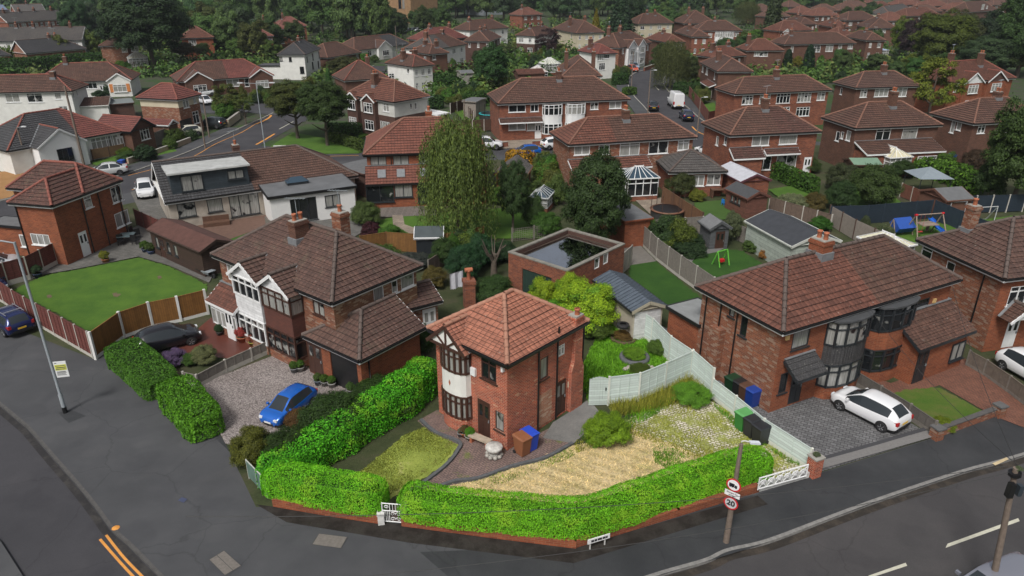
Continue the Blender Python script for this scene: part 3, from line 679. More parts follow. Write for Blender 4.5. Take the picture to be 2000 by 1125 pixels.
def hedge(name,label,pts,w,h,mat,leaf=.09,px=True,dens=1.0,zb=.05,rough=.10,group=None,cat='hedge',closed=False,seed=1,top=1.0,hs=None,core=None,sag=.0):
    """clipped hedge along a line: dense leaves on a rounded section over a dark core"""
    rg=np.random.default_rng(seed)
    q=[P(*p).xy if px else Vector(p[:2]) for p in pts]; n0=len(q)
    if n0>2:
        if hs is not None: hs=[p[0] for p in smooth([(a,) for a in hs],5)]
        q=[Vector(p) for p in smooth([tuple(p) for p in q],5)]
    cum=[0]
    for a,b in zip(q,q[1:]): cum.append(cum[-1]+(b-a).length)
    L=cum[-1]; per=w*.9+2*h; N=int(L*per/(leaf*leaf*.95)*dens*1.15); 
    qa=np.array([list(p) for p in q]); cu=np.array(cum)
    t=rg.uniform(-w*.18,L+w*.18,N); tc=np.clip(t,0,L)
    X=np.interp(tc,cu,qa[:,0]); Y=np.interp(tc,cu,qa[:,1])
    idx=np.clip(np.searchsorted(cu,tc,side='right')-1,0,len(q)-2); dv=(qa[idx+1]-qa[idx])/np.maximum(1e-6,(cu[idx+1]-cu[idx]))[:,None]
    # soften corners
    X+=dv[:,0]*(t-tc); Y+=dv[:,1]*(t-tc); 
    tg=np.array([list((q[min(i+1,len(q)-1)]-q[max(i-1,0)]).normalized()) for i in range(len(q))]); tx=np.interp(tc,cu,tg[:,0]); ty=np.interp(tc,cu,tg[:,1]); nx=-ty; ny=tx
    hh=np.interp(tc,cu,np.array(hs)) if hs is not None else np.full(N,h)
    s=rg.uniform(0,per,N); sd=np.where(s<h,-1.0,np.where(s>per-h,1.0,0.0))
    off=np.where(sd==0,(s-h-w*.45)/(w*.45)*w*.5,sd*w*.5); zz=np.where(sd==0,1.0,np.where(s<h,s/h,(per-s)/h))
    e=np.abs(off)/(w*.5); zz=np.where(sd==0,1-.16*e**3,zz); 
    endf=np.clip((np.abs(t-L/2)-(L/2-w*.28))/(w*.46),0,1); off=off*(1-.35*endf**2)
    off=np.where((sd!=0)&(zz>.72),off*(1-.9*(zz-.72)**2*2.2),off)
    bm=np.sin(X*2.1+Y*1.3+seed)*np.sin(Y*1.7-X*.8)*rough+np.sin(X*5.3+1)*np.sin(Y*4.7)*rough*.5+rg.normal(0,rough*.35,N)
    z=zb+zz*hh*(1-.25*endf**2)+np.where(sd==0,bm,0)-sag*0; off=off+np.where(sd!=0,sd*bm*.8,0)
    Pn=np.stack([X+nx*off,Y+ny*off,np.maximum(z,.02)],1)
    Nn=np.stack([nx*sd*1.0+dv[:,0]*np.sign(t-L/2)*endf,ny*sd*1.0+dv[:,1]*np.sign(t-L/2)*endf,np.where(sd==0,1.0,.35)],1)
    vv=[leaves(rg,Pn,Nn,leaf,.55,.6,.1)]
    for e_,i0,i1,sg in ((0,0,1,-1),(L,-1,-2,1)):       # rounded leafy ends
        p0=q[i0]; dd=(q[i0]-q[i1]).normalized(); He=(hs[i0] if hs is not None else h); M=int(w*He/(leaf*leaf*.95)*dens*1.2)
        o_=rg.uniform(-w*.47,w*.47,M); zz_=rg.uniform(0,1,M); ex=w*(.20-.30*(o_/w)**2*2)-w*.10*zz_**3
        vv.append(leaves(rg,np.stack([p0.x+dd.x*ex-dd.y*o_,p0.y+dd.y*ex+dd.x*o_,zb+zz_*He*.93],1),np.stack([np.full(M,dd.x),np.full(M,dd.y),np.full(M,.3)],1),leaf,.55,.6,.1))
    vv=np.concatenate(vv)
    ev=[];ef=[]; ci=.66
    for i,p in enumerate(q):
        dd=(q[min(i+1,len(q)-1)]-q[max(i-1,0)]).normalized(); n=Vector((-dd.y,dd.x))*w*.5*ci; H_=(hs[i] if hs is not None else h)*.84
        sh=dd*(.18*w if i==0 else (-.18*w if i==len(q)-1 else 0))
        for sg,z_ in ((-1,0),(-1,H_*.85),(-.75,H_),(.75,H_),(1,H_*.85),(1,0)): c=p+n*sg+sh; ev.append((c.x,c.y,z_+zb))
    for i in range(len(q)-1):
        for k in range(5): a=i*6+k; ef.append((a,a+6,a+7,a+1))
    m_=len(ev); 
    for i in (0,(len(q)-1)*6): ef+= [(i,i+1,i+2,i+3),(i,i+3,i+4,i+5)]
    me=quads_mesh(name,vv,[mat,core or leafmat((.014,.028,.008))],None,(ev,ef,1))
    o=inst(name,me); return tag(o,label,cat,group)
def tufts(name,label,pts,mat,n,hgt=.3,px=True,seed=3,kind='stuff',wid=.012,lean=.35,cat=None,poly=True,clump=None):
    """upright grass blades scattered over a polygon"""
    rg=np.random.default_rng(seed); q=np.array([list(P(*p).xy) if px else list(p) for p in pts]); out=[]
    lo,hi=q.min(0),q.max(0); c=rg.uniform(lo,hi,(n*4,2))
    inside=np.zeros(len(c),bool); j=len(q)-1
    for i in range(len(q)):
        xi,yi=q[i]; xj,yj=q[j]; cr=((yi>c[:,1])!=(yj>c[:,1]))&(c[:,0]<(xj-xi)*(c[:,1]-yi)/(yj-yi+1e-12)+xi); inside^=cr; j=i
    c=c[inside]
    if clump: 
        f=np.sin(c[:,0]*clump+1)*np.sin(c[:,1]*clump*1.2)+rg.normal(0,.5,len(c)); c=c[f>0]
    c=c[:n]; N=len(c); h=hgt*rg.uniform(.45,1.25,N); a=rg.uniform(0,6.283,N); w_=wid*rg.uniform(.7,1.5,N)
    dx,dy=np.cos(a)*w_,np.sin(a)*w_; l=rg.normal(0,lean,(N,2))*h[:,None]
    z=np.zeros(N)
    v=np.stack([np.stack([c[:,0]-dx,c[:,1]-dy,z],1),np.stack([c[:,0]+dx,c[:,1]+dy,z],1),np.stack([c[:,0]+dx*.3+l[:,0],c[:,1]+dy*.3+l[:,1],h],1),np.stack([c[:,0]-dx*.3+l[:,0],c[:,1]-dy*.3+l[:,1],h],1)],1).reshape(-1,3)
    o=inst(name,quads_mesh(name,v,[mat])); return tag(o,label,cat,kind=kind)
# ---------------------------------------------------------------- fences and walls
def fence(name,label,pts,h,panel,post=POSTC,style='lap',px=True,span=1.83,gravel=.25,posth=.08,group=None,cat='fence',hs=None,skipend=False,pw=.10):
    q=[P(*p) if px else V(p[0],p[1],0) for p in pts]
    r=empty(name,q[0],0,label,cat,group); o=q[0]; first=True
    for a,b in zip(q,q[1:]):
        d=b-a; d.z=0; L=d.length; n=max(1,round(L/span)); rz=math.atan2(d.y,d.x); l=L/n
        mb=MB()
        if style=='lap':       # overlapping horizontal boards and battens
            k=max(3,int(h/.13)); 
            for i in range(k):
                z0=gravel+(h-gravel)*i/k; z1=gravel+(h-gravel)*(i+1)/k
                mb.poly([(.05,-.028,z0),(l-.05,-.028,z0),(l-.05,-.006,z1),(.05,-.006,z1)]); mb.poly([(l-.05,.012,z0),(.05,.012,z0),(.05,.0,z1),(l-.05,.0,z1)])
                mb.poly([(.05,-.028,z0),(.05,-.005,z0),(l-.05,-.005,z0),(l-.05,-.028,z0)])
            for x in (.07,l*.35,l*.65,l-.07): mb.box(x-.02,x+.02,-.045,.03,gravel,h)
            mb.box(.05,l-.05,-.04,.03,h-.005,h+.035)
        elif style=='close':   # vertical featheredge boards
            k=max(4,int(l/.14))
            for i in range(k):
                x0=l*i/k; x1=l*(i+1)/k; mb.poly([(x0,-.03,gravel),(x1,-.012,gravel),(x1,-.012,h),(x0,-.03,h)]); mb.poly([(x1,.012,gravel),(x0,.012,gravel),(x0,.012,h),(x1,.012,h)])
            for z in (gravel+.2,h-.25): mb.box(.0,l,.012,.06,z,z+.08)
            mb.box(0,l,-.04,.03,h,h+.03)
        elif style=='solid':   # flush composite boards
            k=max(3,int(h/.3))
            for i in range(k): mb.box(.04,l-.04,-.02,.02,gravel+(h-gravel)*i/k+.008,gravel+(h-gravel)*(i+1)/k)
        elif style=='trellis':
            for i in range(int(l/.17)+1): mb.box(i*.17-.012,i*.17+.012,-.012,.0,gravel,h)
            for i in range(int(h/.17)): mb.box(0,l,0,.012,.1+i*.17,.125+i*.17)
        elif style=='picket':
            k=int(l/.13)
            for i in range(k): mb.box(l*i/k,l*i/k+.09,-.015,.01,.06,h)
            for z in (.3,h-.3): mb.box(0,l,.01,.05,z,z+.07)
        pm=mb.mesh('panel',panel)
        gm=None
        if gravel>.1: gm=MB().box(.04,l-.04,-.025,.025,-.05,gravel-.005).mesh('gravel_board',post)
        ps=MB().box(-pw/2,pw/2,-pw/2,pw/2,-.1,h+posth).mesh('post',post)
        for i in range(n):
            p=a+d*(i/n)-o; inst('panel',pm,r,p,rz)
            if gm: inst('gravel_board',gm,r,p,rz)
            if i or first: inst('post',ps,r,p,rz)
        inst('post',ps,r,b-o,rz); first=False
    return r
def gwall(name,label,pts,h,mat,t=.22,cap=CONC,px=True,group=None,cat='wall',zb=-.1):
    q=[P(*p) if px else V(p[0],p[1],0) for p in pts]; mb=MB(); cb=MB()
    for i,(a,b) in enumerate(zip(q,q[1:])):
        d=(b-a).normalized(); n=V(-d.y,d.x,0)*t/2; e=d*(t/2-.003 if i<len(q)-2 else 0); b2=b+e
        mb.obox((a+b2)/2+V(0,0,(h+zb)/2),(b2-a)/2,n,V(0,0,(h-zb)/2))
        if cap: cb.obox((a+b2)/2+V(0,0,h+.03+.002*(i%2)),(b2-a)/2,n*1.25,V(0,0,.03))
    r=mb.build(name,mat); tag(r,label,cat,group)
    if cap: cb.build('coping',cap,r)
    return r
# ---------------------------------------------------------------- vehicles
CARS=dict(
 hatch=dict(L=4.0,st=[(-2.0,.62,.42,.70,.74,.54),(-1.95,.76,.34,.82,.88,.56),(-1.80,.83,.28,.94,1.08,.54),(-1.35,.87,.24,.96,1.36,.50),(-.7,.88,.22,.92,1.46,.52),(.0,.88,.22,.88,1.47,.53),(.35,.88,.22,.87,1.40,.53),(1.2,.87,.22,.86,.90,.64),(1.6,.85,.24,.82,.85,.62),(1.88,.76,.27,.66,.70,.56),(1.98,.60,.32,.52,.55,.46)],ws=(.35,1.16),rg=(-1.86,-1.35),sg=(-1.45,.95),pil=((-.35,-.25),),wb=(1.24,-1.24),r=.30),
 estate=dict(L=4.5,st=[(-2.25,.66,.42,.78,.82,.58),(-2.2,.80,.34,.90,.97,.62),(-2.08,.86,.28,.98,1.16,.62),(-1.8,.88,.24,.98,1.40,.60),(-.8,.89,.22,.95,1.47,.60),(.1,.89,.22,.92,1.46,.60),(.55,.89,.22,.91,1.35,.60),(1.3,.88,.22,.90,.94,.68),(1.8,.86,.24,.83,.87,.64),(2.1,.78,.27,.68,.72,.58),(2.2,.62,.32,.54,.58,.48)],ws=(.55,1.26),rg=(-2.17,-1.8),sg=(-1.85,1.0),pil=((-.45,-.35),(-1.3,-1.2)),wb=(1.38,-1.30),r=.32),
 suv=dict(L=4.4,st=[(-2.2,.70,.45,.86,.90,.60),(-2.14,.84,.36,1.0,1.06,.64),(-2.0,.89,.32,1.07,1.26,.64),(-1.72,.91,.30,1.07,1.52,.62),(-.7,.92,.28,1.04,1.62,.63),(.1,.92,.28,1.02,1.61,.63),(.5,.92,.28,1.01,1.5,.62),(1.15,.91,.28,1.0,1.04,.70),(1.7,.89,.30,.94,.98,.66),(2.05,.80,.34,.80,.84,.60),(2.16,.66,.38,.62,.66,.52)],ws=(.5,1.12),rg=(-2.1,-1.72),sg=(-1.8,.92),pil=((-.4,-.3),(-1.25,-1.15)),wb=(1.33,-1.30),r=.36),
 saloon=dict(L=4.6,st=[(-2.3,.66,.42,.80,.84,.58),(-2.2,.82,.34,.93,.97,.66),(-1.7,.87,.26,.96,1.0,.66),(-1.1,.89,.24,.95,1.33,.58),(-.5,.89,.22,.93,1.43,.58),(.1,.89,.22,.91,1.43,.58),(.5,.89,.22,.90,1.33,.58),(1.25,.88,.22,.89,.93,.68),(1.8,.86,.24,.82,.86,.64),(2.15,.78,.27,.68,.72,.58),(2.26,.62,.32,.54,.58,.48)],ws=(.5,1.2),rg=(-1.66,-1.1),sg=(-1.5,1.0),pil=((-.4,-.3),),wb=(1.38,-1.32),r=.31),
 van=dict(L=5.7,st=[(-2.85,.90,.45,1.35,2.45,.82),(-2.80,.98,.42,1.40,2.58,.86),(-1.5,1.0,.40,1.40,2.64,.88),(0,1.0,.40,1.40,2.64,.88),(1.1,1.0,.40,1.40,2.58,.86),(1.4,1.0,.40,1.38,2.40,.84),(2.0,.98,.40,1.30,1.52,.80),(2.45,.94,.42,1.15,1.22,.74),(2.75,.84,.45,.9,.95,.66),(2.84,.68,.5,.75,.78,.55)],ws=(1.4,2.0),rg=(9,9),sg=(.95,1.85),pil=(),wb=(1.75,-1.6),r=.36))
CARM={}
def carmesh(kind):
    if kind in CARM: return CARM[kind]
    c=CARS[kind]; st=c['st']; sub=5; S=[]
    for i in range(len(st)-1):
        for j in range(sub):
            t=j/sub; p0,p1,p2,p3=[st[min(max(i+k,0),len(st)-1)] for k in (-1,0,1,2)]
            x=p1[0]+(p2[0]-p1[0])*t; row=[x]
            for k in range(1,6):
                m1=(p2[k]-p0[k])/max(1e-6,p2[0]-p0[0])*(p2[0]-p1[0]); m2=(p3[k]-p1[k])/max(1e-6,p3[0]-p1[0])*(p2[0]-p1[0])
                if (p2[k]-p1[k])*m1<=0: m1=0
                if (p2[k]-p1[k])*m2<=0: m2=0
                row.append((2*t**3-3*t*t+1)*p1[k]+(t**3-2*t*t+t)*m1+(-2*t**3+3*t*t)*p2[k]+(t**3-t*t)*m2)
            S.append(row)
    S.append(list(st[-1]))
    def ring(r):
        x,w,zb,be,ro,rw=r; zm=zb+(be-zb)*.55
        h=[(0,zb),(w*.90,zb),(w*.985,zb+.10),(w,zm),(w*.985,be-.04),(w*.955,be),(rw+(w*.955-rw)*.14,be+(ro-be)*.86),(rw*.88,ro-.012),(rw*.45,ro+.01),(0,ro+.016)]
        return [(x,-a,b) for a,b in h]+[(x,a,b) for a,b in h[-2:0:-1]]
    rings=[ring(r) for r in S]; n=len(rings[0]); body=MB(); gl=MB(); body.v=[p for r in rings for p in r]
    for i in range(len(rings)-1):
        xm=(S[i][0]+S[i+1][0])/2
        for k in range(n):
            f=(i*n+k,i*n+(k+1)%n,(i+1)*n+(k+1)%n,(i+1)*n+k)
            seg=k if k<9 else n-1-k
            g=(seg==5 and c['sg'][0]<xm<c['sg'][1] and not any(a<xm<b for a,b in c['pil']) and S[i][4]-S[i][3]>.10) or (seg in(7,8) and (c['ws'][0]<xm<c['ws'][1] or c['rg'][0]<xm<c['rg'][1]))
            if g: gl.poly([body.v[j] for j in f],0,True)
            else: body.f.append(f); body.m.append(1 if seg==0 or (seg==1) else 0); body.sm.append(True)
    body.poly(rings[0][::-1]); body.poly(rings[-1])
    r=c['r']; hl=c['L']/2
    wh=[]
    ty=MB().lathe([(r*.62,-.1),(r*.93,-.105),(r,-.07),(r,.07),(r*.93,.105),(r*.62,.1)],20); ty.v=[(a,cz,b) for a,b,cz in ty.v]
    rim=MB(); rim.lathe([(r*.64,-.09),(r*.60,-.1),(r*.56,-.06),(r*.2,-.07),(.0,-.085)],20); rim.lathe([(r*.64,.09),(r*.60,.1),(r*.56,.06),(r*.2,.07),(.0,.085)],20); rim.v=[(a,cz,b) for a,b,cz in rim.v]
    for k in range(5):
        a=k*2*math.pi/5
        for sg in (-1,1): rim.bar((math.cos(a)*.04,sg*.09,math.sin(a)*.04),(math.cos(a)*r*.6,sg*.095,math.sin(a)*r*.6),.05,.02,1)
    arch=MB()
    for x in c['wb']:
        for sg in (-1,1):
            pts=[(x+(r+.06)*math.cos(t),sg*(st[4][1]-.0)+.004*sg,r+(r+.06)*math.sin(t)*1.0) for t in [math.pi*k/14*1.1-.15 for k in range(15)]]
            arch.poly(pts if sg>0 else pts[::-1])
    hd=MB(); tl=MB(); w=st[-3][1]
    fz=st[-2][3]
    for sg in (-1,1):
        hd.obox((st[-2][0]-.09,sg*(st[-2][1]-.13),fz-.02),(.16,-sg*.05,0),(.0,.13,0),(0,0,.075))
        z=st[1][3]; big=kind in('van',)
        tl.obox((st[1][0]+.04,sg*(st[1][1]-.06),z+(-.05 if not big else -.35)),(.10,sg*.03,0),(0,.09,0),(0,0,.10 if not big else .25))
    pl=[MB().box(-hl-.012,-hl+.06,-.26,.26,st[0][2]+.18,st[0][2]+.29),MB().box(hl-.06,hl+.005,-.26,.26,.40,.50)]
    mir=MB()
    for sg in (-1,1): mir.obox((c['ws'][1]-.32,sg*(st[6][1]+.06),st[6][3]+.06),(.06,0,0),(0,.09,0),(0,0,.06))
    tr=MB(); tr.box(hl-.10,hl-.015,-.42,.42,.30 if kind!='van' else .5,.42 if kind!='van' else .75); tr.box(-hl-.005,-hl+.1,-.6,.6,st[0][2]-.06,st[0][2]+.12)
    CARM[kind]=(body.mesh('body',[BLACK,BLACK]),gl.mesh('windows',GL_CAR),ty.mesh('tyre',RUB),rim.mesh('rim',[RIMD,RIM]),arch.mesh('wheel_arch',BLACK),hd.mesh('headlights',LAMP),tl.mesh('tail_lights',REDL),pl[0].mesh('number_plate',PLY),pl[1].mesh('number_plate',PLW),mir.mesh('mirrors',BLACK),tr.mesh('bumper_trim',BLACK)); return CARM[kind]
def paintm(col,metal=.0,rough=.22):
    k=('car',col,metal)
    if k in MC: return MC[k]
    m,t,b=newmat('car_paint'); b.inputs['Base Color'].default_value=(*col,1); b.inputs['Metallic'].default_value=metal; b.inputs['Roughness'].default_value=rough
    b.inputs['Coat Weight'].default_value=.6; b.inputs['Coat Roughness'].default_value=.05; MC[k]=m; return m
m_,t_,b_=newmat('car_glass'); b_.inputs['Base Color'].default_value=(.025,.031,.036,1); b_.inputs['Roughness'].default_value=.04; GL_CAR=m_
RUB=plain((.015,.015,.016),.8,.1,key='rubber'); RIM=plain((.42,.43,.45),.3,.05,metal=.6,key='rim'); RIMD=plain((.05,.05,.055),.5,.05,key='dark_rim')
LAMP=plain((.62,.65,.68),.12,.03,key='lamp_glass'); REDL=plain((.35,.015,.015),.2,.05,key='red_lamp'); PLY=plain((.65,.42,.03),.4,.05,key='yellow_plate'); PLW=plain((.7,.7,.68),.4,.05,key='white_plate')
def car(name,label,front,rear,kind,col,metal=0.0,group=None,scale=None,z=0.0,cat='car'):
    """car whose front and rear bumpers meet the ground at the two pixels"""
    a,b=P(*front),P(*rear); c=(a+b)/2; d=a-b; ms=carmesh(kind); cfg=CARS[kind]; s=(scale or 1.0)*.92
    r=empty(name,V(c.x,c.y,z),math.atan2(d.y,d.x),label,cat,group); r.scale=(s,s,s*1.05)
    inst('body',ms[0],r,mat=[paintm(col,metal),None]); inst('windows',ms[1],r); inst('wheel_arches',ms[4],r)
    for x in cfg['wb']:
        for sg in (-1,1):
            wl=inst('wheel',ms[2],r,(x,sg*(cfg['st'][4][1]-.085),cfg['r'])); inst('rim',ms[3],wl)
    inst('headlights',ms[5],r); inst('tail_lights',ms[6],r); inst('number_plate',ms[7],r); inst('number_plate',ms[8],r); inst('mirrors',ms[9],r,mat=paintm(col,metal)); inst('bumper_trim',ms[10],r)
    return r
# ---------------------------------------------------------------- small things
BIN={}
def bin_(label,x,y,col,yaw=0.0,group='wheelie bins',lid=None,px=True,cap=None):
    if 'm' not in BIN:
        mb=MB(); w,d=.24,.27; W_,D_=.285,.36
        lo=[(-w,-d,.06),(w,-d,.06),(w,d,.06),(-w,d,.06)]; hi=[(-W_,-D_,.96),(W_,-D_,.96),(W_,D_,.96),(-W_,D_,.96)]
        for i in range(4): mb.poly([lo[i],lo[(i+1)%4],hi[(i+1)%4],hi[i]])
        mb.poly(lo[::-1]); mb.box(-.30,.30,-.375,.375,.90,.965)
        l=MB(); l.poly([(-.31,-.40,.97),(.31,-.40,.97),(.31,-.40,1.0),(-.31,-.40,1.0)]); l.box(-.31,.31,-.40,.385,.97,1.01)
        top=[(-.31,-.40,1.01),(.31,-.40,1.01),(.31,.385,1.01),(-.31,.385,1.01)]; t2=[(-.26,-.33,1.065),(.26,-.33,1.065),(.26,.35,1.075),(-.26,.35,1.075)]
        for i in range(4): l.poly([top[i],top[(i+1)%4],t2[(i+1)%4],t2[i]])
        l.poly(t2); l.tube([(-.25,.43,.98),(.25,.43,.98)],.022,6); l.bar((-.22,.36,.98),(-.22,.43,.98),.03); l.bar((.22,.36,.98),(.22,.43,.98),.03)
        wh=MB().tube([(-.29,.27,.10),(-.22,.27,.10)],.10,12).tube([(.22,.27,.10),(.29,.27,.10)],.10,12)
        BIN['m']=(mb.mesh('body',BLACK),l.mesh('lid',BLACK),wh.mesh('wheels',RUB))
    p=P(x,y) if px else V(x,y,0); m=plain(col,.45,.08,3,key='bin_plastic'); ml=plain(lid,.45,.08,3,key='bin_plastic') if lid else m
    r=empty('wheelie_bin',p,yaw,label,'wheelie bin',group); inst('body',BIN['m'][0],r,mat=m); inst('lid',BIN['m'][1],r,mat=ml); inst('wheels',BIN['m'][2],r); return r
def pole(name,label,x,y,h,r0=.09,r1=.05,mat=None,cat='lamp post',lean=(0,0),group=None,base=None,collar=0.0):
    p=P(x,y); r=empty(name,p,0,label,cat,group); m=mat or STEEL
    pts=[(0,0,-.1),(lean[0]*.5*h,lean[1]*.5*h,h*.5),(lean[0]*h,lean[1]*h,h)]
    if collar: pts=[(0,0,-.1),(0,0,collar),(0,0,collar+.08),(0,0,h)]; rs=[r0,r0,r1*1.15,r1]
    else: rs=[r0,(r0+r1)/2,r1]
    MB().tube(pts,rs,12).build('pole',m,r); return r
STEEL=plain((.26,.29,.31),.45,.08,2,key='galvanised_steel'); POLEW=plain((.16,.125,.10),.9,.25,5,key='weathered_pole')
def shed(name,label,A,B,C,z,roof,wall,pitch=28,axis='u',cat='shed',door=None,wins=(),fas=None,ov=.15,step=0,gut=None):
    h=House(name,label,A,B,C,z,pitch,wall,roof,ov=ov,cat=cat,step=step,fascia=fas or wall,gut=gut or fas or wall)
    for wl,t,zc,w_,hh,st in wins: h.put_win(wl,t,zc,w_,hh,st)
    if door: wl,t,w_,hh=door; h.put_win(wl,t,hh/2,w_,hh,'b',door=True)
    h.walls(); h.done_walls()
    h.hip(hips='FB' if axis=='u' else 'LR',axis=axis,caps=False); return h
BOARD_MATS={}
def boards(name,col,row=.15,vert=False,gap=.35,rough=.8,nz=.28):
    m,t,b=newmat(name); b.inputs['Roughness'].default_value=rough; uv=uvn(t)
    mp=nd(t,'ShaderNodeMapping'); mp.inputs['Rotation'].default_value=(0,0,math.pi/2 if vert else 0); t.links.new(uv,mp.inputs[0])
    br=nd(t,'ShaderNodeTexBrick'); br.inputs['Color1'].default_value=(*sc(col,.88),1); br.inputs['Color2'].default_value=(*sc(col,1.12),1); br.inputs['Mortar'].default_value=(*sc(col,gap),1)
    for k,v in (('Scale',1),('Mortar Size',.008),('Brick Width',9.0),('Row Height',row)): br.inputs[k].default_value=v
    t.links.new(mp.outputs[0],br.inputs['Vector']); c=mix(t,1,br.outputs[0],ramp(t,noise(t,pos(t),3,5,.75),[(.25,(1-nz,)*3),(.75,(1+nz*.85,)*3)]),'MULTIPLY')
    t.links.new(c,b.inputs['Base Color']); bump(t,b,br.outputs['Fac'],-.5,.012); return m
def conservatory(name,label,A,B,C,z=2.1,col=WHITE,rf=None,pitch=28,cat='conservatory',dwarf=.5,wall=BR_RED,fin=True):
    h=House(name,label,A,B,C,z,pitch,wall,T_BRN,ov=.05,cat=cat)
    W,D=h.W,h.D; MB().box(0,W,0,D,-.1,dwarf).build('dwarf_wall',wall,h.root)
    fb=MB(); gb=MB()
    for a,b in ((V(0,0,0),V(W,0,0)),(V(W,0,0),V(W,D,0)),(V(W,D,0),V(0,D,0)),(V(0,D,0),V(0,0,0))):
        n=max(2,round((b-a).length/.75)); d=(b-a).normalized(); nn=V(d.y,-d.x,0)*.03
        gb.poly([a-nn+V(0,0,dwarf),b-nn+V(0,0,dwarf),b-nn+V(0,0,z),a-nn+V(0,0,z)])
        for i in range(n+1): p=a.lerp(b,i/n); fb.bar(p+V(0,0,dwarf),p+V(0,0,z),.07)
        for zz in (dwarf+.04,z-.5,z-.04): fb.bar(a+V(0,0,zz),b+V(0,0,zz),.07,.08)
    f=fb.build('frame',col,h.root); gb.build('pane',GL,f)
    u0,u1,v0,v1=-.1,W+.1,-.1,D+.1; tp=h.pitch; rb=MB(); bars=MB()
    if W>D: H=D/2*tp; r0,r1=V(u0+D/2*.8,D/2,z+H),V(u1-D/2*.8,D/2,z+H)
    else: H=W/2*tp; r0,r1=V(W/2,v0+W/2*.8,z+H),V(W/2,v1-W/2*.8,z+H)
    a,b,c,d=V(u0,v0,z),V(u1,v0,z),V(u1,v1,z),V(u0,v1,z)
    fs=[(a,b,r0,r1),(b,c,r1,r1),(c,d,r1,r0),(d,a,r0,r0)] if W>D else [(a,b,r0,r0),(b,c,r0,r1),(c,d,r1,r1),(d,a,r1,r0)]
    for e0,e1,q0,q1 in fs:
        rb.poly([e0,e1,q1,q0] if (q1-q0).length>.01 else [e0,e1,q0]); n=max(2,round((e1-e0).length/.7))
        for i in range(n+1): bars.bar(e0.lerp(e1,i/n)+V(0,0,.03),q0.lerp(q1,i/n)+V(0,0,.03),.055,.05)
        bars.bar(e0,e1,.1,.1)
    if (r1-r0).length>.01: bars.bar(r0+V(0,0,.05),r1+V(0,0,.05),.12,.12)
    if fin:
        for q in (r0,r1): bars.bar(q,q+V(0,0,.18),.04)
    ro=rb.build('roof',rf or GLR,h.root); bars.build('glazing_bars',col,ro); return h
m_,t_,b_=newmat('roof_glass'); b_.inputs['Base Color'].default_value=(.035,.06,.085,1); b_.inputs['Roughness'].default_value=.08; GLR=m_
GLW=plain((.42,.43,.36),.35,.06,2,key='polycarbonate'); GLB=plain((.10,.25,.55),.3,.05,2,key='blue_polycarbonate')
# ================================================================ THE GROUND
ASPH=ground('asphalt',[(.3,(.052,.054,.058)),(.7,(.076,.078,.083))],.22,45,.92,.004,6,[(.3,(.8,.8,.8)),(.7,(1.2,1.2,1.2))],.3,.35)
ASPHD=ground('dark_asphalt',[(.3,(.024,.026,.029)),(.7,(.046,.048,.051))],.35,45,.8,.004,6,[(.3,(.8,.8,.8)),(.7,(1.2,1.2,1.2))],.4,.35)
ROADM=ground('road_asphalt',[(.3,(.040,.040,.045)),(.7,(.058,.057,.063))],.18,50,.9,.004,7,[(.3,(.78,.78,.78)),(.7,(1.22,1.22,1.22))],.3,.3)
ROADB=ground('road_brown',[(.3,(.048,.046,.048)),(.7,(.066,.063,.064))],.2,50,.9,.004,7,[(.3,(.8,.8,.8)),(.7,(1.2,1.2,1.2))],.3,.3)
SOIL=ground('garden_soil',[(.3,(.020,.030,.010)),(.5,(.045,.055,.022)),(.7,(.075,.062,.042))],.35,8,.95,.05)
LAWN=ground('lawn',[(.3,(.040,.098,.012)),(.7,(.078,.155,.018))],.5,25,.95,.03)
LAWNB=ground('lawn_bright',[(.3,(.085,.24,.015)),(.7,(.17,.38,.025))],.9,18,.95,.04)
LAWND=ground('lawn_dark',[(.3,(.018,.060,.008)),(.7,(.034,.090,.012))],.5,25,.95,.03)
TURF=ground('artificial_turf',[(.3,(.040,.085,.016)),(.7,(.055,.11,.022))],.4,30,.95,.01)
OLIVE=ground('mossy_lawn',[(.25,(.12,.08,.03)),(.42,(.20,.25,.045)),(.58,(.26,.31,.06)),(.8,(.46,.40,.20))],.9,16,.95,.05)
STRAW=ground('dry_cut_grass',[(.28,(.27,.29,.07)),(.42,(.50,.41,.21)),(.75,(.66,.54,.33))],.55,9,.95,.05)
GRAVEL=ground('gravel',[(.3,(.185,.165,.155)),(.7,(.235,.215,.205))],.5,14,.95,.04,5,[(.38,(.35,.33,.33)),(.62,(1.7,1.65,1.65))])
BEIGE=paving('beige_flags',(.22,.18,.14),(.28,.23,.18),(.12,.10,.08),.6,.45,.3)
FLAGS=paving('grey_flags',(.10,.098,.09),(.13,.125,.115),(.05,.048,.045),.6,.45,.5)
BLOCK=paving('grey_block_paving',(.105,.105,.108),(.165,.165,.168),(.045,.045,.047),.30,.20,R(28),.85,.018)
HERR=paving('red_block_paving',(.21,.085,.052),(.155,.062,.04),(.07,.045,.035),.2,.1,R(60))
PAVER=paving('brick_path',(.16,.11,.10),(.22,.15,.13),(.06,.048,.042),.22,.11,R(-35),.85,.012,.03)
SETTS=paving('cobble_setts',(.52,.48,.41),(.68,.63,.54),(.20,.19,.08),.24,.17,R(33),.9,.03,.16,(.22,.24,.05),.5,.22)
RDRIVE=ground('red_printed_concrete',[(.3,(.085,.026,.018)),(.7,(.13,.042,.030))],.4,20,.45,.008,5,None,.5)
CONCG=ground('concrete_ground',[(.3,(.13,.13,.125)),(.7,(.21,.205,.195))],.6,18,.92,.01)
ORDRIVE=ground('orange_gravel',[(.3,(.26,.14,.055)),(.7,(.34,.19,.08))],.5,20,.95,.02)
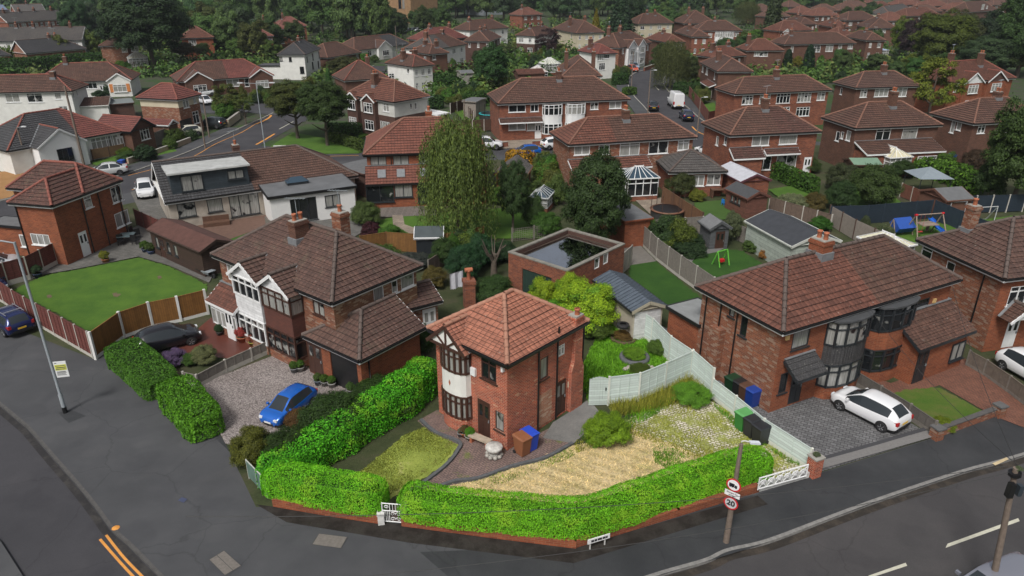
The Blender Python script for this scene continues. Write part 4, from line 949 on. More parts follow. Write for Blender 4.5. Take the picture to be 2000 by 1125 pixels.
# one sheet to the horizon
mb=MB(); mb.poly([V(-3000,-200,-.14),V(3000,-200,-.14),V(3000,3600,-.14),V(-3000,3600,-.14)])
FARG=ground('estate_ground',[(.28,(.020,.040,.012)),(.42,(.034,.066,.018)),(.50,(.055,.052,.040)),(.58,(.038,.070,.018)),(.72,(.024,.046,.014))],.13,6,.95,.06,5)
tag(mb.build('ground',FARG),kind='structure')
# the two streets in front
sheet('road',[(-500,1600),(-700,560),(0,700),(260,1000),(560,1150),(520,1900)],-.115,ROADM,side=0)
sheet('road',[(560,1150),(1200,1100),(2000,840),(2700,640),(3200,1400),(1200,2200),(520,1900)],-.111,ROADB,side=0)
KL=[(-400,560),(-60,738),(0,787),(42,822),(60,838),(105,890),(155,947),(188,988),(220,1031),(253,1061),(283,1091),(312,1121)]
KC=[(360,1165),(430,1205),(520,1230),(640,1245),(800,1243),(950,1225),(1100,1185)]
KR=[(1273,1124),(1376,1094),(1421,1074),(1500,1055),(1625,1008),(1726,971),(1876,921),(1946,902),(2000,886),(2150,840),(2500,735)]
sheet('pavement',KL+KC+KR+[(2700,330),(1900,285),(1440,272),(1380,294),(1060,303),(700,313),(560,321),(470,314),(375,337),(310,361),(257,375),(0,434),(-500,470)],0,ASPH,side=.16)
ribbon('kerb',KL+KC[:4],.13,.006,plain((.075,.072,.07),.9,.3,5,key='dark_kerb'),h=.16); ribbon('kerb',KC[3:]+KR,.16,.006,plain((.20,.195,.185),.9,.3,5,key='grey_kerb'),h=.16)
# darker newer tarmac round the corner, worn patches
sheet('pavement_patch',[(215,700),(330,775),(430,865),(500,930),(530,985),(640,1012),(700,960),(640,880),(430,770),(300,690)],.004,ASPHD,side=0)
sheet('pavement_patch',[(820,1078),(880,1130),(905,1240),(1100,1190),(1273,1128),(1376,1098),(1500,1059),(1625,1012),(1726,975),(1876,925),(2000,890),(2000,800),(1940,815),(1822,857),(1600,925),(1480,965),(1320,1005),(1120,1067)],.004,ASPHD,side=0)
sheet('pavement_patch',[(500,985),(540,990),(745,1020),(790,1024),(1120,1068),(1480,968),(1500,985),(1120,1100),(800,1060),(560,1020)],.008,ground('leaf_litter',[(.4,(.016,.013,.011)),(.6,(.034,.030,.026))],1.2,14,.95,.02),side=0)
sheet('pavement_patch',[(113,806),(138,800),(168,812),(134,826)],.008,ASPHD,side=0)
# yellow lines, hydrant mark, centre dashes
YEL=plain((.62,.27,.055),.8,.15,4,key='yellow_line'); WLN=plain((.50,.49,.40),.8,.15,6,key='white_line')
for k in (0,1): ribbon('road_marking',[(194+k*12,1049-k*8),(228+k*13,1088-k*3),(265+k*18,1128),(310+k*20,1175)],.10,-.106,YEL)
sheet('road_marking',[(1848,1066),(1852,1058),(1990,1008),(1993,1014)],-.106,WLN,side=0)
sheet('road_marking',[(1690,1128),(1698,1120),(1770,1095),(1773,1101)],-.106,WLN,side=0)
MB().lathe([(0,.03),(.12,.03),(.16,0)],10,tuple(P(226,1031))).build('kerb_marking',YEL); bpy.data.objects['kerb_marking']['kind']='structure'
sheet('kerb_marking',[(1938,905),(1966,893),(1970,897),(1944,909)],.010,plain((.50,.40,.24),.8,.2,key='worn_yellow'),side=0)
ribbon('gutter_debris',KR,.32,-.105,ground('gutter_debris',[(.45,(.03,.026,.022)),(.6,(.055,.045,.036))],1.5,14),off=-.27); ribbon('gutter_debris',KL[2:],.28,-.109,ground('gutter_dirt',[(.45,(.026,.025,.026)),(.6,(.045,.042,.040))],1.5,14),off=-.25)
# far side kerb on the left road
sheet('pavement',[(-300,760),(2,1058),(25,1094),(48,1130),(60,1300),(-300,1300)],.002,ASPH,side=.15)
# inspection covers
def cover(label,pts,split,mat):
    q=[P(*p) for p in pts]; r=empty('service_cover',q[0],0,label,'service cover','service covers in the pavement'); o=q[0]
    f=MB(); f.poly([p-o+V(0,0,.012) for p in q]); f.build('frame',plain((.05,.05,.05),.8,.2,key='cover_frame'),r)
    def lid(a,b,c,d):
        m=MB(); ctr=(a+b+c+d)/4; m.poly([ctr+(p-ctr)*.93-o+V(0,0,.017) for p in (a,b,c,d)]); m.build('lid',mat,r)
    if split:
        m0,m1=(q[0]+q[1])/2,(q[2]+q[3])/2; lid(q[0],m0,m1,q[3]); lid(m0,q[1],q[2],m1)
    else: lid(*q)
    return r
CVM=plain((.15,.135,.12),.75,.2,8,key='cover_lid')
cover('twin panel service cover below the left hedge and wall',[(608,1064),(622,1042),(680,1049),(667,1072)],0,CVM).name='service_cover'
cover('twin panel service cover at the bottom edge turned like a diamond',[(408,1093),(437,1075),(472,1106),(440,1125)],1,CVM)
cover('small blue grey cover plate alone on the wide pavement',[(347,978),(355,971),(367,975),(359,983)],0,plain((.05,.06,.11),.6,.2,key='blue_cover'))
# ================================================================ THE PLOT ON THE CORNER
z=iter([.006+.004*i for i in range(80)])
def S(name,pts,mat,side=.0): return sheet(name,pts,next(z),mat,side=side,rag=.05 if name=='lawn' or mat is SETTS else 0)
S('gardens',[(-100,590),(180,700),(205,690),(365,750),(440,865),(500,990),(530,990),(745,1020),(790,1022),(1120,1064),(1480,960),(1580,930),(1822,855),(2000,790),(2400,700),(2600,350),(1900,290),(1440,280),(1060,310),(700,318),(560,328),(470,330),(330,380),(150,420),(-100,480)],SOIL)
S('lawn',[(640,985),(700,925),(790,850),(835,832),(897,868),(872,905),(840,926),(735,990)],OLIVE)
_t=STRAW.node_tree; _b=_t.nodes['Principled BSDF']; _c=_b.inputs['Base Color'].links[0].from_socket; _m=nd(_t,'ShaderNodeMapping'); _m.inputs['Rotation'].default_value=(0,0,R(-62)); _t.links.new(pos(_t),_m.inputs[0]); _w=nd(_t,'ShaderNodeTexWave',Scale=.5,Distortion=2.6,Detail=3); _t.links.new(_m.outputs[0],_w.inputs[0]); _t.links.new(mix(_t,1,_c,ramp(_t,_w.outputs[1],[(.15,(.80,.80,.70)),(.6,(1.05,1.04,1.03))]),'MULTIPLY'),_b.inputs['Base Color'])   # mower swaths
S('lawn',[(880,946),(930,938),(1000,915),(1115,870),(1150,866),(1235,832),(1325,864),(1420,906),(1490,928),(1420,948),(1300,988),(1120,1040),(960,1012),(800,1005)],STRAW)
S('path',[(752,1018),(788,1022),(870,950),(930,938),(1000,915),(1065,898),(1120,868),(1075,835),(990,880),(855,800),(815,822),(845,848),(895,868),(878,902),(845,926),(775,978)],PAVER)
S('path',[(1060,855),(1120,866),(1180,815),(1150,780),(1080,825)],CONCG)
S('driveway',[(1200,835),(1245,808),(1330,778),(1395,785),(1583,897),(1575,930),(1500,938),(1420,912),(1320,868),(1235,838)],SETTS)
S('lawn',[(1120,745),(1150,690),(1190,610),(1215,612),(1350,702),(1345,712),(1190,744)],LAWNB)
EDGE=plain((.09,.095,.10),.9,.3,6,key='stone_edging')
for nm,e in (('edging',[(822,822),(850,846),(897,866),(893,884),(874,908),(845,932),(800,965)]),('edging',[(860,952),(890,942),(935,936),(1000,913),(1065,896),(1118,868)])):
    ribbon(nm,e,.16,.14,EDGE,h=.14)
S('driveway',[(1222,598),(1300,640),(1335,655),(1505,792),(1640,742),(1824,853),(1597,923),(1577,893),(1390,735),(1350,705),(1200,604)],BLOCK)
ribbon('driveway_border',[(1594,914),(1700,884),(1818,850)],.5,.125,plain((.17,.165,.16),.9,.15,8,key='border_setts'))
ribbon('driveway_border',[(1592,903),(1700,873),(1808,841)],.22,.13,plain((.05,.05,.055),.9,.15,8,key='dark_border'))
S('driveway',[(1700,735),(1740,748),(1885,700),(2060,795),(2040,850),(1940,812),(1835,752),(1745,785)],HERR)
S('lawn',[(1735,775),(1770,760),(1835,757),(1918,802),(1835,835),(1810,838)],ground('patchy_lawn',[(.3,(.14,.11,.045)),(.5,(.075,.12,.018)),(.7,(.05,.11,.012))],.7,20,.95,.03))
S('driveway',[(440,866),(383,752),(545,690),(700,765),(640,800),(560,845),(500,885)],GRAVEL)
S('paving',[(612,792),(690,752),(770,790),(690,830),(640,812)],FLAGS)
S('driveway',[(330,690),(412,620),(540,665),(450,700),(390,695),(360,700)],RDRIVE)
S('lawn',[(25,566),(90,537),(150,527),(270,503),(330,520),(405,556),(400,580),(190,655)],LAWN)
for _p in ([(219,573),(228,571),(236,575),(229,580),(221,578)],[(90,577),(97,575),(102,580),(95,584)],[(305,540),(312,538),(316,543),(309,545)]): S('lawn',_p,ground('bare_earth',[(.3,(.10,.075,.045)),(.7,(.15,.12,.07))],2,20))
S('patio',[(60,545),(125,505),(270,440),(310,420),(430,515),(408,552),(330,518),(270,501),(150,525),(90,535)],FLAGS)
S('driveway',[(255,375),(312,360),(330,440),(280,430)],FLAGS)
S('lawn',[(430,475),(480,450),(530,440),(560,455),(480,490)],TURF)
S('patio',[(350,435),(520,400),(540,435),(440,470)],plain((.13,.075,.055),.85,.2,3,key='old_patio'))
S('patio',[(590,430),(710,410),(712,450),(680,470),(610,450)],FLAGS)
S('lawn',[(740,430),(790,420),(1000,405),(1090,430),(1070,465),(960,466),(800,478),(740,455)],LAWN)
S('decking',[(742,402),(850,398),(852,420),(744,424)],boards('grey_decking',(.15,.13,.115),.14,True))
S('path',[(766,420),(787,420),(790,438),(830,452),(812,462),(768,440)],BEIGE)
S('patio',[(1240,390),(1300,385),(1345,432),(1270,418)],BEIGE)
S('lawn',[(1270,418),(1345,432),(1350,440),(1275,440)],LAWN)
S('lawn',[(1355,395),(1420,390),(1450,420),(1400,432),(1368,428)],TURF)
S('lawn',[(1230,515),(1278,508),(1370,582),(1330,610),(1228,560)],LAWND)
S('paving',[(1205,470),(1242,470),(1282,510),(1230,518)],plain((.15,.14,.125),.9,.2,4,key='old_decking'))
S('lawn',[(1340,510),(1400,485),(1450,490),(1490,515),(1420,545),(1385,545)],LAWND)
S('path',[(1335,510),(1370,485),(1420,482),(1400,492),(1360,500),(1345,520)],CONCG)
S('lawn',[(1690,455),(1815,430),(1900,455),(1850,475),(1740,478)],LAWN)
S('lawn',[(1820,440),(1990,420),(1990,445),(1910,448)],LAWN)
S('lawn',[(1500,370),(1560,360),(1600,385),(1520,385)],LAWN)
# ================================================================ HOUSES IN FRONT
def absorb(h,sub):
    a=math.atan2(sub.u.y,sub.u.x)-math.atan2(h.u.y,h.u.x); off=h.loc(sub.o); off.z=0; c,s_=math.cos(a),math.sin(a)
    for ch in list(sub.root.children):
        l=ch.location; ch.location=V(c*l.x-s_*l.y+off.x,s_*l.x+c*l.y+off.y,l.z); ch.rotation_euler.z+=a; ch.parent=h.root
    bpy.data.objects.remove(sub.root)
# --- the small detached house on the corner plot
h=House('brick_house','small detached red brick house with round white bay, standing alone on the bright corner plot',(834,641),(991,714),6.0,4.9,33,BR_MAIN,T_MAIN,ov=.28,ridge=plain((.34,.17,.115),.85,.2,6,key='ridge_terracotta'),fascia=BLACK,step=.30)
MAIN=h
h.win('F',954.5,722,.98,1.25,'b2tp'); h.win('F',945,818,.85,2.05,'b',door=True); h.win('F',975.7,823,.55,1.05,'b1p')
h.win('R',1063,719,.62,1.2,'b1p'); h.win('R',1097,684,.5,.62,'w2ts'); h.win('R',1095,782,.85,2.0,'b',door=True)
h.walls(); h.done_walls(); h.hip(split=None)
u1=h.px(920,745,'F')[0]; u0=max(.6,u1-2.4)
h.bay(u0,u1,.55,[(-.1,.75,BR_MAIN),(.75,2.05,'glass'),(2.05,3.30,RENDER),(3.30,4.52,'glass')],'round',BROWNF,.3,nseg=8)
uc,zr=h.gablet(.12,u1+.05,.50,4.52,41,T_MAIN,RENDER,ov=.14,front=.07,barge=BROWNF); strut_gable(h,uc,.12,u1+.05,.50,4.52,math.tan(R(41)))
MB().box(.12,u1+.05,-.5,-.28,4.45,4.52).build('gable_soffit',BROWNF,h.root)
uc=(u0+u1)/2
MB().poly([V(uc-.07,-.565,2.68),V(uc,-.565,2.5),V(uc+.07,-.565,2.68),V(uc,-.565,2.86)]).build('diamond_motif',TERRA,h.root)
t0=h.px(1121,745,'R')[0]
PJ=.2; mb=MB(); mb.box(h.W,h.W+.22,t0-.50,t0+.50,-.1,2.35); mb.poly([V(h.W+.22,t0-.50,2.35),V(h.W+.22,t0+.50,2.35),V(h.W+.22,t0+.29,2.95),V(h.W+.22,t0-.29,2.95)])
mb.poly([V(h.W,t0-.50,2.35),V(h.W+.22,t0-.50,2.35),V(h.W+.22,t0-.29,2.95),V(h.W,t0-.29,2.95)]); mb.poly([V(h.W+.22,t0+.50,2.35),V(h.W,t0+.50,2.35),V(h.W,t0+.29,2.95),V(h.W+.22,t0+.29,2.95)])
mb.box(h.W-.3,h.W+.222,t0-.29,t0+.29,2.95,5.22); mb.box(h.W-.29,h.W+.25,t0-.33,t0+.33,5.22,5.34); mb.box(h.W-.3,h.W+.22,t0-.29,t0+.29,5.34,5.42,1)
c=mb.build('chimney',[BR_MAIN,CONC],h.root); MB().lathe([(.13,0),(.12,.22),(.15,.25),(.15,.33),(.1,.33)],12,(h.W+.03,t0,5.42)).build('chimney_pot',TERRA,c)
MB().obox((h.W-.29,t0,5.12),(.10,0,.07),(0,.42,0),(-.05,0,.10)).build('flashing',LEAD,c)
for xx,yy in ((1050,760),(1086,740),(1136,700)): h.pipe('R',h.px(xx,yy,'R')[0],0,None,BLACK)
MB().tube([h.wp('R',h.px(1086,690,'R')[0],4.7,.12),h.wp('R',h.px(1086,690,'R')[0],5.35,.16)],.05,8).build('soil_pipe',BLACK,h.root)
t1=h.px(926,725,'F'); MB().box(t1[0]-.16,t1[0]+.16,-.12,0,t1[1]-.2,t1[1]+.2).build('alarm_box',WHITE,h.root)
t1=h.px(984,720,'F'); MB().box(t1[0]-.06,t1[0]+.06,-.15,0,t1[1]-.12,t1[1]+.12).build('security_camera',WHITE,h.root)
t1=h.px(1112,749,'R'); MB().box(h.W,h.W+.05,t1[0]-.14,t1[0]+.14,t1[1]-.16,t1[1]+.16).build('vent_plate',CREAM,h.root)
t1=h.px(1066,800,'R')
# patched pale brickwork under the stair window
MB().box(h.W,h.W+.012,t1[0]-.55,t1[0]+.45,.15,2.0).build('patched_brickwork',brick((.42,.20,.12),(.30,.12,.07),(.42,.34,.27),'pale_brick',.25,(.5,.36,.26)),h.root)
# --- the white and brown bay semi next door
h=House('semi_detached_house','brown roofed semi with white clad bay and brick hung bay beside the gravel drive',(412,497),(648,593),6.8,4.9,34,BR_MIX,T_DBR,ov=.3,ridge=RIDGE_D,gut=BLACK)
NB=h
h.win('F',622,599,1.0,1.15,'b2t'); h.win('F',452,533,.9,1.1,'w2s')
h.win('R',740,578,.75,1.35,'w1p'); h.win('R',796,548,1.05,.95,'w1'); h.win('R',771,560,.45,.8,'w1')
h.walls(side={'R':BR_TAW}); h.done_walls(); h.hip()
CLAD=boards('white_cladding',(.70,.71,.72),.17,False,.75,.5)
HUNG=brick((.115,.040,.028),(.09,.032,.024),(.07,.03,.022),'hung_tile')
m=h.W/2
h.bay(m-2.75,m-.12,.85,[(-.1,.62,BR_MIX),(.62,2.1,'glass'),(2.1,3.35,CLAD),(3.35,4.62,'glass')],'square',WHITE,.3)
h.bay(m+.12,m+2.75,.85,[(-.1,.62,BR_MIX),(.62,2.1,'glass'),(2.1,3.35,HUNG),(3.35,4.62,'glass')],'square',BROWNF,.3)
h.gablet(m-2.75,m-.12,.85,4.62,34,T_DBR,CLAD,ov=.2,barge=WHITE,ridge=RIDGE_D); h.gablet(m+.12,m+2.75,.85,4.62,34,T_DBR,CLAD,ov=.2,barge=WHITE,ridge=RIDGE_D)
# glazed porch on the left, tiled lean-to
pu0,pu1=.0,2.75
h.lean(pu0-.2,pu1+.1,1.25,3.05,2.15,T_RBR)
fb=MB(); gb=MB()
for a,b in ((V(pu0,-1.05,0),V(pu1-.1,-1.05,0)),(V(pu0,0,0),V(pu0,-1.05,0))):
    n=max(2,round((b-a).length/.55)); gb.poly([a+V(0,0,.7),b+V(0,0,.7),b+V(0,0,2.15),a+V(0,0,2.15)])
    for i in range(n+1): p=a.lerp(b,i/n); fb.bar(p+V(0,0,.6),p+V(0,0,2.15),.08)
    for zz in (.66,1.7,2.1): fb.bar(a+V(0,0,zz),b+V(0,0,zz),.08,.08)
f=fb.build('porch_frame',WHITE,h.root); gb.build('pane',GL,f); MB().box(pu0,pu1-.1,-1.04,0,-.1,.6).build('porch_wall',BR_MIX,h.root)
h.put_win('F',pu1-.75,1.08,.85,2.0,'w',off=-1.08,door=True)
h.chimney(h.W*.5,h.D*.36,h.ridge_z+.5,.65,.95,2,BR_BRN); h.chimney(h.W*.60,h.D*.72,h.ridge_z+.65,.8,.7,1,BR_MIX)
g=House('wing','wing',(590,655),(702,706),(835,640),2.55,30,BR_ORG,T_DBR,ov=.28,ridge=RIDGE_D)
gv=(P(835,640,2.55)-P(702,706,2.55)).length; bpy.data.objects.remove(g.root)
g=House('wing','wing',(590,655),(702,706),gv,2.55,30,BR_ORG,T_DBR,ov=.28,ridge=RIDGE_D)
gs=boards('shutter_black',(.016,.016,.018),.09,False,.3,.4)
t,zc=g.px(672,722,'F'); w_=2.2; g.holes['F']=[(t-w_/2,t+w_/2,-.1,2.1)]; MB().box(t-w_/2,t+w_/2,.06,.1,0,2.1).build('garage_door',gs,g.root)
g.win('F',615,696,1.3,2.05,'b',door=True); g.walls(); g.done_walls(); g.hip(hips='FRL',axis='v'); g.pipe('R',.5,0,2.5); absorb(h,g)
g=House('wing','wing',(795,605),(865,587),3.2,2.5,25,BR_MIX,T_DBR,ov=.25,ridge=RIDGE_D); g.win('F',838,607,.9,2.0,'w',door=True); g.walls(); g.done_walls(); g.hip(hips='FB',axis='u'); absorb(h,g)
# --- the dark framed semi to the right
h=House('semi_detached_house','brick semi with dark grey framed curved bays behind the white hatchback on grey blocks',(1530,650),(1878,545),6.3,4.9,34,BR_ORG,T_RBR,ov=.3,ridge=RIDGE_D,gut=BLACK)
RS=h
h.win('F',1565,659,1.25,1.2,'k1'); h.win('F',1799,603,1.25,1.2,'k1t'); h.win('F',1555,756,.9,2.05,'k',door=True); h.win('F',1530,748,.55,1.2,'k1')
h.win('L',1453,637,.45,1.2,'k1'); h.win('L',1430,606,.4,.75,'k1')
h.walls(side={'L':BR_MIX}); h.done_walls()
h.hip(split=h.W*.5,mat2=T_BRN)
b0=h.px(1600,700,'F')[0]; bm=h.px(1683,680,'F')[0]; b1=h.px(1772,640,'F')[0]
DT=tiles((.055,.056,.06),.2,'dark_hung_tile',.17,.11)
h.bay(b0+.15,bm-.25,.75,[(-.1,.75,BR_ORG),(.75,2.1,'glass'),(2.1,3.2,DT),(3.2,4.6,'glass')],'round',ANTH,.3,cap=FELT,nseg=6)
h.bay(bm+.25,b1-.25,.75,[(-.1,.75,BR_ORG),(.75,2.1,'glass'),(2.1,3.2,BR_ORG),(3.2,4.6,'glass')],'round',ANTH,.3,cap=FELT,nseg=6)
t,_=h.px(1556,730,'F'); h.lean(t-1.15,t+1.0,1.0,3.05,2.3,DT,fas=ANTH); 
t,_=h.px(1610,700,'F'); 
q0=h.pxz(1797,685,2.35); q1=h.pxz(1921,651,2.35); pr=-q0.y
h.block(q0.x+.25,q1.x-.25,-pr+.25,1.0,2.35,BR_ORG,None); h.lean(q0.x,q1.x,pr,3.55,2.35,T_BRN,fas=ANTH)
h.block(h.W-.01,q1.x-.25,1.0,h.D-.3,2.6,BR_ORG,FELTG); 
mb=MB(); mb.poly([V(q0.x+.25,-pr+.25,2.34),V(q0.x+.25,-.0,2.34),V(q0.x+.25,-.0,3.4)]); mb.poly([V(q1.x-.25,-pr+.25,2.34),V(q1.x-.25,0,3.4),V(q1.x-.25,0,2.34)]); mb.build('porch_gable',BR_ORG,h.root)
h.win('F',1799,709,.9,2.05,'k',off=-pr+.24,door=True); h.win('F',1869,685,1.25,1.05,'k2',off=-pr+.24)
h.chimney(h.W*.40,h.D*.5,h.ridge_z+.75,.75,.95,2,BR_ORG)
for x,y in ((1375,600),(1437,610),(1406,590)): h.pipe('L',h.px(x,y+40,'L')[0],0)
mb=MB().box(-.42,0,h.px(1402,680,'L')[0]-.4,h.px(1402,680,'L')[0]+.4,-.1,3.2); mb.build('side_breast',BR_MIX,h.root)
# flat roofed store at its back left
q=h.pxz(1376,625,2.6); h.block(.02,2.2,h.D,h.D+2.6,2.5,BR_ORG,plain((.22,.23,.23),.7,.2,1.5,key='pale_felt_roof'),name='store_wall')
h.pipe('F',bm,0)
for x,y in ((1537,659),(1824,587)): t,zc=h.px(x,y,'F'); MB().lathe([(0,-.0),(.13,.0),(.15,.06),(0,.06)],10).mesh; MB().box(t-.12,t+.12,-.08,0,zc-.12,zc+.12).build('alarm_box',plain((.62,.42,.18),.5,.1,key='alarm_yellow'),h.root)
# --- right hand edge house
h=House('semi_detached_house','brick house cut by the right edge with white door and small tiled porch',(1962,546),12.0,(1790,468),4.9,34,BR_MIX,T_DBR,ov=.3,ridge=RIDGE_D)
h.win('F',1988,577,1.3,1.2,'w2t'); h.win('L',1809,497,.9,1.1,'w1t'); h.win('L',1856,522,.65,.7,'w1')
h.win('F',1972,660,.9,2.05,'w',door=True); h.walls(side={'F':BR_ORG}); h.done_walls(); h.hip()
h.gablet(.35,2.2,.9,2.45,35,T_BRN,RENDER,ov=.2,vback=0,barge=WHITE,name='porch_roof'); h.pipe('L',1.2,0); h.chimney(h.W*.5,h.D*.5,h.ridge_z+.8)
h.chimney(1.6,h.D*.75,h.ridge_z+.5,.6,.6,1)
# --- flat roofed brick garage holding rainwater
h=House('brick_garage','brick garage with parapet and a flooded flat roof mirroring the sky behind the corner house',(993,493),(1108,530),(1195,471),2.9,30,BR_RED,T_BRN,ov=0.0,cat='garage')
D_=(P(1195,471,2.9)-P(1108,530,2.9)).length; bpy.data.objects.remove(h.root)
h=House('brick_garage','brick garage with parapet and a flooded flat roof mirroring the sky behind the corner house',(993,493),(1108,530),D_,2.9,30,BR_RED,T_BRN,ov=0.0,cat='garage')
tg,_=h.px(1048,545,'F'); h.holes['F']=[(tg-1.3,tg+1.3,-.1,2.05)]; MB().box(tg-1.3,tg+1.3,.07,.1,0,2.05).build('garage_door',boards('green_door',(.012,.035,.025),.14,True),h.root)
h.win('R',1166,514,.6,.8,'w1ps'); h.win('R',1183,505,.6,.8,'w1ps'); h.walls(); h.done_walls()
mb=MB(); W,D=h.W,h.D; pt=.26
for x0,x1,y0,y1 in ((0,W,0,pt),(0,W,D-pt,D),(0,pt,pt,D-pt),(W-pt,W,pt,D-pt)): mb.box(x0-.03 if x0==0 else x0,x1+.03 if x1==W else x1,y0-.03 if y0==0 else y0,y1+.03 if y1==D else y1,2.88,2.97)
mb.build('parapet_coping',plain((.20,.19,.165),.9,.3,3,key='old_coping'),h.root)
MB().box(pt,W-pt,pt,D-pt,2.5,2.58).build('flat_roof',plain((.055,.04,.028),.9,.4,1.5,key='wet_felt'),h.root)
m_,t_,b_=newmat('rain_water'); b_.inputs['Base Color'].default_value=(.03,.028,.025,1); b_.inputs['Roughness'].default_value=.02; b_.inputs['Specular IOR Level'].default_value=1.0; b_.inputs['IOR'].default_value=2.6; b_.inputs['Metallic'].default_value=1.0
n_=noise(t_,pos(t_),.5,4,.7); t_.links.new(ramp(t_,n_,[(.4,(.62,.64,.68)),(.7,(.50,.49,.47))]),b_.inputs['Base Color'])
mb=MB(); mb.poly([V(pt+.1,pt+.1,2.62),V(W-pt-.25,pt+.05,2.62),V(W-pt-.1,D-pt-.4,2.62),V(pt+.3,D-pt-.2,2.62)]); mb.build('rainwater_pool',m_,h.root)
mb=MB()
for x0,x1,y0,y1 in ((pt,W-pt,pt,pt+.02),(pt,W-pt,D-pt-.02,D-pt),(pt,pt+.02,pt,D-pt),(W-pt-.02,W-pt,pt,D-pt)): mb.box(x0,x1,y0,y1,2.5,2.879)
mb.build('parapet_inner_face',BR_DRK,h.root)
# --- prefabricated garage with ribbed grey roof and white door
h=House('prefab_garage','pale garage with ribbed blue grey roof and white roller door beside the green fence',(1235,609),(1303,597),5.2,2.15,22,plain((.40,.36,.29),.85,.12,key='prefab_wall'),T_SLT,ov=.18,cat='garage',fascia=plain((.36,.33,.25),.8,.1,key='prefab_fascia'),step=0)
MB().box(.12,h.W-.12,-.03,.02,0,1.95).build('garage_door',boards('white_roller',(.62,.62,.62),.11,False,.7,.5),h.root); h.walls(); h.done_walls()
RIB=boards('ribbed_metal',(.085,.105,.13),.28,True,.45,.45); h.hip(hips='LR',axis='v',mat=RIB,caps=False); mb=MB()
H=h.ridge_z; 
for i in range(16):
    y=-.15+i*(h.D+.3)/15
    for sg in (0,1): mb.bar(V(-.18 if sg==0 else h.W+.18,y,h.z+.03),V(h.W/2,y,H+.03),.06,.05)
mb.build('roof_ribs',RIB,h.root)
# --- old red hipped house, far left
h=House('brick_house','red brick house with mottled tiled hip roof and white windows beside the big left lawn',(14,396),(101,403),7.4,4.9,36,BR_ORG,T_PLN,ov=.28,ridge=RIDGE_R)
h.win('R',172,394,.75,1.0,'w1t'); h.win('R',228,379,1.2,1.3,'w2'); h.win('R',239,427,1.6,1.25,'w2p'); h.win('R',164,470,.85,2.0,'w',door=True); h.win('F',79,468,1.7,.9,'w3p')
h.walls(); h.done_walls(); h.hip()
h.hip(u0=-3.6,u1=h.W+.26,v0=h.D*.42,v1=h.D+.27,pitch=40,axis='u',ze=4.95); h.block(-3.3,.02,h.D*.46,h.D,4.9,BR_ORG,None,'wing_wall')
h.block(-4.5,0,1.0,h.D*.4,2.4,BR_ORG,FELTG); t,zc=h.px(20,461,'F'); h.put_win('F',-1.1,1.35,.7,1.0,'w1p',off=.96)
h.pipe('R',h.px(170,440,'R')[0],0); h.pipe('R',h.px(201,425,'R')[0],0); h.pipe('R',h.D-.2,0); h.pipe('F',.1,0)
MB().box(h.W,h.W+.02,0,h.px(152,480,'R')[0],-.1,4.85).build('orange_render_face',BR_ORG,h.root)
# --- timber outbuilding on its patio
OUT=boards('brown_boards',(.045,.024,.017),.16); FELTR=plain((.085,.038,.030),.95,.25,2.5,key='red_felt')
h=shed('timber_outbuilding','long dark brown timber outbuilding with mossy red felt roof by the left lawn',(286,447),(390,492),(454,470),2.15,FELTR,OUT,22,'u','outbuilding',('F',1.6,.8,1.85),[('F',.9,1.2,.5,.9,'k1p'),('F',2.7,1.2,.5,.9,'k1p'),('F',3.8,1.2,.5,.9,'k1p')])
# --- dormer bungalow and white extension
h=House('dormer_bungalow','bungalow with dark grey boarded flat dormer and brown tiled half, patched rear wall',(321,397),(700,343),9.0,2.6,30,plain((.36,.32,.27),.9,.3,1.2,key='patched_render'),T_SLT,ov=.3,ridge=RIDGE_D,gut=BLACK)
h.win('F',365,410,1.5,1.3,'k1'); h.win('F',420,401,1.3,1.2,'k1'); h.win('F',478,400,2.6,2.0,'k3'); h.walls(); h.done_walls()
h.hip(hips='FBR',axis='u',split=h.px(497,375,'F')[0],mat2=tiles((.10,.055,.042),.2,'pan_tile',.22,.33,gap=.3))
d0=h.pxz(330,345,4.6).x; d1=h.px(495,350,'F')[0]-.3
DC=boards('dark_cladding',(.030,.042,.052),.17,False,.45,.6); zt=h.z+2.2; vd=.45
mb=MB().box(d0,d1,vd,4.2,h.z+.1,zt); mb.build('dormer_wall',DC,h.root); MB().box(d0-.2,d1+.2,vd-.35,4.4,zt,zt+.14).build('dormer_roof',plain((.40,.41,.40),.6,.25,1.2,key='pale_membrane'),h.root)
h.put_win('F',d0+1.7,h.z+1.25,1.8,1.35,'k2p',off=vd-.005); h.put_win('F',d1-1.1,h.z+1.5,1.4,.85,'k2p',off=vd-.005)
h.chimney(h.W*.42,h.D*.55,h.ridge_z+.7,.6,.8,1,BR_DRK)
g=House('wing','wing',(523,389),(697,366),4.2,2.75,20,plain((.68,.68,.67),.85,.05,key='bright_render'),T_SLT,ov=.2,gut=BLACK)
g.win('F',594,409,2.3,2.1,'k3'); g.win('F',650,392,1.4,1.1,'k2'); g.walls(); g.done_walls(); e=.2
MB().box(-e,g.W+e,-e,g.D+1.2,g.z,g.z+.16).build('flat_roof',plain((.13,.135,.14),.55,.25,.8,key='wet_membrane'),g.root)
fb=MB(); fb.bar((-e,-e,g.z+.06),(g.W+e,-e,g.z+.06),.08,.24); fb.bar((g.W+e,-e,g.z+.06),(g.W+e,g.D+1,g.z+.06),.08,.24); fb.bar((-e,-e,g.z+.06),(-e,g.D+1,g.z+.06),.08,.24); fb.build('fascia',BLACK,g.root)
q=g.pxz(580,358,2.9); mb=MB(); mb.box(q.x-.95,q.x+.95,q.y-.55,q.y+.55,g.z+.15,g.z+.4); mb.build('lantern_kerb',ANTH,g.root)
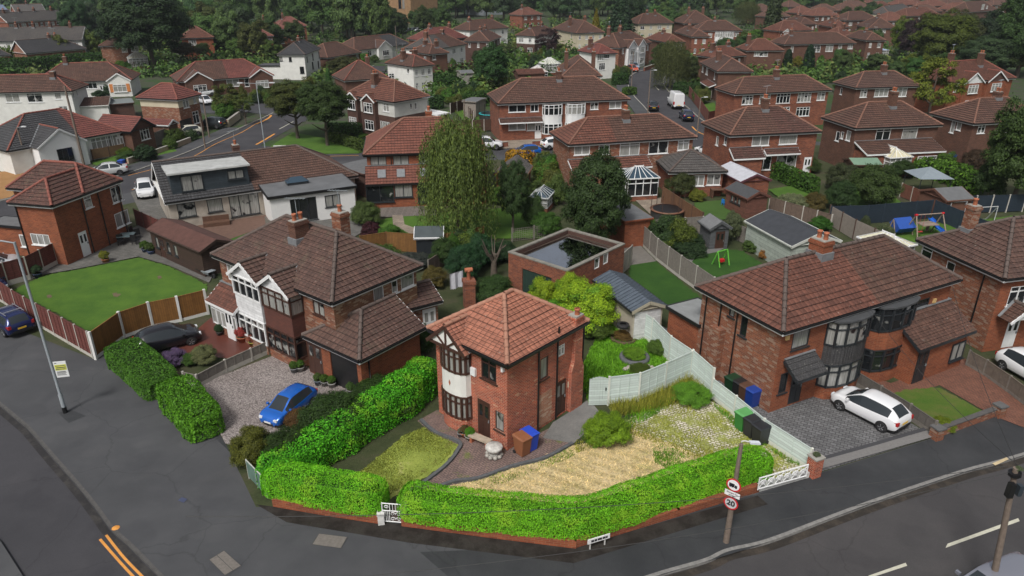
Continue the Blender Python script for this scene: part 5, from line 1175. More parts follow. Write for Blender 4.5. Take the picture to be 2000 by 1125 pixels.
mb=MB(); zk=g.z+.4; a,b,c,d=V(q.x-1,q.y-.6,zk),V(q.x+1,q.y-.6,zk),V(q.x+1,q.y+.6,zk),V(q.x-1,q.y+.6,zk); r0,r1=V(q.x-.5,q.y,zk+.4),V(q.x+.5,q.y,zk+.4)
for f in ([a,b,r1,r0],[b,c,r1],[c,d,r0,r1],[d,a,r0]): mb.poly(f)
mb.build('roof_lantern',GLR,g.root); absorb(h,g)
# --- the modern brick house behind the willow
h=House('brick_house','modern brick house with dark windows and tiled skirt roof behind the willow',(709,303),(952,295),8.0,4.9,33,BR_ORG,tiles((.17,.062,.043),.15,'modern_tile'),ov=.3,ridge=RIDGE,fascia=BLACK)
for x in (739,783,833,905): h.win('F',x,312,1.5 if x<900 else 2.0,1.1,'k2')
h.walls(); h.done_walls(); h.hip(); 
h.block(.0,h.W,-1.7,.02,2.35,BR_ORG,None); h.lean(-.2,h.W+.2,1.95,3.75,2.45,fas=BLACK)
for x,w_,hh,st in ((742,2.6,1.95,'k2p'),(788,1.7,1.35,'k2p'),(836,2.0,1.95,'k2')): h.win('F',x,376 if hh>1.5 else 371,w_,hh,st,off=-1.705)
for x in (746,783,828): 
    t,zc=h.px(x,336,'F'); MB().obox((t,-.95,3.2),(.38,0,0),(0,.42,.28),(0,-.02,.04)).build('roof_window',[LEAD],h.root)
h.pipe('F',h.px(764,312,'F')[0],2.6); h.chimney(h.W*.55,h.D*.6,h.ridge_z+.6)
g=shed('flat_link','dark flat roofed garage between the white extension and the modern brick house',(660,322),(710,340),5.0,2.5,FELTG,BR_DRK,2,cat='garage'); g.root.name='flat_garage'
# ================================================================ HEDGES AND PLANTS AROUND THE FRONT
HB=leafmat((.145,.46,.018),.38,.02,'hedge_leaf',1.1,(.27,.55,.03)); HM=leafmat((.040,.125,.012),.42,.02,'hedge_leaf'); HD=leafmat((.026,.062,.014),.40,.02,'hedge_leaf'); HY=leafmat((.085,.135,.018),.4,.02,'hedge_leaf')
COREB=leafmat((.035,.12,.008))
hedge('clipped_hedge','long bright green clipped hedge curving round the corner plot right of the white gate',[(795,1007),(880,1023),(1000,1034),(1115,1044),(1180,1031),(1320,980),(1420,948),(1484,930)],1.3,1.2,HB,.032,seed=2,rough=.045,core=COREB,zb=.32)
hedge('clipped_hedge','bright green clipped hedge left of the white gate above the low wall',[(535,963),(600,977),(680,992),(746,1002)],1.35,1.2,HB,.032,seed=3,rough=.045,core=COREB,zb=.32)
hedge('boundary_hedge','tall ragged bright green boundary hedge running up to the small detached house',[(530,960),(600,915),(700,855),(790,800),(838,760)],1.5,1.7,leafmat((.085,.34,.016),.45,.02,'hedge_leaf',.9,(.20,.42,.025)),.050,seed=4,rough=.15,core=COREB,hs=[1.5,1.6,1.75,1.9,2.0])
hedge('clipped_hedge','rounded dark green hedge on the pavement side of the black car',[(243,703),(285,738),(318,770)],2.0,1.25,leafmat((.060,.145,.016),.35,.02,'hedge_leaf'),.05,seed=5,rough=.04)
hedge('clipped_hedge','brighter green hedge block beside the gravel drive, second from the orange fence',[(345,782),(375,815),(405,852)],1.85,1.4,leafmat((.080,.27,.016),.42,.02,'hedge_leaf'),.058,seed=6,rough=.07,core=COREB)
shrub('shrub','dark green feathery shrub between blue car and bright boundary hedge',660,850,140,95,'bushf0',(.028,.062,.014))
shrub('shrub','dark shrub under the brown garage side wall behind the boundary hedge',755,795,130,70,'bushf1',(.030,.070,.016))
shrub('shrub','tall deep green shrub at the left end of the boundary hedge',570,905,120,80,'bushf0',(.026,.058,.012))
shrub('shrub','yellow green shrub with orange tips at the corner of the drive nearest the pavement',502,905,90,80,'bushf2',(.095,.11,.016),deep=.9)
shrub('shrub','rusty brown shrub in front of the blue car wing',588,835,56,44,'bushf1',(.12,.075,.025))
shrub('shrub','olive shrub with rusty tips against the garage side wall',730,757,52,50,'bushf1',(.11,.10,.025))
shrub('shrub','bright leafy bush growing out of the dry lawn beside the house',1183,862,92,62,'bushf2',(.16,.32,.02))
shrub('shrub','dark green climbing shrub beside the left corner of the small detached house',832,690,40,60,'bushf0',(.030,.075,.018))
shrub('shrub','weedy green shrub against the inside corner of the pale green fence',1350,782,78,40,'bushf2',(.11,.26,.025))
for i,(x,y) in enumerate(((1085,640),(1135,640))):
    pass
LIME=leafmat((.25,.40,.022),.42,.02,'leaf',1.3,(.12,.28,.022))
for lb,x,y,w_,hh,m_ in (('broad lime green bush behind the detached house roof, largest of its clump',1140,638,128,105,LIME),('upright lime green bush of the clump right below the flooded roof corner',1108,625,62,98,LIME),('yellow green bush of the clump in front of the dark garage door',1058,606,62,72,LIME),('lower dark green bush of the clump against the roof ridge of the detached house',1085,640,80,60,leafmat((.09,.24,.02)))): shrub('ornamental_bush',lb,x,y,w_,hh,'bushf2',m_)
# front garden beds on the left
shrub('flowering_shrub','purple flowering shrub in front of the black car',342,712,56,34,'bushf2',(.12,.085,.19))
shrub('flowering_shrub','green rose bush with pink blooms in the bed between hedge and grey fence',402,708,52,40,'bushf1',(.13,.145,.07))
shrub('flowering_shrub','small green shrub between the purple shrub and the rose bush',372,712,36,26,'bushf0',(.05,.11,.02))
def planter(label,x,y,r=.22,h=.32,col=(.23,.24,.25),plant='mid',pw=.30,cat='planter',group=None):
    p=P(x,y); o=empty('planter',p,0,label,cat,group); MB().lathe([(0,0),(r*.75,0),(r,h),(r*1.08,h),(r*1.08,h*.9)],12).lathe([(0,h*.92),(r,h*.92)],12,m=1).build('pot',[plain(col,.8,.15,6,key='pot_glaze'),SOIL],o)
    inst('foliage',proto('bushf0'),o,(0,0,h+pw*.6),rnd.random()*6,(pw,pw,pw),lm(plant)); return o
for lb,x,y,c,pl in (('grey pot with leafy plant furthest left beside the brown porch door',575,728,(.16,.17,.18),'fresh'),('grey pot with bright shrub nearest the brown porch door',588,726,(.26,.26,.25),'fresh'),('blue grey pot left of three by the black shutter',622,752,(.13,.16,.20),'mid'),('grey pot in the middle of three by the black shutter',635,754,(.22,.22,.22),'fresh'),('pale grey pot nearest the black shutter',649,757,(.30,.30,.29),'fresh'),('low pot at the right corner of the black shutter',686,770,(.2,.2,.2),'mid')):
    planter(lb,x,y,.22,.34,c,pl,.25,group='pots along the garage front')
planter('terracotta tub of red and white flowers by the white bay',475,668,.34,.42,(.36,.12,.06),(.30,.05,.05),.42)
planter('small tub of red flowers right of the terracotta tub',495,675,.25,.3,(.30,.28,.05),(.25,.06,.05),.32)
planter('clipped ball plant in a pot left of the white porch',430,655,.22,.3,(.05,.05,.05),'deep',.3)
for lb,x,y,c,pl,s in (('terracotta pot under the round bay window of the detached house',908,852,(.38,.13,.06),(.10,.07,.03),.24),('round stone bowl planted with green succulents by the front path',918,858,(.32,.31,.28),'bright',.26),('small grey pot at the left of the terracotta pot',899,853,(.25,.26,.28),(.1,.1,.08),.14)):
    planter(lb,x,y,s,.26,c,pl,s)
# bench and stone birdbath by the front door
o=empty('stone_bench',P(938,868),R(-33),'pale slab bench under the front window of the detached house','bench')
MB().box(-.6,.6,-.2,.2,.34,.42).build('seat',plain((.36,.30,.23),.9,.2,6,key='pale_stone'),o)
for x in (-.45,.45): MB().box(x-.06,x+.06,-.17,.17,0,.34).build('leg',TERRA,o)
o=empty('stone_table',P(965,890),0,'round stone heap table with white top at the house corner','stone table')
MB().lathe([(0,0),(.30,0),(.24,.12),(.28,.3),(.40,.42),(.43,.5),(.40,.56),(.1,.58),(0,.58)],11).build('top',plain((.46,.45,.42),.9,.4,5,key='mossy_stone'),o)
mb=MB(); 
for i in range(9): a=i*.7; mb.lathe([(0,-.08),(.1,-.04),(.12,.03),(.06,.1),(0,.11)],6,(math.cos(a)*.34,math.sin(a)*.34,.08))
mb.build('cobbles',plain((.34,.32,.29),.9,.3,7,key='grey_cobble'),o)
bin_('brown wheelie bin at the corner of the detached house',1020,886,(.24,.095,.045),R(40),'bins by the detached house')
bin_('blue wheelie bin right of the brown one at the house corner',1034,877,(.02,.07,.50),R(40),'bins by the detached house')
bin_('green wheelie bin beside the pale fence near the white railing',1449,838,(.03,.19,.035),R(-62),'bins by the pale green fence',(.10,.32,.10))
bin_('black wheelie bin next to the green one by the pale fence',1466,851,(.022,.024,.027),R(-62),'bins by the pale green fence')
bin_('black wheelie bin nearest the white railing by the pale fence',1483,865,(.020,.022,.026),R(-62),'bins by the pale green fence')
bin_('dark green wheelie bin against the brick side wall in the paved drive',1428,768,(.010,.042,.018),R(-62),'bins in the paved drive')
bin_('black wheelie bin between dark green and brown ones in the paved drive',1441,775,(.015,.016,.018),R(-62),'bins in the paved drive')
bin_('brown wheelie bin beside the blue one in the paved drive',1454,783,(.085,.045,.030),R(-62),'bins in the paved drive')
bin_('blue wheelie bin nearest the street in the paved drive',1468,792,(.012,.045,.25),R(-62),'bins in the paved drive')
# ---------------------------------------------------------------- fences near
PALE=boards('pale_green_boards_fence',(.52,.60,.56),.145,False,.62,nz=.08); PPOST=plain((.62,.64,.58),.85,.1,3,key='pale_post')
fence('panel_fence','pale green panel fence from the prefab garage down to the brick pillar',[(1206,628),(1272,672),(1306,708),(1348,738)],1.7,PALE,PPOST,'lap',group=None)
fence('panel_fence','lower pale green fence stepping down beside the block paved drive',[(1348,738),(1388,776)],1.75,PALE,PPOST,'lap')
fence('panel_fence','low pale green fence run beside the three bins to the brick pillar',[(1389,777),(1433,812),(1487,858),(1578,918)],1.15,PALE,PPOST,'lap')
fence('panel_fence','pale green fence crossing behind the cobbles from the gate',[(1187,792),(1246,784),(1297,762),(1346,739)],1.7,PALE,PPOST,'lap',gravel=.1)
o=empty('garden_gate',P(1149,793),0,'pale green arched board gate between house wall and fence','gate'); a,b=P(1149,793),P(1186,792); o.rotation_euler.z=math.atan2((b-a).y,(b-a).x); L=(b-a).length
mb=MB()
for i in range(7):
    x=L*i/7; zt=1.62+.14*math.sin(math.pi*(i+.5)/7); mb.box(x+.004,x+L/7-.004,-.02,.02,.06,zt)
mb.build('boards',PALE,o); mb=MB(); mb.box(.02,L-.02,.02,.05,.35,.45); mb.box(.02,L-.02,.02,.05,1.3,1.4); mb.build('ledge',PALE,o); MB().box(L-.16,L-.10,-.06,-.02,.95,1.12).build('latch',BLACK,o)
ORG=boards('orange_timber',(.23,.105,.026),.13,True,.5); RDB=boards('red_brown_timber',(.115,.032,.025),.145,False,.45); BRN=plain((.075,.040,.026),.85,.2,4,key='brown_timber')
WPOST=plain((.62,.62,.60),.8,.06,3,key='white_post')
fence('panel_fence','orange board fence with white posts behind the black car',[(188,702),(243,660),(299,640),(354,628),(407,614)],1.75,ORG,WPOST,'close',span=2.6,gravel=.22,pw=.15)
fence('panel_fence','dark red panel fence with concrete posts behind the parked blue estate',[(-60,556),(10,594),(37,614),(84,642),(135,672),(183,700)],1.75,RDB,POSTC,'lap')
fence('panel_fence','dark red fence with concrete posts beside the red house garden',[(-60,588),(17,558),(59,546),(113,517)],1.75,RDB,POSTC,'lap',gravel=.4)
fence('panel_fence','dark red fence between the red house and the pale SUV drive',[(268,440),(300,455),(330,470)],1.5,RDB,BRN,'close',gravel=.05)
fence('panel_fence','low weathered grey fence dividing red forecourt from gravel drive',[(362,752),(388,758),(443,728),(540,684)],.8,GREYW,POSTC,'lap',gravel=.28)
fence('panel_fence','low dark lapped fence between white hatchback and patchy lawn',[(1661,748),(1716,782),(1773,818),(1822,852)],.85,plain((.10,.09,.08),.85,.2,5,key='dark_weathered'),GREYW,'lap',gravel=.28)
fence('panel_fence','weathered grey brown fence right of the red block drive',[(1887,714),(1920,733),(1965,765),(2030,815)],.95,plain((.13,.105,.085),.85,.2,5,key='brown_weathered'),GREYW,'lap',gravel=.22)
fence('panel_fence','orange brown curved board fence under the weeping willow',[(706,498),(757,490),(818,494),(875,493),(945,478)],1.6,boards('amber_timber',(.19,.09,.024),.13,True,.5),plain((.15,.075,.025),.85,.2,4,key='amber_post'),'close',gravel=.05)
fence('panel_fence','dark lattice fence stepping down beside the brown semi rear garden',[(838,540),(868,520),(905,505)],1.3,plain((.12,.09,.075),.85,.2,4,key='dark_slat'),GREYW,'lap',gravel=.1)
fence('trellis_fence','thin open trellis fence behind the flooded roof garage',[(1000,473),(1085,462)],1.2,GREYW,GREYW,'trellis',gravel=.05)
fence('panel_fence','long grey lapped fence running down from the trellis corner to the big brick semi',[(1242,468),(1282,508),(1327,543),(1390,588)],1.75,GREYW,POSTC,'lap')
fence('panel_fence','grey lapped fence crossing behind the rockery and grey shed',[(1242,468),(1299,463),(1370,458)],1.6,GREYW,POSTC,'lap',gravel=.1)
fence('panel_fence','brown panel fence beside the trampoline and conservatory patio',[(1292,398),(1330,425),(1370,452)],1.7,plain((.14,.07,.035),.85,.2,4,key='fresh_brown'),BRN,'lap',gravel=.05)
fence('panel_fence','weathered fence behind the brown shed by the variegated bush',[(1500,415),(1530,425),(1565,435),(1620,452)],1.5,plain((.12,.085,.065),.85,.2,4,key='mid_brown'),POSTC,'lap',gravel=.1)
fence('panel_fence','grey timber fence behind the long pale green shed',[(1440,470),(1500,500),(1550,530)],1.4,GREYW,GREYW,'close',gravel=.05)
NAVY=plain((.018,.030,.045),.7,.15,3,key='navy_paint')
fence('panel_fence','navy blue fence along the back of the swing garden',[(1618,440),(1690,438),(1814,427)],1.75,NAVY,NAVY,'close',gravel=.05)
fence('panel_fence','navy blue fence on the right of the swing and slide',[(1820,428),(1870,450),(1920,472)],1.75,NAVY,NAVY,'close',gravel=.05)
fence('panel_fence','navy fence with concrete posts behind the goal frame',[(1845,420),(1900,417),(1995,414)],1.7,NAVY,POSTC,'close',gravel=.1)
fence('panel_fence','pale slatted fence on the left of the swing garden',[(1616,438),(1665,468),(1740,505)],1.75,plain((.24,.21,.18),.85,.15,4,key='pale_slat'),BRN,'solid',gravel=.05)
fence('panel_fence','low pale slatted screen behind the flooded roof garage',[(1190,560),(1232,520)],1.7,plain((.27,.25,.22),.85,.15,5,key='silver_timber'),GREYW,'lap',gravel=.05)
fence('panel_fence','red brown fence behind the grey gazebo',[(1757,385),(1800,402),(1850,425)],1.4,plain((.14,.055,.035),.85,.2,4,key='rust_timber'),POSTC,'lap',gravel=.1)
fence('panel_fence','dark stained fence left of the extension patio with old boards',[(522,450),(545,468),(560,490)],1.2,GREYW,GREYW,'close',gravel=.03)
# ---------------------------------------------------------------- low front walls, pillars, railing, gate
gwall('garden_wall','low orange brick wall under the hedge left of the white gate',[(536,986),(640,1004),(745,1020)],.38,BR_ORG,.24,None)
gwall('garden_wall','low orange brick wall under the long curved hedge right of the white gate',[(786,1024),(960,1047),(1120,1067),(1320,1006),(1478,958)],.36,BR_ORG,.24,None)
gwall('garden_wall','white painted low wall under the ornamental railing by the brick pillar',[(1480,957),(1576,930)],.28,plain((.55,.55,.53),.8,.25,3,key='old_white_paint'),.24,None)
o=empty('brick_pillar',P(1587,928),R(25),'red brick gate pillar with mossy cap at the end of the white railing','pillar'); MB().box(-.24,.24,-.24,.24,-.1,1.0).build('shaft',BR_MAIN,o); MB().box(-.28,.28,-.28,.28,1.0,1.08).build('cap',CONC,o)
inst('moss',proto('bushf0'),o,(0,0,1.14),0,(.18,.18,.10),lm('grey'))
a,b=P(1480,957,.28),P(1574,931,.28); d=b-a; L=d.length; o=empty('ornamental_railing',V(a.x,a.y,0),math.atan2(d.y,d.x),'white scrolled cast metal railing left of the brick pillar','railing')
mb=MB(); mb.tube([(0,0,.28),(0,0,.95)],.03,6); mb.tube([(L,0,.28),(L,0,.95)],.03,6); mb.tube([(0,0,.92),(L,0,.95)],.035,6); mb.tube([(0,0,.33),(L,0,.33)],.03,6); mb.build('rails',WHITE,o)
def scroll(mb,cx,cz,r,flip,n=16,th=.016):
    mb.tube([(cx+flip*r*(1-k/n*.8)*math.cos(k/n*7),0,cz+r*(1-k/n*.8)*math.sin(k/n*7)) for k in range(n+1)],th,5)
mb=MB()
for i in range(6):
    x=L*(i+.5)/6; mb.tube([(x-L/12,0,.33),(x+L/12,0,.93)],.022,5); mb.tube([(x+L/12,0,.33),(x-L/12,0,.93)],.022,5); scroll(mb,x,.62,.17,1,16,.026); scroll(mb,x,.62,.17,-1,16,.026)
mb.build('scrolls',WHITE,o)
a,b=P(749,1021),P(786,1024); d=b-a; L=d.length; o=empty('garden_gate',a,math.atan2(d.y,d.x),'white wrought iron garden gate in the gap of the bright hedge','gate')
mb=MB()
for x in (0,L): mb.tube([(x,0,.08),(x,0,1.05)],.028,6)
for zz in (.1,.66,1.03): mb.tube([(0,0,zz),(L,0,zz)],.024,6)
mb.tube([(L*.36,0,.1),(L*.36,0,.66)],.02,6); mb.tube([(L*.40,0,.66),(L*.40,0,1.03)],.02,6)
for x in (.09,.18,.27): mb.tube([(L*x,0,.1),(L*x,0,.66)],.016,5)
for x in (.55,.7,.85): mb.tube([(L*x,0,.66),(L*x,0,1.03)],.016,5)
mb.build('frame',WHITE,o); mb=MB()
for zz in (.24,.50): scroll(mb,L*.53,zz,.11,1,14,.016); scroll(mb,L*.82,zz,.11,-1,14,.016)
scroll(mb,L*.20,.85,.10,1,14,.015); scroll(mb,L*.24,.85,.10,-1,14,.015); mb.build('scrolls',WHITE,o)
o=empty('gate_post',P(745,1022),R(10),'short white gate post left of the white gate','gate post'); MB().box(-.13,.13,-.13,.13,-.1,.5).build('shaft',plain((.6,.6,.58),.8,.15,3,key='white_masonry'),o); MB().box(-.15,.15,-.15,.15,.5,.55).build('cap',plain((.6,.6,.58),.8,.15,3,key='white_masonry'),o)
gwall('garden_wall','low brick wall with dark coping in front of the patchy lawn',[(1829,852),(1885,832),(1945,810)],.42,BR_MIX,.22,plain((.085,.08,.078),.9,.2,5,key='dark_coping'))
for lb,x,y in (('stubby brick pillar at the right end of the low wall',1948,812),('stubby brick pillar at the left end of the low wall',1827,856)):
    o=empty('brick_pillar',P(x,y),R(20),lb,'pillar'); MB().box(-.23,.23,-.23,.23,-.1,.6).build('shaft',BR_MIX,o); MB().box(-.27,.27,-.27,.27,.6,.68).build('cap',plain((.10,.10,.10),.9,.2,5,key='slate_cap'),o)
o=empty('metal_panel_fence',P(487,935),0,'short green and white metal fence at the left tip of the hedge','fence'); a,b=P(484,940),P(520,978); d=b-a; o.rotation_euler.z=math.atan2(d.y,d.x)
L=d.length; MB().box(0,L,-.02,.02,.12,1.0).build('panel',plain((.10,.17,.14),.6,.3,2,key='green_metal'),o); mb=MB(); 
for x in (0,L/2,L): mb.tube([(x,0,-.1),(x,0,1.08)],.03,6)
mb.tube([(0,0,1.05),(L,0,1.05)],.03,6); mb.build('frame',plain((.40,.42,.38),.7,.2,key='pale_metal'),o)
shrub('shrub','yellow clipped mound at the front of the patchy lawn by the low wall',1842,836,46,24,'bushf0',(.14,.20,.02))
# ---------------------------------------------------------------- poles and signs
r=pole('street_lamp','tall galvanised street lamp with cable tie notice on the wide left pavement',128,806,9.4,.10,.06,STEEL,collar=1.1)
MB().tube([(0,0,-.02),(0,0,.36)],.115,12).build('base_band',BLACK,r); MB().tube([(0,0,9.35),(-.5,-.1,9.5),(-1.6,-.35,9.55)],.04,8).build('bracket',STEEL,r); MB().obox((-1.9,-.42,9.55),(.32,.07,0),(-.03,.12,0),(0,0,.06)).build('lamp_head',plain((.45,.47,.48),.4,.05,key='lamp_grey'),r)
zs=2.1
sgn=MB(); sgn.box(.10,.68,-.012,.012,2.1,3.0); so_=sgn.build('notice_board',plain((.72,.74,.74),.6,.03,key='notice_white'),r); so_.rotation_euler.z=R(12)
mb=MB(); mb.box(.13,.65,-.02,-.013,2.50,2.82); p_=mb.build('yellow_band',plain((.60,.62,.10),.6,.1,6,key='notice_yellow'),so_)
mb=MB()
for zz,x0,x1,hh in ((2.76,.17,.60,.03),(2.66,.20,.62,.045),(2.57,.16,.60,.04),(2.42,.18,.58,.035),(2.36,.16,.60,.02),(2.30,.16,.55,.02),(2.24,.16,.58,.02),(2.92,.16,.25,.03)): mb.box(x0,x1,-.026,-.0205,zz-hh/2,zz+hh/2)
mb.build('lettering',plain((.10,.10,.09),.7,.1,key='notice_ink'),so_)
def text(name,body,size,mat,parent,loc,rot,ext=.004,bold=0.0):
    cu=bpy.data.curves.new(name,'FONT'); cu.body=body; cu.size=size; cu.align_x='CENTER'; cu.align_y='CENTER'; cu.extrude=ext; cu.offset=bold; cu.materials.append(mat)
    t=bpy.data.objects.new(name,cu); me=bpy.data.meshes.new_from_object(t); bpy.data.objects.remove(t); bpy.data.curves.remove(cu)
    o=bpy.data.objects.new(name,me); link(o,parent); o.location=loc; o.rotation_euler=rot; return o
r=pole('sign_post','brown timber lamp post carrying three road signs in front of the curved hedge',1418,1058,4.75,.125,.075,POLEW,'lamp post')
MB().tube([(0,0,4.6),(0,0,4.87),(.12,.02,4.88),(.34,.05,4.80)],.026,8).build('bracket',plain((.6,.6,.58),.5,.1,key='bracket_white'),r); MB().obox((.52,.07,4.76),(.20,.02,-.03),(-.01,.08,0),(0,0,.04)).build('lamp_head',plain((.62,.66,.70),.35,.05,key='lamp_white'),r)
RED=plain((.50,.012,.02),.45,.05,key='sign_red'); SW=plain((.75,.75,.75),.45,.03,key='sign_white'); INK=plain((.010,.011,.016),.5,.05,key='sign_black'); SG=plain((.36,.38,.40),.5,.03,key='sign_grey')
sa=R(-38)   # boards face the near street
def disc(z,rad,inner,nm):
    o=MB(); o.tube([(0,-.15,0),(0,-.165,0)],rad,28,sm=False); q=o.build(nm,RED,r,(0,0,z),sa); i_=MB(); i_.tube([(0,-.1655,0),(0,-.170,0)],rad*.80,28,sm=False); i_.build('sign_face',inner,q); MB().tube([(0,-.149,0),(0,-.146,0)],rad*.99,28,sm=False).build('sign_back',SG,q); return q
q=disc(2.93,.29,SW,'goods_vehicle_sign'); mb=MB(); y0,y1=-.180,-.171
mb.box(-.17,.04,y0,y1,-.055,.07); mb.box(.055,.15,y0,y1,-.055,.03); mb.box(-.17,.155,y0,y1,-.08,-.06)
for x in (-.12,-.04,.11): mb.tube([(x,y0,-.085),(x,y1,-.085)],.032,12,sm=False)
mb.build('lorry_symbol',INK,q)
mb=MB(); mb.box(-.30,.30,-.165,-.15,-.12,.12); q=mb.build('text_plate',SW,r,(0,0,2.50),sa); text('lettering','Except for',.105,INK,q,(0,-.170,.05),(R(90),0,0)); text('lettering','access',.105,INK,q,(0,-.170,-.055),(R(90),0,0))
q=disc(2.06,.29,plain((.50,.52,.53),.45,.03,key='sign_pale'),'speed_limit_sign'); text('lettering','20',.33,INK,q,(0,-.173,0),(R(90),0,0),.004,.012)
a,b=P(1150,1073),P(1186,1062); d=b-a; L=d.length; o=empty('street_nameplate',a,math.atan2(d.y,d.x),'low white street nameplate on two short posts at the hedge corner','street sign')
for x in (.05,L-.12): MB().tube([(x,0,-.1),(x,0,.42)],.035,6).build('post',plain((.5,.5,.48),.6,.1,key='post_paint'),o)
MB().box(-.10,L+.06,-.07,-.035,.34,.56).build('plate',SW,o); mb=MB()
for i,wd in enumerate((.10,.06,.09,.05,.08,.10,.05,.09,.07,.09)): mb.box(.05+i*(L-.1)/10,.05+i*(L-.1)/10+wd*.8,-.078,-.071,.40,.50)
mb.build('lettering',INK,o)
# telegraph pole bottom right with junction box and wires
r=pole('telegraph_pole','wooden telegraph pole with black box and wires over the grey car at bottom right',1932,1170,5.9,.12,.085,POLEW,'telegraph pole',lean=(-.12,0))
TP=P(1932,1170)+V(-.70,0,-2.0)
MB().box(-.88,-.70,-.28,-.08,4.85,5.4).build('junction_box',BLACK,r); MB().box(-.48,-.34,-.18,.02,4.85,5.25).build('distribution_box',plain((.03,.04,.05),.5,.1,key='grey_box'),r)
MB().tube([(-.67,0,5.6),(-.69,0,5.72)],.2,10).build('step_ring',BLACK,r); inst('moss',proto('bushf0'),r,(-.6,0,5.85),0,(.14,.14,.09),lm('grey'))
WIRE=plain((.03,.03,.03),.7,.05,key='wire')
def wire(label,a,b,sag=.5,rad=.012):
    a,b=Vector(a),Vector(b); c=(a+b)/2; mb=MB(); n=14
    mb.tube([a.lerp(b,i/n)-c-V(0,0,4*sag*(i/n)*(1-i/n)) for i in range(n+1)],rad,4,cap=False,sm=False); o=mb.build('overhead_wire',WIRE,None,c); return tag(o,label,'wire','overhead wires')
top=TP+V(0,0,8.0)
wire('wire from the telegraph pole up to the right edge house',top,P(1830,300,0)*0+RS.o+RS.u*13+V(0,0,5.2),.4)
wire('lower of two wires running from the telegraph pole over the near road to the left',top+V(-.2,0,-.3),V(-9,13.5,6.5),.7)
wire('wire from the telegraph pole to the dark framed semi eaves',top+V(0,.1,0),RS.o+RS.u*6+V(0,0,5.0),.4)
wire('upper of two wires running from the telegraph pole over the near road to the left',top+V(-.2,.1,-.1),V(-9,15.5,7.2),.6)
# ---------------------------------------------------------------- parked cars in front
car('hatchback','white hatchback with black wheels parked on the grey block paved drive',(1634,782),(1760,846),'hatch',(.70,.71,.73),0)
car('hatchback','bright blue small hatchback on the gravel drive',(517,843),(612,772),'hatch',(.012,.12,.50),.25,scale=.86)
car('hatchback','black three door hatchback against the orange fence',(389,661),(272,690),'hatch',(.012,.012,.016),.2)
car('estate_car','dark blue estate car with silver roof rails beside the dark red fence',(-25,610),(72,672),'estate',(.010,.020,.10),.4)
bpy.context.view_layer.update()
_e=[o for o in scene.objects if o.name=='estate_car'][0]; mb=MB()
for sg in (-1,1): mb.tube([(-1.7,sg*.56,1.53),(.2,sg*.56,1.53)],.025,6)
for x in (-1.2,-.2): mb.box(x-.04,x+.04,-.6,.6,1.54,1.58)
mb.build('roof_bars',RIM,_e)
car('hatchback','navy car nose cut by the left photo edge behind the blue estate',(22,592),(-60,545),'hatch',(.012,.016,.06),.4)
car('hatchback','white car cut by the right photo edge on the brick house drive',(2075,775),(1952,705),'hatch',(.70,.71,.72),0)
car('estate_car','silver grey car roof peeping in at bottom right under the telegraph pole',(1820,1226),(2040,1130),'estate',(.30,.31,.36),.5)
car('suv','white SUV facing out on the drive beside the dormer bungalow',(289,398),(283,366),'suv',(.66,.67,.68),0)
car('saloon','silver saloon parked in the road above the old red house',(178,345),(245,338),'saloon',(.58,.60,.60),.3)
car('hatchback','pale silver car partly hidden behind the dark red fence at the far left',(35,520),(-60,535),'hatch',(.55,.57,.60),.3)
# ---------------------------------------------------------------- back garden bits
def ring_bed(label,x,y,r,plant,h=.22,mat=None,cat='planter',ph=.35):
    o=empty('tyre_planter',P(x,y),0,label,cat); MB().lathe([(r*.7,0),(r,0),(r*1.06,h*.5),(r,h),(r*.8,h),(r*.75,h*.6),(0,h*.6)],22).build('ring',mat or RUB,o); inst('foliage',proto('bushf1'),o,(0,0,h+ph*.25),0,(r*.8,r*.8,ph),lm(plant)); return o
ring_bed('large grey ring planter full of lime plants in the bright back garden',1239,702,.85,(.13,.25,.02),.28,plain((.10,.105,.11),.9,.2,5,key='ring_stone'))
ring_bed('brown compost mound with an old tyre on top by the green fence',1217,662,.8,(.13,.085,.03),.15,plain((.09,.06,.035),.95,.3,4,key='compost'),'compost heap',.3)
o=empty('old_tyre',P(1216,648,.6),0,'black tyre lying on the brown compost mound','tyre'); MB().lathe([(.2,0),(.36,0),(.40,.1),(.36,.2),(.2,.2)],18,(0,0,.35)).build('ring',RUB,o)
mb=MB(); rr=random.Random(4)
for i in range(16):
    t=i/15; p=P(1222+t*58,722-6*math.sin(t*3.1)+t*2)-P(1222,722); mb.lathe([(0,-.05),(.14,0),(.15,.1),(.08,.2),(0,.22)],6,(p.x+rr.uniform(-.1,.1),p.y+rr.uniform(-.1,.1),0))
o=mb.build('rock_edging',plain((.34,.31,.27),.9,.3,5,key='rockery_stone'),None,P(1222,722)); tag(o,'curved row of pale rocks edging the bed by the cross fence','rockery')
for lb,x,y,w_,h_ in (('wild dark grass clump against the house side of the bright back garden',1165,660,60,40),('green weeds at the foot of the fence near the ring planter',1280,690,40,30),('low green plant patch inside the rock edging',1250,724,46,16)):
    shrub('weeds',lb,x,y,w_,h_,'bushf1',(.075,.13,.022),cat='plant')
GRASSB=leafmat((.13,.33,.02)); GRASSO=leafmat((.31,.33,.055)); GRASSS=leafmat((.70,.58,.36)); GRASSL=leafmat((.045,.105,.012))
tufts('meadow_grass','tall pale seeding grass along the cross fence',[(1190,795),(1246,788),(1300,765),(1345,742),(1388,780),(1330,790),(1250,808),(1200,815)],GRASSO,3600,.5,wid=.014,cat='grass')
tufts('rough_grass','green weeds between concrete and cobbles',[(1125,850),(1200,800),(1330,775),(1300,800),(1240,835),(1160,880)],GRASSB,2600,.28,wid=.016,clump=1.9,cat='grass')
tufts('rough_grass','bright uncut grass of the back garden',[(1130,740),(1150,690),(1190,610),(1215,625),(1348,735),(1190,790),(1150,790)],GRASSB,12000,.20,wid=.018,cat='grass')
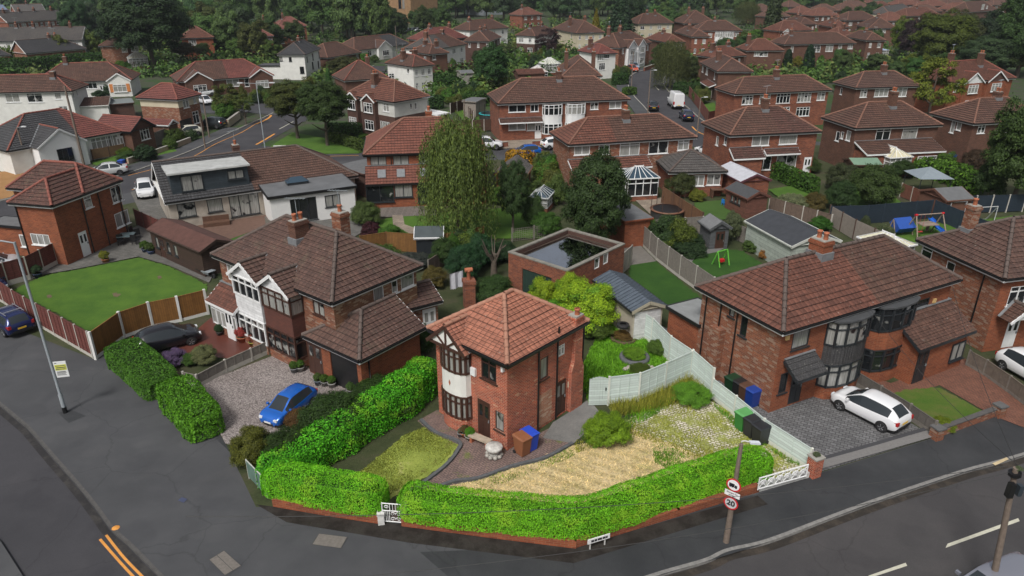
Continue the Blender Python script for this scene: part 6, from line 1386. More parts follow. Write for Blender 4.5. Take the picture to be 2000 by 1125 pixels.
tufts('mossy_grass','mossy yellow green grass of the small left lawn',[(640,985),(700,925),(790,850),(835,832),(893,868),(866,903),(832,924),(725,990)],leafmat((.25,.31,.06)),9000,.07,wid=.016,clump=1.3,cat='grass')
tufts('straw','dry cut straw lying on the front lawn',[(880,950),(1000,918),(1115,873),(1235,848),(1330,888),(1480,930),(1300,1000),(1120,1030),(960,1000)],GRASSS,22000,.06,wid=.02,lean=1.6,cat='grass')
tufts('rough_grass','ragged green fringe where the dry lawn meets the cobbles',[(1120,862),(1235,826),(1335,858),(1430,900),(1425,922),(1330,886),(1240,852),(1125,886)],GRASSO,3800,.11,wid=.02,clump=1.1,cat='grass')
tufts('rough_grass','green fringe along the stone edging of the path',[(885,945),(1000,915),(1115,872),(1122,892),(1005,938),(900,968)],leafmat((.20,.30,.04)),2600,.09,wid=.02,clump=1.3,cat='grass')
tufts('rough_grass','thin green growth in the dry lawn near the curved hedge',[(900,960),(960,975),(1120,1000),(1300,955),(1420,915),(1430,940),(1300,985),(1120,1030),(950,1005)],leafmat((.27,.33,.06)),2600,.08,wid=.02,clump=1.0,cat='grass')
tufts('rough_grass','green weed patches in the dry lawn',[(1270,860),(1330,885),(1400,915),(1330,930),(1280,905)],GRASSB,1500,.13,wid=.018,clump=1.5,cat='grass')
tufts('rough_grass','weeds growing between the cobbles by the pale fence',[(1240,840),(1330,780),(1395,785),(1575,900),(1500,935),(1330,870)],GRASSO,5200,.10,wid=.02,clump=2.2,cat='grass')
tufts('rough_grass','rough grass at the foot of the long pale fence',[(1390,790),(1440,825),(1500,875),(1565,910),(1540,905),(1430,830)],GRASSB,1800,.22,wid=.016,cat='grass')
tufts('lawn_grass','mown grass of the big left lawn',[(30,566),(90,537),(150,527),(270,503),(330,520),(405,556),(400,580),(190,655)],GRASSL,16000,.05,wid=.03,cat='grass')
# wires and washing by the neighbour
h=MAIN
o=empty('brick_chimney_stack',P(917,600),R(15),'freestanding brick stack with cowl pot behind the small detached house','chimney'); MB().box(-.36,.36,-.36,.36,-.1,1.8).box(-.41,.41,-.41,.41,1.8,2.05).build('stack',BR_RED,o); MB().lathe([(.14,0),(.12,.55),(.17,.6),(.17,.7),(.1,.7)],12,(0,0,2.05)).build('chimney_pot',TERRA,o); MB().tube([(-.25,0,2.75),(.25,0,2.75)],.15,10).build('cowl',TERRA,o)
o=empty('washing',P(893,585),R(40),'white patterned sheet hanging on the line by the brick stack','washing'); mb=MB()
for i in range(8): 
    x0,x1=-.55+i*.1375,-.55+(i+1)*.1375; f=lambda x:.06*math.sin(x*11); mb.poly([(x0,f(x0),.9),(x1,f(x1),.85),(x1,f(x1)*.5,2.05),(x0,f(x0)*.5,2.05)],0,True)
mb.build('sheet',plain((.62,.63,.68),.8,.12,4,key='washed_sheet'),o); MB().tube([(-2.5,0,2.1),(-.6,0,2.06),(.6,0,2.06),(2.2,0,2.12)],.012,4).build('line',WIRE,o)
shrub('conifer_hedge','dark green conifer clump behind the brick stack',905,545,70,75,'bushf0',(.020,.060,.024)); shrub('conifer_hedge','feathery green conifer left of the bare trunk by the flooded garage',940,520,70,70,'bushf2',(.022,.072,.030)); shrub('shrub','dark laurel behind the trellis and the detached house roof',965,590,85,60,'bushf1',(.035,.075,.02)); shrub('shrub','dark clipped conifer under the flooded garage corner',985,510,50,45,'bushf0','deep'); shrub('shrub','hedge plant between lattice fence and brown semi',870,520,60,60,'bushf1',(.035,.075,.018)); shrub('shrub','autumn tinted bush behind the brown semi roof',850,560,50,45,'bushf0','rust')
shrub('shrub','ivy arch of greenery against the orange board fence',885,515,34,60,'bushf1','fresh'); shrub('shrub','lavender border below the orange board fence',800,520,90,30,'bush0',(.05,.06,.06)); shrub('shrub','green bed plants left under the orange fence',745,505,70,30,'bush1','mid')
o=empty('bare_trunk',P(965,545),0,'bare cut trunk with stubby limbs beside the flooded garage','tree stump'); mb=MB(); rr=random.Random(9)
mb.tube([(0,0,0),(0,0,1.1),(.1,0,2.0)],[.28,.22,.15],8)
for i in range(12): a=rr.uniform(0,6.3); mb.tube([(0,0,1+rr.random()),(math.cos(a)*.5,math.sin(a)*.5,1.9+rr.random()*.5),(math.cos(a)*.9,math.sin(a)*.9,2.6+rr.random()*.6)],[.08,.05,.02],5)
mb.build('trunk',BARK,o)
# ================================================================ STREETS BEHIND
RA=[(-250,490),(0,412),(150,380),(280,349),(350,325),(432,293),(518,250),(575,222),(640,185),(700,155),(760,128)]
RB=[(440,290),(500,296),(580,304),(700,301),(860,298),(1060,290),(1250,282),(1400,270),(1470,266)]
RC=[(1400,276),(1350,250),(1322,230),(1300,208),(1275,185),(1262,165),(1264,150),(1280,140),(1320,133),(1380,129)]
RD=[(585,214),(500,207),(440,209),(400,205),(340,190)]
ribbon('road',RA,7.2,-.104,ROADM); ribbon('road',RB,6.8,-.100,ROADM); ribbon('road',RC,7.0,-.096,ROADM); ribbon('road',RD,6.0,-.092,ROADM)
for cl,ofs in ((RA[:7],4.9),(RC,4.8),(RC,-4.8),(RD,4.2)):
    ribbon('pavement',cl,2.2,.002,ASPH,off=ofs,h=.15)
for cl,o1,o2 in ((RA,3.7,1),(RC,3.55,1),(RC,-3.55,1)): ribbon('kerb',cl,.16,.004,CONC,off=o1,h=.14)
ribbon('road_marking',[(250,341),(305,327),(375,305),(420,280),(470,258),(500,240)],.12,-.09,YEL); ribbon('road_marking',[(257,369),(310,355)],.12,-.09,YEL)
ribbon('road_marking',[(500,281),(518,271),(536,260)],.28,-.09,YEL); ribbon('road_marking',[(498,219),(522,217),(529,224),(520,232),(500,241)],.35,-.088,YEL)
ribbon('road_marking',[(545,251),(560,243),(573,236)],.14,-.088,WLN); ribbon('road_marking',[(630,304),(700,302)],.12,-.088,YEL); ribbon('road_marking',[(1280,168),(1287,175)],.15,-.088,WLN); ribbon('road_marking',[(1352,246),(1365,257),(1395,268)],.22,-.088,YEL)
sheet('lawn',[(512,298),(540,278),(572,258),(645,272),(718,293),(700,298),(560,300)],.02,LAWN,side=.15)
sheet('driveway',[(960,272),(1100,268),(1100,284),(960,290)],.006,BEIGE); sheet('driveway',[(-80,345),(0,335),(58,332),(75,345),(20,385),(-80,405)],.006,ORDRIVE)
sheet('lawn',[(180,318),(240,300),(250,312),(200,325)],.01,LAWN); sheet('lawn',[(300,292),(335,282),(345,295),(310,303)],.01,LAWN)
for pg in ([(888,215),(905,205),(925,215),(905,235)],[(930,225),(975,212),(975,235),(930,240)],[(1362,206),(1395,200),(1400,215),(1375,220)],[(1050,330),(1080,320),(1100,345),(1070,350)],[(1640,360),(1720,360),(1760,395),(1700,405),(1640,395)],[(1120,240),(1145,250),(1130,262),(1100,255)],[(700,258),(720,262),(700,270)]): sheet('lawn',pg,.01,LAWN)
# ================================================================ HOUSES IN THE MIDDLE AND FAR DISTANCE
def ah(label,A,B,C,z=4.9,wall=BR_BRN,roof=T_BRN,pitch=33,F=(),R_=(),L=(),autoF=0,autoR=0,autoL=0,ch=(),hips='FBLR',axis=None,split=None,mat2=None,name='semi_detached_house',zs=None,m2=None,ridge=RIDGE,step=.34,gab=(),ws='w2t',ov=.3,pots=2,lowF=True,cat='house',group=None,flip=False,lean=None,fascia=WHITE,wallmats=None):
    if isinstance(C,tuple) and C[0]=='R':      # depth from where the far right corner is seen
        b=P(*B,z); d=(b-P(*A,z)).normalized(); n=V(-d.y,d.x,0); q=(C[1][0]-1000)/F_PX
        C=min(13,max(5,(q*(b.y*_cp+(CAMH-z)*_sp)-b.x)/(n.x-q*n.y*_cp)))
    h=House(name,label,A,B,C,z,pitch,wall,roof,ov=ov,ridge=ridge,step=step,cat=cat,group=group,fascia=fascia)
    for wl,ls in (('F',F),('R',R_),('L',L)):
        for q in ls:
            x,y,w_,hh=q[:4]; st=q[4] if len(q)>4 else ws
            h.win(wl,x,y,w_,hh,st.replace('D',''),door='D' in st)
    for wl,n in (('F',autoF),('R',autoR),('L',autoL)):
        if not n: continue
        Lw=h.W if wl=='F' else h.D
        for fl in ((3.75,1.35) if z>4 else (1.45,)):
            for i in range(n):
                w_=(1.5 if (i+(fl<2))%2==0 else .9) if wl=='F' else (.8 if i%2 else .6); h.put_win(wl,Lw*(i+.5)/n,fl,w_,1.15 if fl>2 else 1.25,ws)
    h.walls(None,zs,m2); h.done_walls(); h.hip(hips=hips,axis=axis,split=None if split is None else h.W*split,mat2=mat2)
    for f in ch: h.chimney(h.W*f[0],h.D*f[1],h.ridge_z+(f[2] if len(f)>2 else .75),.6,.85,pots,BR_BRN)
    for g in gab:   # (u0,u1 fractions, projection, face, zeave)
        u0,u1=h.W*g[0],h.W*g[1]; ze=g[4] if len(g)>4 else z-.35
        if g[2]>.25:
            MB().box(u0,u1,-g[2],.0,-.1,ze).build('bay_wall',g[5] if len(g)>5 else wall,h.root)
            for fl in ((3.7,1.35) if ze>3 else (1.4,)): h.put_win('F',(u0+u1)/2,fl,min(2.2,(u1-u0)*.72),1.3,'w3t',off=-g[2]-.03)
        h.gablet(u0,u1,g[2],ze,None,roof if not mat2 or (g[0]+g[1])/2<(split or 1) else mat2,g[3])
    return h
H=[]
h=ah('long brown and red tiled semi facing the garden behind the big dark tree',(1110,283),(1362,268),(1088,258),4.9,BR_MIX,T_RBR,33,F=[(1137,291,1.7,1.2),(1180,290,1.2,1.2),(1230,290,2.2,1.5),(1286,288,2.2,1.3,'w2'),(1335,283,1.3,1.1)],split=.36,mat2=T_BRN,ch=((.5,.42),))
h.lean(-.2,h.W*.62,1.6,3.3,2.5); h.block(0,h.W*.6,-1.4,0,2.4,BR_MIX,None)
h=ah('hip roofed brick extension bungalow behind the conservatory patio',(1306,337),(1421,335),(1268,310),2.6,BR_RED,T_GRY,28,F=[(1364,353,1.25,1.1,'w2'),(1394,351,1.35,1.1,'w2p')],ridge=RIDGE_D,name='bungalow',cat='bungalow')
h=ah('red brick semi with half mottled red roof above the clipped garden hedge',(1425,265),(1605,257),(1379,240),4.9,BR_RED,T_BRN,33,F=[(1486,273,2.0,1.3,'w2p'),(1540,270,2.1,1.3,'w1t'),(1577,318,.9,2.0,'wD'),(1491,319,1.8,1.5,'w2'),(1536,316,2.4,1.5,'w2')],L=[(1401,275,.6,1.0,'w1'),(1417,274,.6,1.0,'w1')],split=.55,mat2=T_PLN,ch=((.5,.45,1.0),))
h.lean(.0,h.W*.36,1.3,3.5,2.6,T_PLN); h.block(.1,h.W*.34,-1.1,0,2.5,BR_RED,None); h.lean(h.W*.4,h.W*.8,.7,3.2,2.75,T_PLN)
h=ah('brown brick semi with large central chimney behind the cream roofed conservatory',(1671,251),(1842,244),(1604,229),4.9,BR_BRN,T_BRN,33,F=[(1725,262,1.8,1.35),(1777,260,1.9,1.35,'w1t')],L=[(1636,266,.7,1.1,'w1'),(1645,264,.5,.8,'w1'),(1657,265,.8,1.1,'w1')],ch=((.55,.4,1.3),))
h.lean(.1,h.W*.95,2.6,3.4,2.5,T_BRN); h.block(.3,h.W*.93,-2.4,0,2.45,BR_RED,None); h.put_win('F',h.W*.75,1.45,2.4,1.1,'w2t',off=-2.41)
h=ah('brown brick semi half hidden by the big green tree at the right edge',(1902,242),(2050,234),(1822,221),4.9,BR_BRN,T_BRN,33,F=[(1917,252,1.0,1.0),(1960,250,1.5,1.2)],L=[(1861,247,.6,1.5,'w1'),(1873,246,.7,1.0,'w1')],ch=((.55,.5),),autoF=0)
h=ah('red brick semi with four white curved bay windows left of the yellow green tree',(1435,184),(1625,176),(1402,172),4.9,BR_RED,T_BRN,33,F=[(1460,195,1.7,1.3,'w3t'),(1494,193,1.7,1.3,'w3t'),(1530,192,2.2,1.35,'w4t'),(1571,190,2.2,1.35,'w4t'),(1604,187,1.3,1.3),(1568,218,2.2,1.3,'w4t'),(1530,218,2.0,1.3,'w4t')],ch=((.5,.45,1.0),))
h=ah('brown brick semi with aerial and pale bays left behind the yellow green tree',(1672,172),(1800,168),(1626,161),4.9,BR_BRN,T_DBR,33,F=[(1687,182,1.1,1.2),(1722,180,2.3,1.3,'w3t'),(1758,180,2.3,1.3,'w3t')],L=[(1643,178,.5,1.0,'w1')],ch=((.55,.45,1.0),))
h=ah('orange brick semi with one white and one timbered gable near the right edge',(1857,162),(1985,152),7.5,4.9,BR_ORG,T_RBR,35,F=[(1868,172,1.1,1.2)],ch=((.3,.6,1.2),(.62,.35,1.2)),ridge=RIDGE_R,gab=((.18,.48,.5,WHITE,4.6),(.55,.85,.5,BR_DRK,4.6)),step=.2)
h=ah('long red brick semi with two white round bays behind the parked white hatchback',(972,203),(1231,194),8.0,4.9,BR_RED,T_BRN,33,F=[(1010,210,2.3,1.2),(1044,209,1.1,1.2),(1161,205,1.1,1.2),(1202,203,1.7,1.2),(1010,246,2.3,1.1,'w2p'),(1038,246,1.2,1.2,'w1'),(1051,252,.9,2.0,'wD')],ch=((.5,.45,.9),))
for x in (1079,1124): t=h.px(x,210,'F')[0]; h.bay(t-1.35,t+1.35,.75,[(-.1,.7,BR_RED),(.7,2.1,'glass'),(2.1,3.2,WHITE),(3.2,4.6,'glass')],'round',WHITE,.3)
t=h.px(1020,230,'F')[0]; h.lean(-.1,h.px(1058,230,'F')[0],.9,2.95,2.5)
h=ah('brown gabled semi with white rendered upper side behind the green verge',(672,184),(769,200),('R',(840,190)),4.9,BR_DRK,T_RBR,34,F=[(754,210,1.2,1.1),(752,246,1.9,1.2,'w4')],R_=[(803,208,.4,.9,'w1s'),(812,207,.5,.9,'w1s'),(811,238,1.5,1.2,'w2t')],ch=((.42,.3,.8),),zs=2.85,m2=plain((.52,.52,.49),.85,.15,1.2,key='aged_render'),gab=((.05,.28,.6,BR_DRK,4.55),(.40,.66,.6,BR_DRK,4.55)))
h.block(h.W-3,h.W+2.0,h.D,h.D+2,2.5,BR_BRN,WHITE,lip=WHITE)
h=ah('brick house with new red roof and cream upper band by the two parked cars',(265,191),(347,195),('R',(390,181)),4.9,BR_MIX,T_RED,34,R_=[(363,201,1.2,1.3),(380,194,.6,1.1),(383,229,1.3,1.7)],zs=3.75,m2=CREAM,ridge=RIDGE_R,name='detached_house')
t=h.px(363,240,'R')[0]; MB().box(h.W,h.W+.05,t-1.2,t+1.2,0,2.1).build('garage_door',gs,h.root)
h=ah('bungalow pair with slate grey left roof and new red right roof by the telegraph pole',(14,296),(240,256),9.0,2.7,RENDER,T_SLT,33,F=[(146,292,2.6,1.7,'k3'),(199,280,2.5,1.5,'w4t'),(222,276,1.3,1.5,'w2'),(235,277,.9,2.0,'wD')],split=.62,mat2=T_RED,ridge=RIDGE_R,name='semi_detached_bungalow',cat='bungalow',ch=())
u=h.px(108,285,'F')[0]; MB().box(u-2.6,u+2.6,-1.7,0,-.1,2.7).build('wing_wall',plain((.74,.75,.75),.8,.04,1,key='bright_render'),h.root); h.gablet(u-2.6,u+2.6,1.7,2.7,None,T_SLT,plain((.74,.75,.75),.8,.04,1,key='bright_render')); h.put_win('F',u+.1,1.5,1.7,1.5,'k3',off=-1.72)
h=ah('red brick gabled wing with white window at the right end of the red bungalow roof',(255,258),(305,245),6.0,2.7,BR_BRN,T_RED,33,F=[(283,260,1.5,1.6,'w3t')],hips='LR',axis='v',ridge=RIDGE_R,name='bungalow_wing',cat='bungalow',fascia=ANTH)
h=ah('white rendered semi with worn brown roof and small conservatory at the left edge',(-95,183),(140,178),6.2,4.9,RENDER,T_BRN,33,F=[(24,190,1.9,1.4),(68,190,2.1,1.4),(113,187,.9,1.0,'w1t'),(124,214,1.2,1.0)],R_=[(144,186,.4,.8,'w1'),(151,182,.4,.8,'w1')],ridge=RIDGE_R,ch=((.82,.4,.5),),pots=0)
h=ah('white bungalow with orange shutters under a long brown roof',(62,163),(258,156),8.5,2.7,RENDER,T_BRN,33,F=[(176,166,2.2,1.3,'w3t'),(200,170,1.0,2.0,'wD')],ridge=RIDGE_R,name='bungalow',cat='bungalow',ch=((.30,.5,1.2),),gab=((.76,1.0,.8,RENDER,2.7),))
u=h.W*.88
for d in (-1.35,1.35): MB().box(u+d-.3,u+d+.3,-.88,-.835,.75,2.15).build('shutter',plain((.55,.20,.06),.7,.05,key='orange_shutter'),h.root)
h=ah('bungalow pair half brown half new red roof with brick gables at each end',(345,160),(535,147),8.5,2.7,BR_BRN,T_BRN,33,F=[(402,170,1.5,1.4,'w2t'),(455,162,2.2,1.3,'w2p'),(486,160,1.6,1.6,'w2')],split=.52,mat2=T_RED,ridge=RIDGE_R,name='semi_detached_bungalow',cat='bungalow',gab=((.06,.34,1.2,BR_BRN,2.7),(.74,.99,1.2,BR_BRN,2.7)))
h=ah('white rendered house with dark slate hipped roof and twin white gables near the junction',(541,107),(596,107),('R',(640,96)),4.9,RENDER,T_SLT,36,F=[(549,115,.6,.9,'k1'),(567,116,.6,.9,'k1'),(590,137,.9,1.4,'k1')],R_=[(600,116,1.0,1.1,'k1'),(611,111,1.0,1.4,'k1'),(623,107,1.0,1.4,'k1'),(634,107,.9,1.0,'k1'),(611,128,1.2,1.5,'k1'),(622,126,1.0,1.5,'k1')],ch=((.5,.5),),name='detached_house',ridge=RIDGE_D)
h.block(-5,0,1,5,2.5,RENDER,FELT)
h=ah('brown brick bungalow with white bay and pale barge boards right of the white slate house',(640,113),(706,102),8,2.7,BR_BRN,T_BRN,33,F=[(676,118,1.9,1.5,'w4t'),(698,110,.8,1.2,'w1')],ridge=RIDGE,name='bungalow',cat='bungalow')
h=ah('white bungalow with half brown half slate roof below the dark wood',(692,99),(805,86),8,2.7,RENDER,T_BRN,33,F=[(722,104,1.2,1.2),(730,104,.6,1.2)],split=.6,mat2=T_SLT,name='semi_detached_bungalow',cat='bungalow',gab=((.36,.6,1.0,RENDER,2.7),))
h=ah('white rendered brown roofed semi end left of the dark red garden fence',(752,123),(806,131),('R',(832,118)),4.9,RENDER,T_BRN,34,F=[(797,139,.7,.9,'w1')],autoR=3,ch=((.5,.2),(.5,.8)),ridge=RIDGE_R)
h=ah('brown roofed bungalow with roof window and chimney in front of the white semi end',(672,158),(760,152),8,2.7,BR_BRN,T_BRN,36,F=[(765,150,1.0,1.2)],ridge=RIDGE_R,name='bungalow',cat='bungalow',ch=((.7,.5,.6),))
h=ah('brown brick house between the white semi end and the grey roofed pair',(800,100),(838,106),('R',(853,97)),4.9,BR_BRN,T_BRN,33,R_=[(848,112,.8,1.0)],F=[],autoF=2,ch=((.4,.4),(.8,.6)))
h=ah('white rendered semi with half grey half brown roof and dark chimneys',(848,97),(912,86),8,4.9,RENDER,T_GRY,33,autoF=4,split=.45,mat2=T_BRN,ch=((.2,.5),(.7,.5)))
h=ah('red roofed house with slim chimney behind the grey roofed pair',(835,80),(915,73),8,4.9,BR_BRN,T_RED,33,autoF=4,ch=((.3,.5),(.8,.5)))
h=ah('white rendered semi below the dark trees right of the tan office block',(917,60),(994,54),7.5,4.9,RENDER,T_BRN,33,autoF=4,autoL=2,ch=((.2,.5),(.8,.5)))
h=ah('brown and white semi with copper hip tiles behind the round dark garden tree',(905,80),(956,81),('R',(1003,75)),4.9,BR_DRK,T_BRN,33,F=[(917,88,.5,1.1,'w1'),(934,88,.5,1.1,'w1'),(952,88,.5,1.1,'w1')],R_=[],autoR=3,ch=((.5,.3),(.5,.7)))
h=ah('brown brick semi with white upper storey left of the purple tree',(1006,69),(1045,71),('R',(1095,66)),4.9,BR_DRK,T_BRN,33,autoF=2,autoR=3,zs=2.9,m2=RENDER,ch=((.5,.2),(.5,.7)))
h=ah('tan rendered semi with brown roof between purple tree and golden conifer',(1078,56),(1125,65),('R',(1182,57)),4.9,CREAM,T_BRN,33,F=[(1116,70,.6,1.1,'w1')],autoR=4,ch=((.5,.2),(.5,.75)))
h=ah('white rendered house with new red roof by the bend in the side road',(1128,99),(1167,106),('R',(1193,97)),4.9,RENDER,T_RED,33,R_=[(1173,112,1.6,1.3,'w3t'),(1184,108,1.6,1.3,'w3t'),(1176,130,1.5,1.4,'w3t')],ch=((.4,.2,1.0),),ridge=RIDGE_R)
h=ah('brown roofed house with its plain hip end facing over the long red brick semi',(1097,149),(1176,149),12,4.9,BR_MIX,T_BRN,36,autoF=0,axis='v',ch=((.1,.25,1.2),(.85,.25,1.2)),ridge=RIDGE)
h=ah('red brick semi with two white pointed gables and white bays on the bend',(1210,94),(1273,83),8,4.9,BR_MIX,T_BRN,34,F=[(1217,99,1.0,1.4),(1265,93,1.1,1.2)],ch=((.2,.6,1.2),(.45,.5,1.2)),gab=((.20,.46,.8,WHITE,4.7,WHITE),(.52,.76,.8,WHITE,4.7,WHITE)))
h=ah('red brown roofed semi behind the birch on the bend',(1261,75),(1302,83),('R',(1337,76)),4.9,BR_BRN,T_RBR,33,autoR=3,ch=((.4,.5),))
h=ah('brown roofed house behind the semi on the bend with white side window',(1318,62),(1350,72),('R',(1359,66)),4.9,BR_RED,T_BRN,33,autoR=2,ch=((.5,.3),))
h=ah('wide red brick semi with white bays facing the camera right of the birch',(1360,60),(1450,60),8,4.9,BR_RED,T_BRN,32,F=[(1373,69,1.3,1.2),(1387,69,1.1,1.2),(1439,67,1.1,1.2),(1371,88,1.6,1.2,'w3t')],ch=((.45,.5),))
for x in (1405,1424): t=h.px(x,70,'F')[0]; h.bay(t-1.3,t+1.3,.7,[(-.1,.7,BR_RED),(.7,2.1,'glass'),(2.1,3.2,WHITE),(3.2,4.6,'glass')],'round',WHITE,.3)
h=ah('cream walled semi with brown cross roof under the tall dark trees',(1246,47),(1316,45),8,4.9,CREAM,T_BRN,36,autoF=4,ch=((.4,.5),(.6,.4)))
h=ah('brown roofed semi with white bays beside the round willow like tree',(1312,41),(1335,46),('R',(1401,40)),4.9,BR_BRN,T_BRN,33,autoR=4,ch=((.5,.3),(.5,.75)))
h=ah('red brown roofed house with tall chimneys behind the dark hipped semi by the road',(1360,108),(1400,113),('R',(1458,104)),4.9,BR_BRN,T_RBR,33,autoR=3,ch=((.5,.15),(.5,.7)))
h=ah('dark tiled brick semi above the red fence and white van',(1367,122),(1401,140),('R',(1472,139)),4.9,BR_BRN,T_DBR,31,F=[(1373,132,1.3,1.6,'w2'),(1381,137,1.6,1.6,'w3t'),(1396,148,.9,1.2,'w1')],ch=((.5,.25,.9),))
h.lean(h.W*.45,h.W*.95,1.3,2.7,2.2,T_RBR)
h=ah('brown roofed house right of the red brick bay semi with white rear windows',(1437,93),(1458,99),('R',(1532,93)),4.9,BR_BRN,T_RBR,33,R_=[(1478,104,1.1,1.2),(1492,104,1.8,1.3)],ch=((.5,.15),))
h=ah('far hipped brown semi left of the round topped roof cluster',(1524,43),(1562,48),('R',(1596,46)),4.9,BR_BRN,T_BRN,33,autoR=3,ch=((.5,.4),))
h=ah('far brick semi with timbered gable beside the tall slim conifer',(1522,61),(1588,59),7.5,4.9,BR_RED,T_RBR,33,autoF=4,ch=(),gab=((.08,.3,.5,WHITE,4.6),))
h=ah('brown brick semi with pale roof seam behind the twin columnar cypresses',(1532,87),(1673,84),7,4.9,BR_BRN,T_BRN,33,F=[(1547,96,.7,1.3,'w1'),(1595,95,2.0,1.5),(1620,94,1.9,1.5),(1641,91,1.0,1.0,'w1'),(1661,90,1.3,1.3)],ch=((.15,.4),))
h=ah('far reddish hipped house with two chimneys in the roof cluster',(1597,48),(1625,53),('R',(1660,49)),4.9,BR_RED,T_RBR,33,autoR=3,ch=((.5,.3),(.5,.7)))
h=ah('far brown house with white bay behind the reddish hipped one',(1655,40),(1717,38),8,4.9,BR_BRN,T_BRN,33,autoF=4,ch=())
h=ah('brown hipped semi with two rear windows left of the purple tree',(1672,49),(1697,55),('R',(1753,55)),4.9,BR_BRN,T_BRN,34,R_=[(1710,58,1.1,1.6,'w2'),(1726,60,1.2,1.2)],ch=((.5,.5),))
h=ah('brown hipped house end in front of the purple tree conservatory',(1649,71),(1692,79),('R',(1713,73)),4.9,BR_BRN,T_BRN,34,autoR=2,ch=((.5,.5,.5),))
h=ah('red roofed house with dormer gables in the far roof cluster',(1603,67),(1640,70),('R',(1669,67)),4.9,BR_RED,T_RBR,34,autoF=3,ch=((.3,.4),(.7,.6)))
h=ah('far brown roofed semi by the right hand tree line',(1772,32),(1838,29),8,4.9,BR_BRN,T_RBR,33,autoF=4,ch=((.5,.5),))
h=ah('far cream fronted semi left of the brown one by the tree line',(1738,28),(1785,20),8,4.9,CREAM,T_GRY,34,autoF=4,ch=((.3,.5),))
h=ah('far red roofed pair at the top edge right of the dark conifer',(1715,16),(1748,15),8,4.9,BR_RED,T_RBR,34,autoF=3,ch=())
h=ah('far house with tall white gable window near the top right corner',(1893,24),(1950,20),9,5.5,BR_BRN,T_BRN,38,F=[(1920,13,2.5,2.0,'w3t'),(1928,14,1.2,1.2)],ch=())
FARR=[(1650,1700,14),(1810,1855,12),(1600,1640,22),(1560,1595,26),(1850,1890,8),(1780,1806,8),(1940,2000,10),(1690,1712,6),(1480,1515,22),(1590,1640,31),(1500,1545,33),(1730,1775,41),(1790,1842,23),(1858,1905,19),(1640,1682,20),(1755,1795,10),(1540,1570,14)]
for i,(a,b,y) in enumerate(FARR):
    ah('distant hipped house with reddish roof on the skyline at the top right',(a,y),(b,y-1),8,4.9,BR_BRN,T_RBR if i%2 else T_BRN,33,autoF=4,group='distant hipped houses on the top right skyline',step=0)
for i,(a,b,y) in enumerate([(505,560,58),(540,600,52),(490,535,72),(1020,1060,30),(200,240,30),(172,210,36),(440,470,60)]):
    ah('distant hipped house among the trees near the top left',(a,y),(b,y-2),8,4.9,BR_RED,T_RED if i in(0,1,2) else T_RBR,33,autoF=3,ch=((.3,.5),),group='distant hipped houses among the top left trees',step=0)
# terraces, top left
h=ah('long grey roofed brick terrace with paired chimneys at the upper left',(14,44),(132,37),9,4.9,BR_RED,T_GRY,32,autoF=10,hips='FB',axis='u',ch=((.1,.5,1),(.35,.5,1),(.6,.5,1),(.9,.5,1)),name='terrace',cat='terrace',ridge=RIDGE_D)
h=ah('grey roofed white walled terrace cut by the left photo edge',(-70,82),(160,78),9,4.9,RENDER,T_GRY,32,autoF=10,hips='FB',axis='u',ch=((.4,.5,1),(.55,.5,1),(.7,.5,1),(.88,.5,1)),name='terrace',cat='terrace',ridge=RIDGE_D)
h=ah('dark slate roofed brick bungalow with twin chimneys and brick gable at the left',(50,105),(170,95),8,2.9,BR_MIX,T_SLT,34,autoF=5,hips='FBR',axis='u',ch=((.55,.5,.9),(.66,.5,.9)),name='bungalow',cat='bungalow',ridge=RIDGE_D)
h=ah('slate roofed house corner at the left edge below the white terrace',(-60,112),(22,107),8,2.9,BR_MIX,T_SLT,34,autoF=3,name='bungalow',cat='bungalow',ridge=RIDGE_D)
h=ah('distant grey roofed terrace row behind the first left terrace',(30,24),(90,22),9,4.9,BR_RED,T_GRY,32,autoF=5,hips='FB',axis='u',ch=((.5,.5,1),),name='terrace',cat='terrace',step=0)
h=ah('white house with solar panels on its roof at the top left corner',(-20,24),(26,22),9,4.9,RENDER,T_SLT,32,autoF=3,name='detached_house',step=0)
mb=MB(); tp=h.pitch
mb.obox((h.W*.55,h.D*.22,h.z+h.D*.22*tp+.45),(2.4,0,0),(0,1.5,1.5*tp),(0,-.03,.05)); mb.build('solar_panels',plain((.16,.20,.28),.2,.1,1,key='solar'),h.root)
h=ah('terrace end with chimneys showing over the dark trees at the upper left',(176,34),(238,30),9,4.9,BR_RED,T_GRY,32,autoF=5,hips='FB',axis='u',ch=((.2,.5,1),(.8,.5,1)),name='terrace',cat='terrace',step=0)
h=ah('brick house with grey and brown roofs half hidden by the great dark oak',(192,90),(250,89),7,4.9,BR_MIX,T_BRN,33,F=[(243,97,1.2,1.1),(263,95,1.6,1.2),(286,92,1.6,1.2)],autoF=0,ch=())
h=ah('red roofed brick house right of the great dark oak',(352,75),(418,73),8,4.9,BR_ORG,T_RBR,33,F=[(376,83,1.8,1.3,'w3t')],ch=((.3,.6),))
h=ah('brown hipped house with chimneys above the upper left trees',(401,47),(412,53),('R',(463,47)),4.9,BR_RED,T_BRN,34,autoR=3,ch=((.5,.2),(.5,.7)))
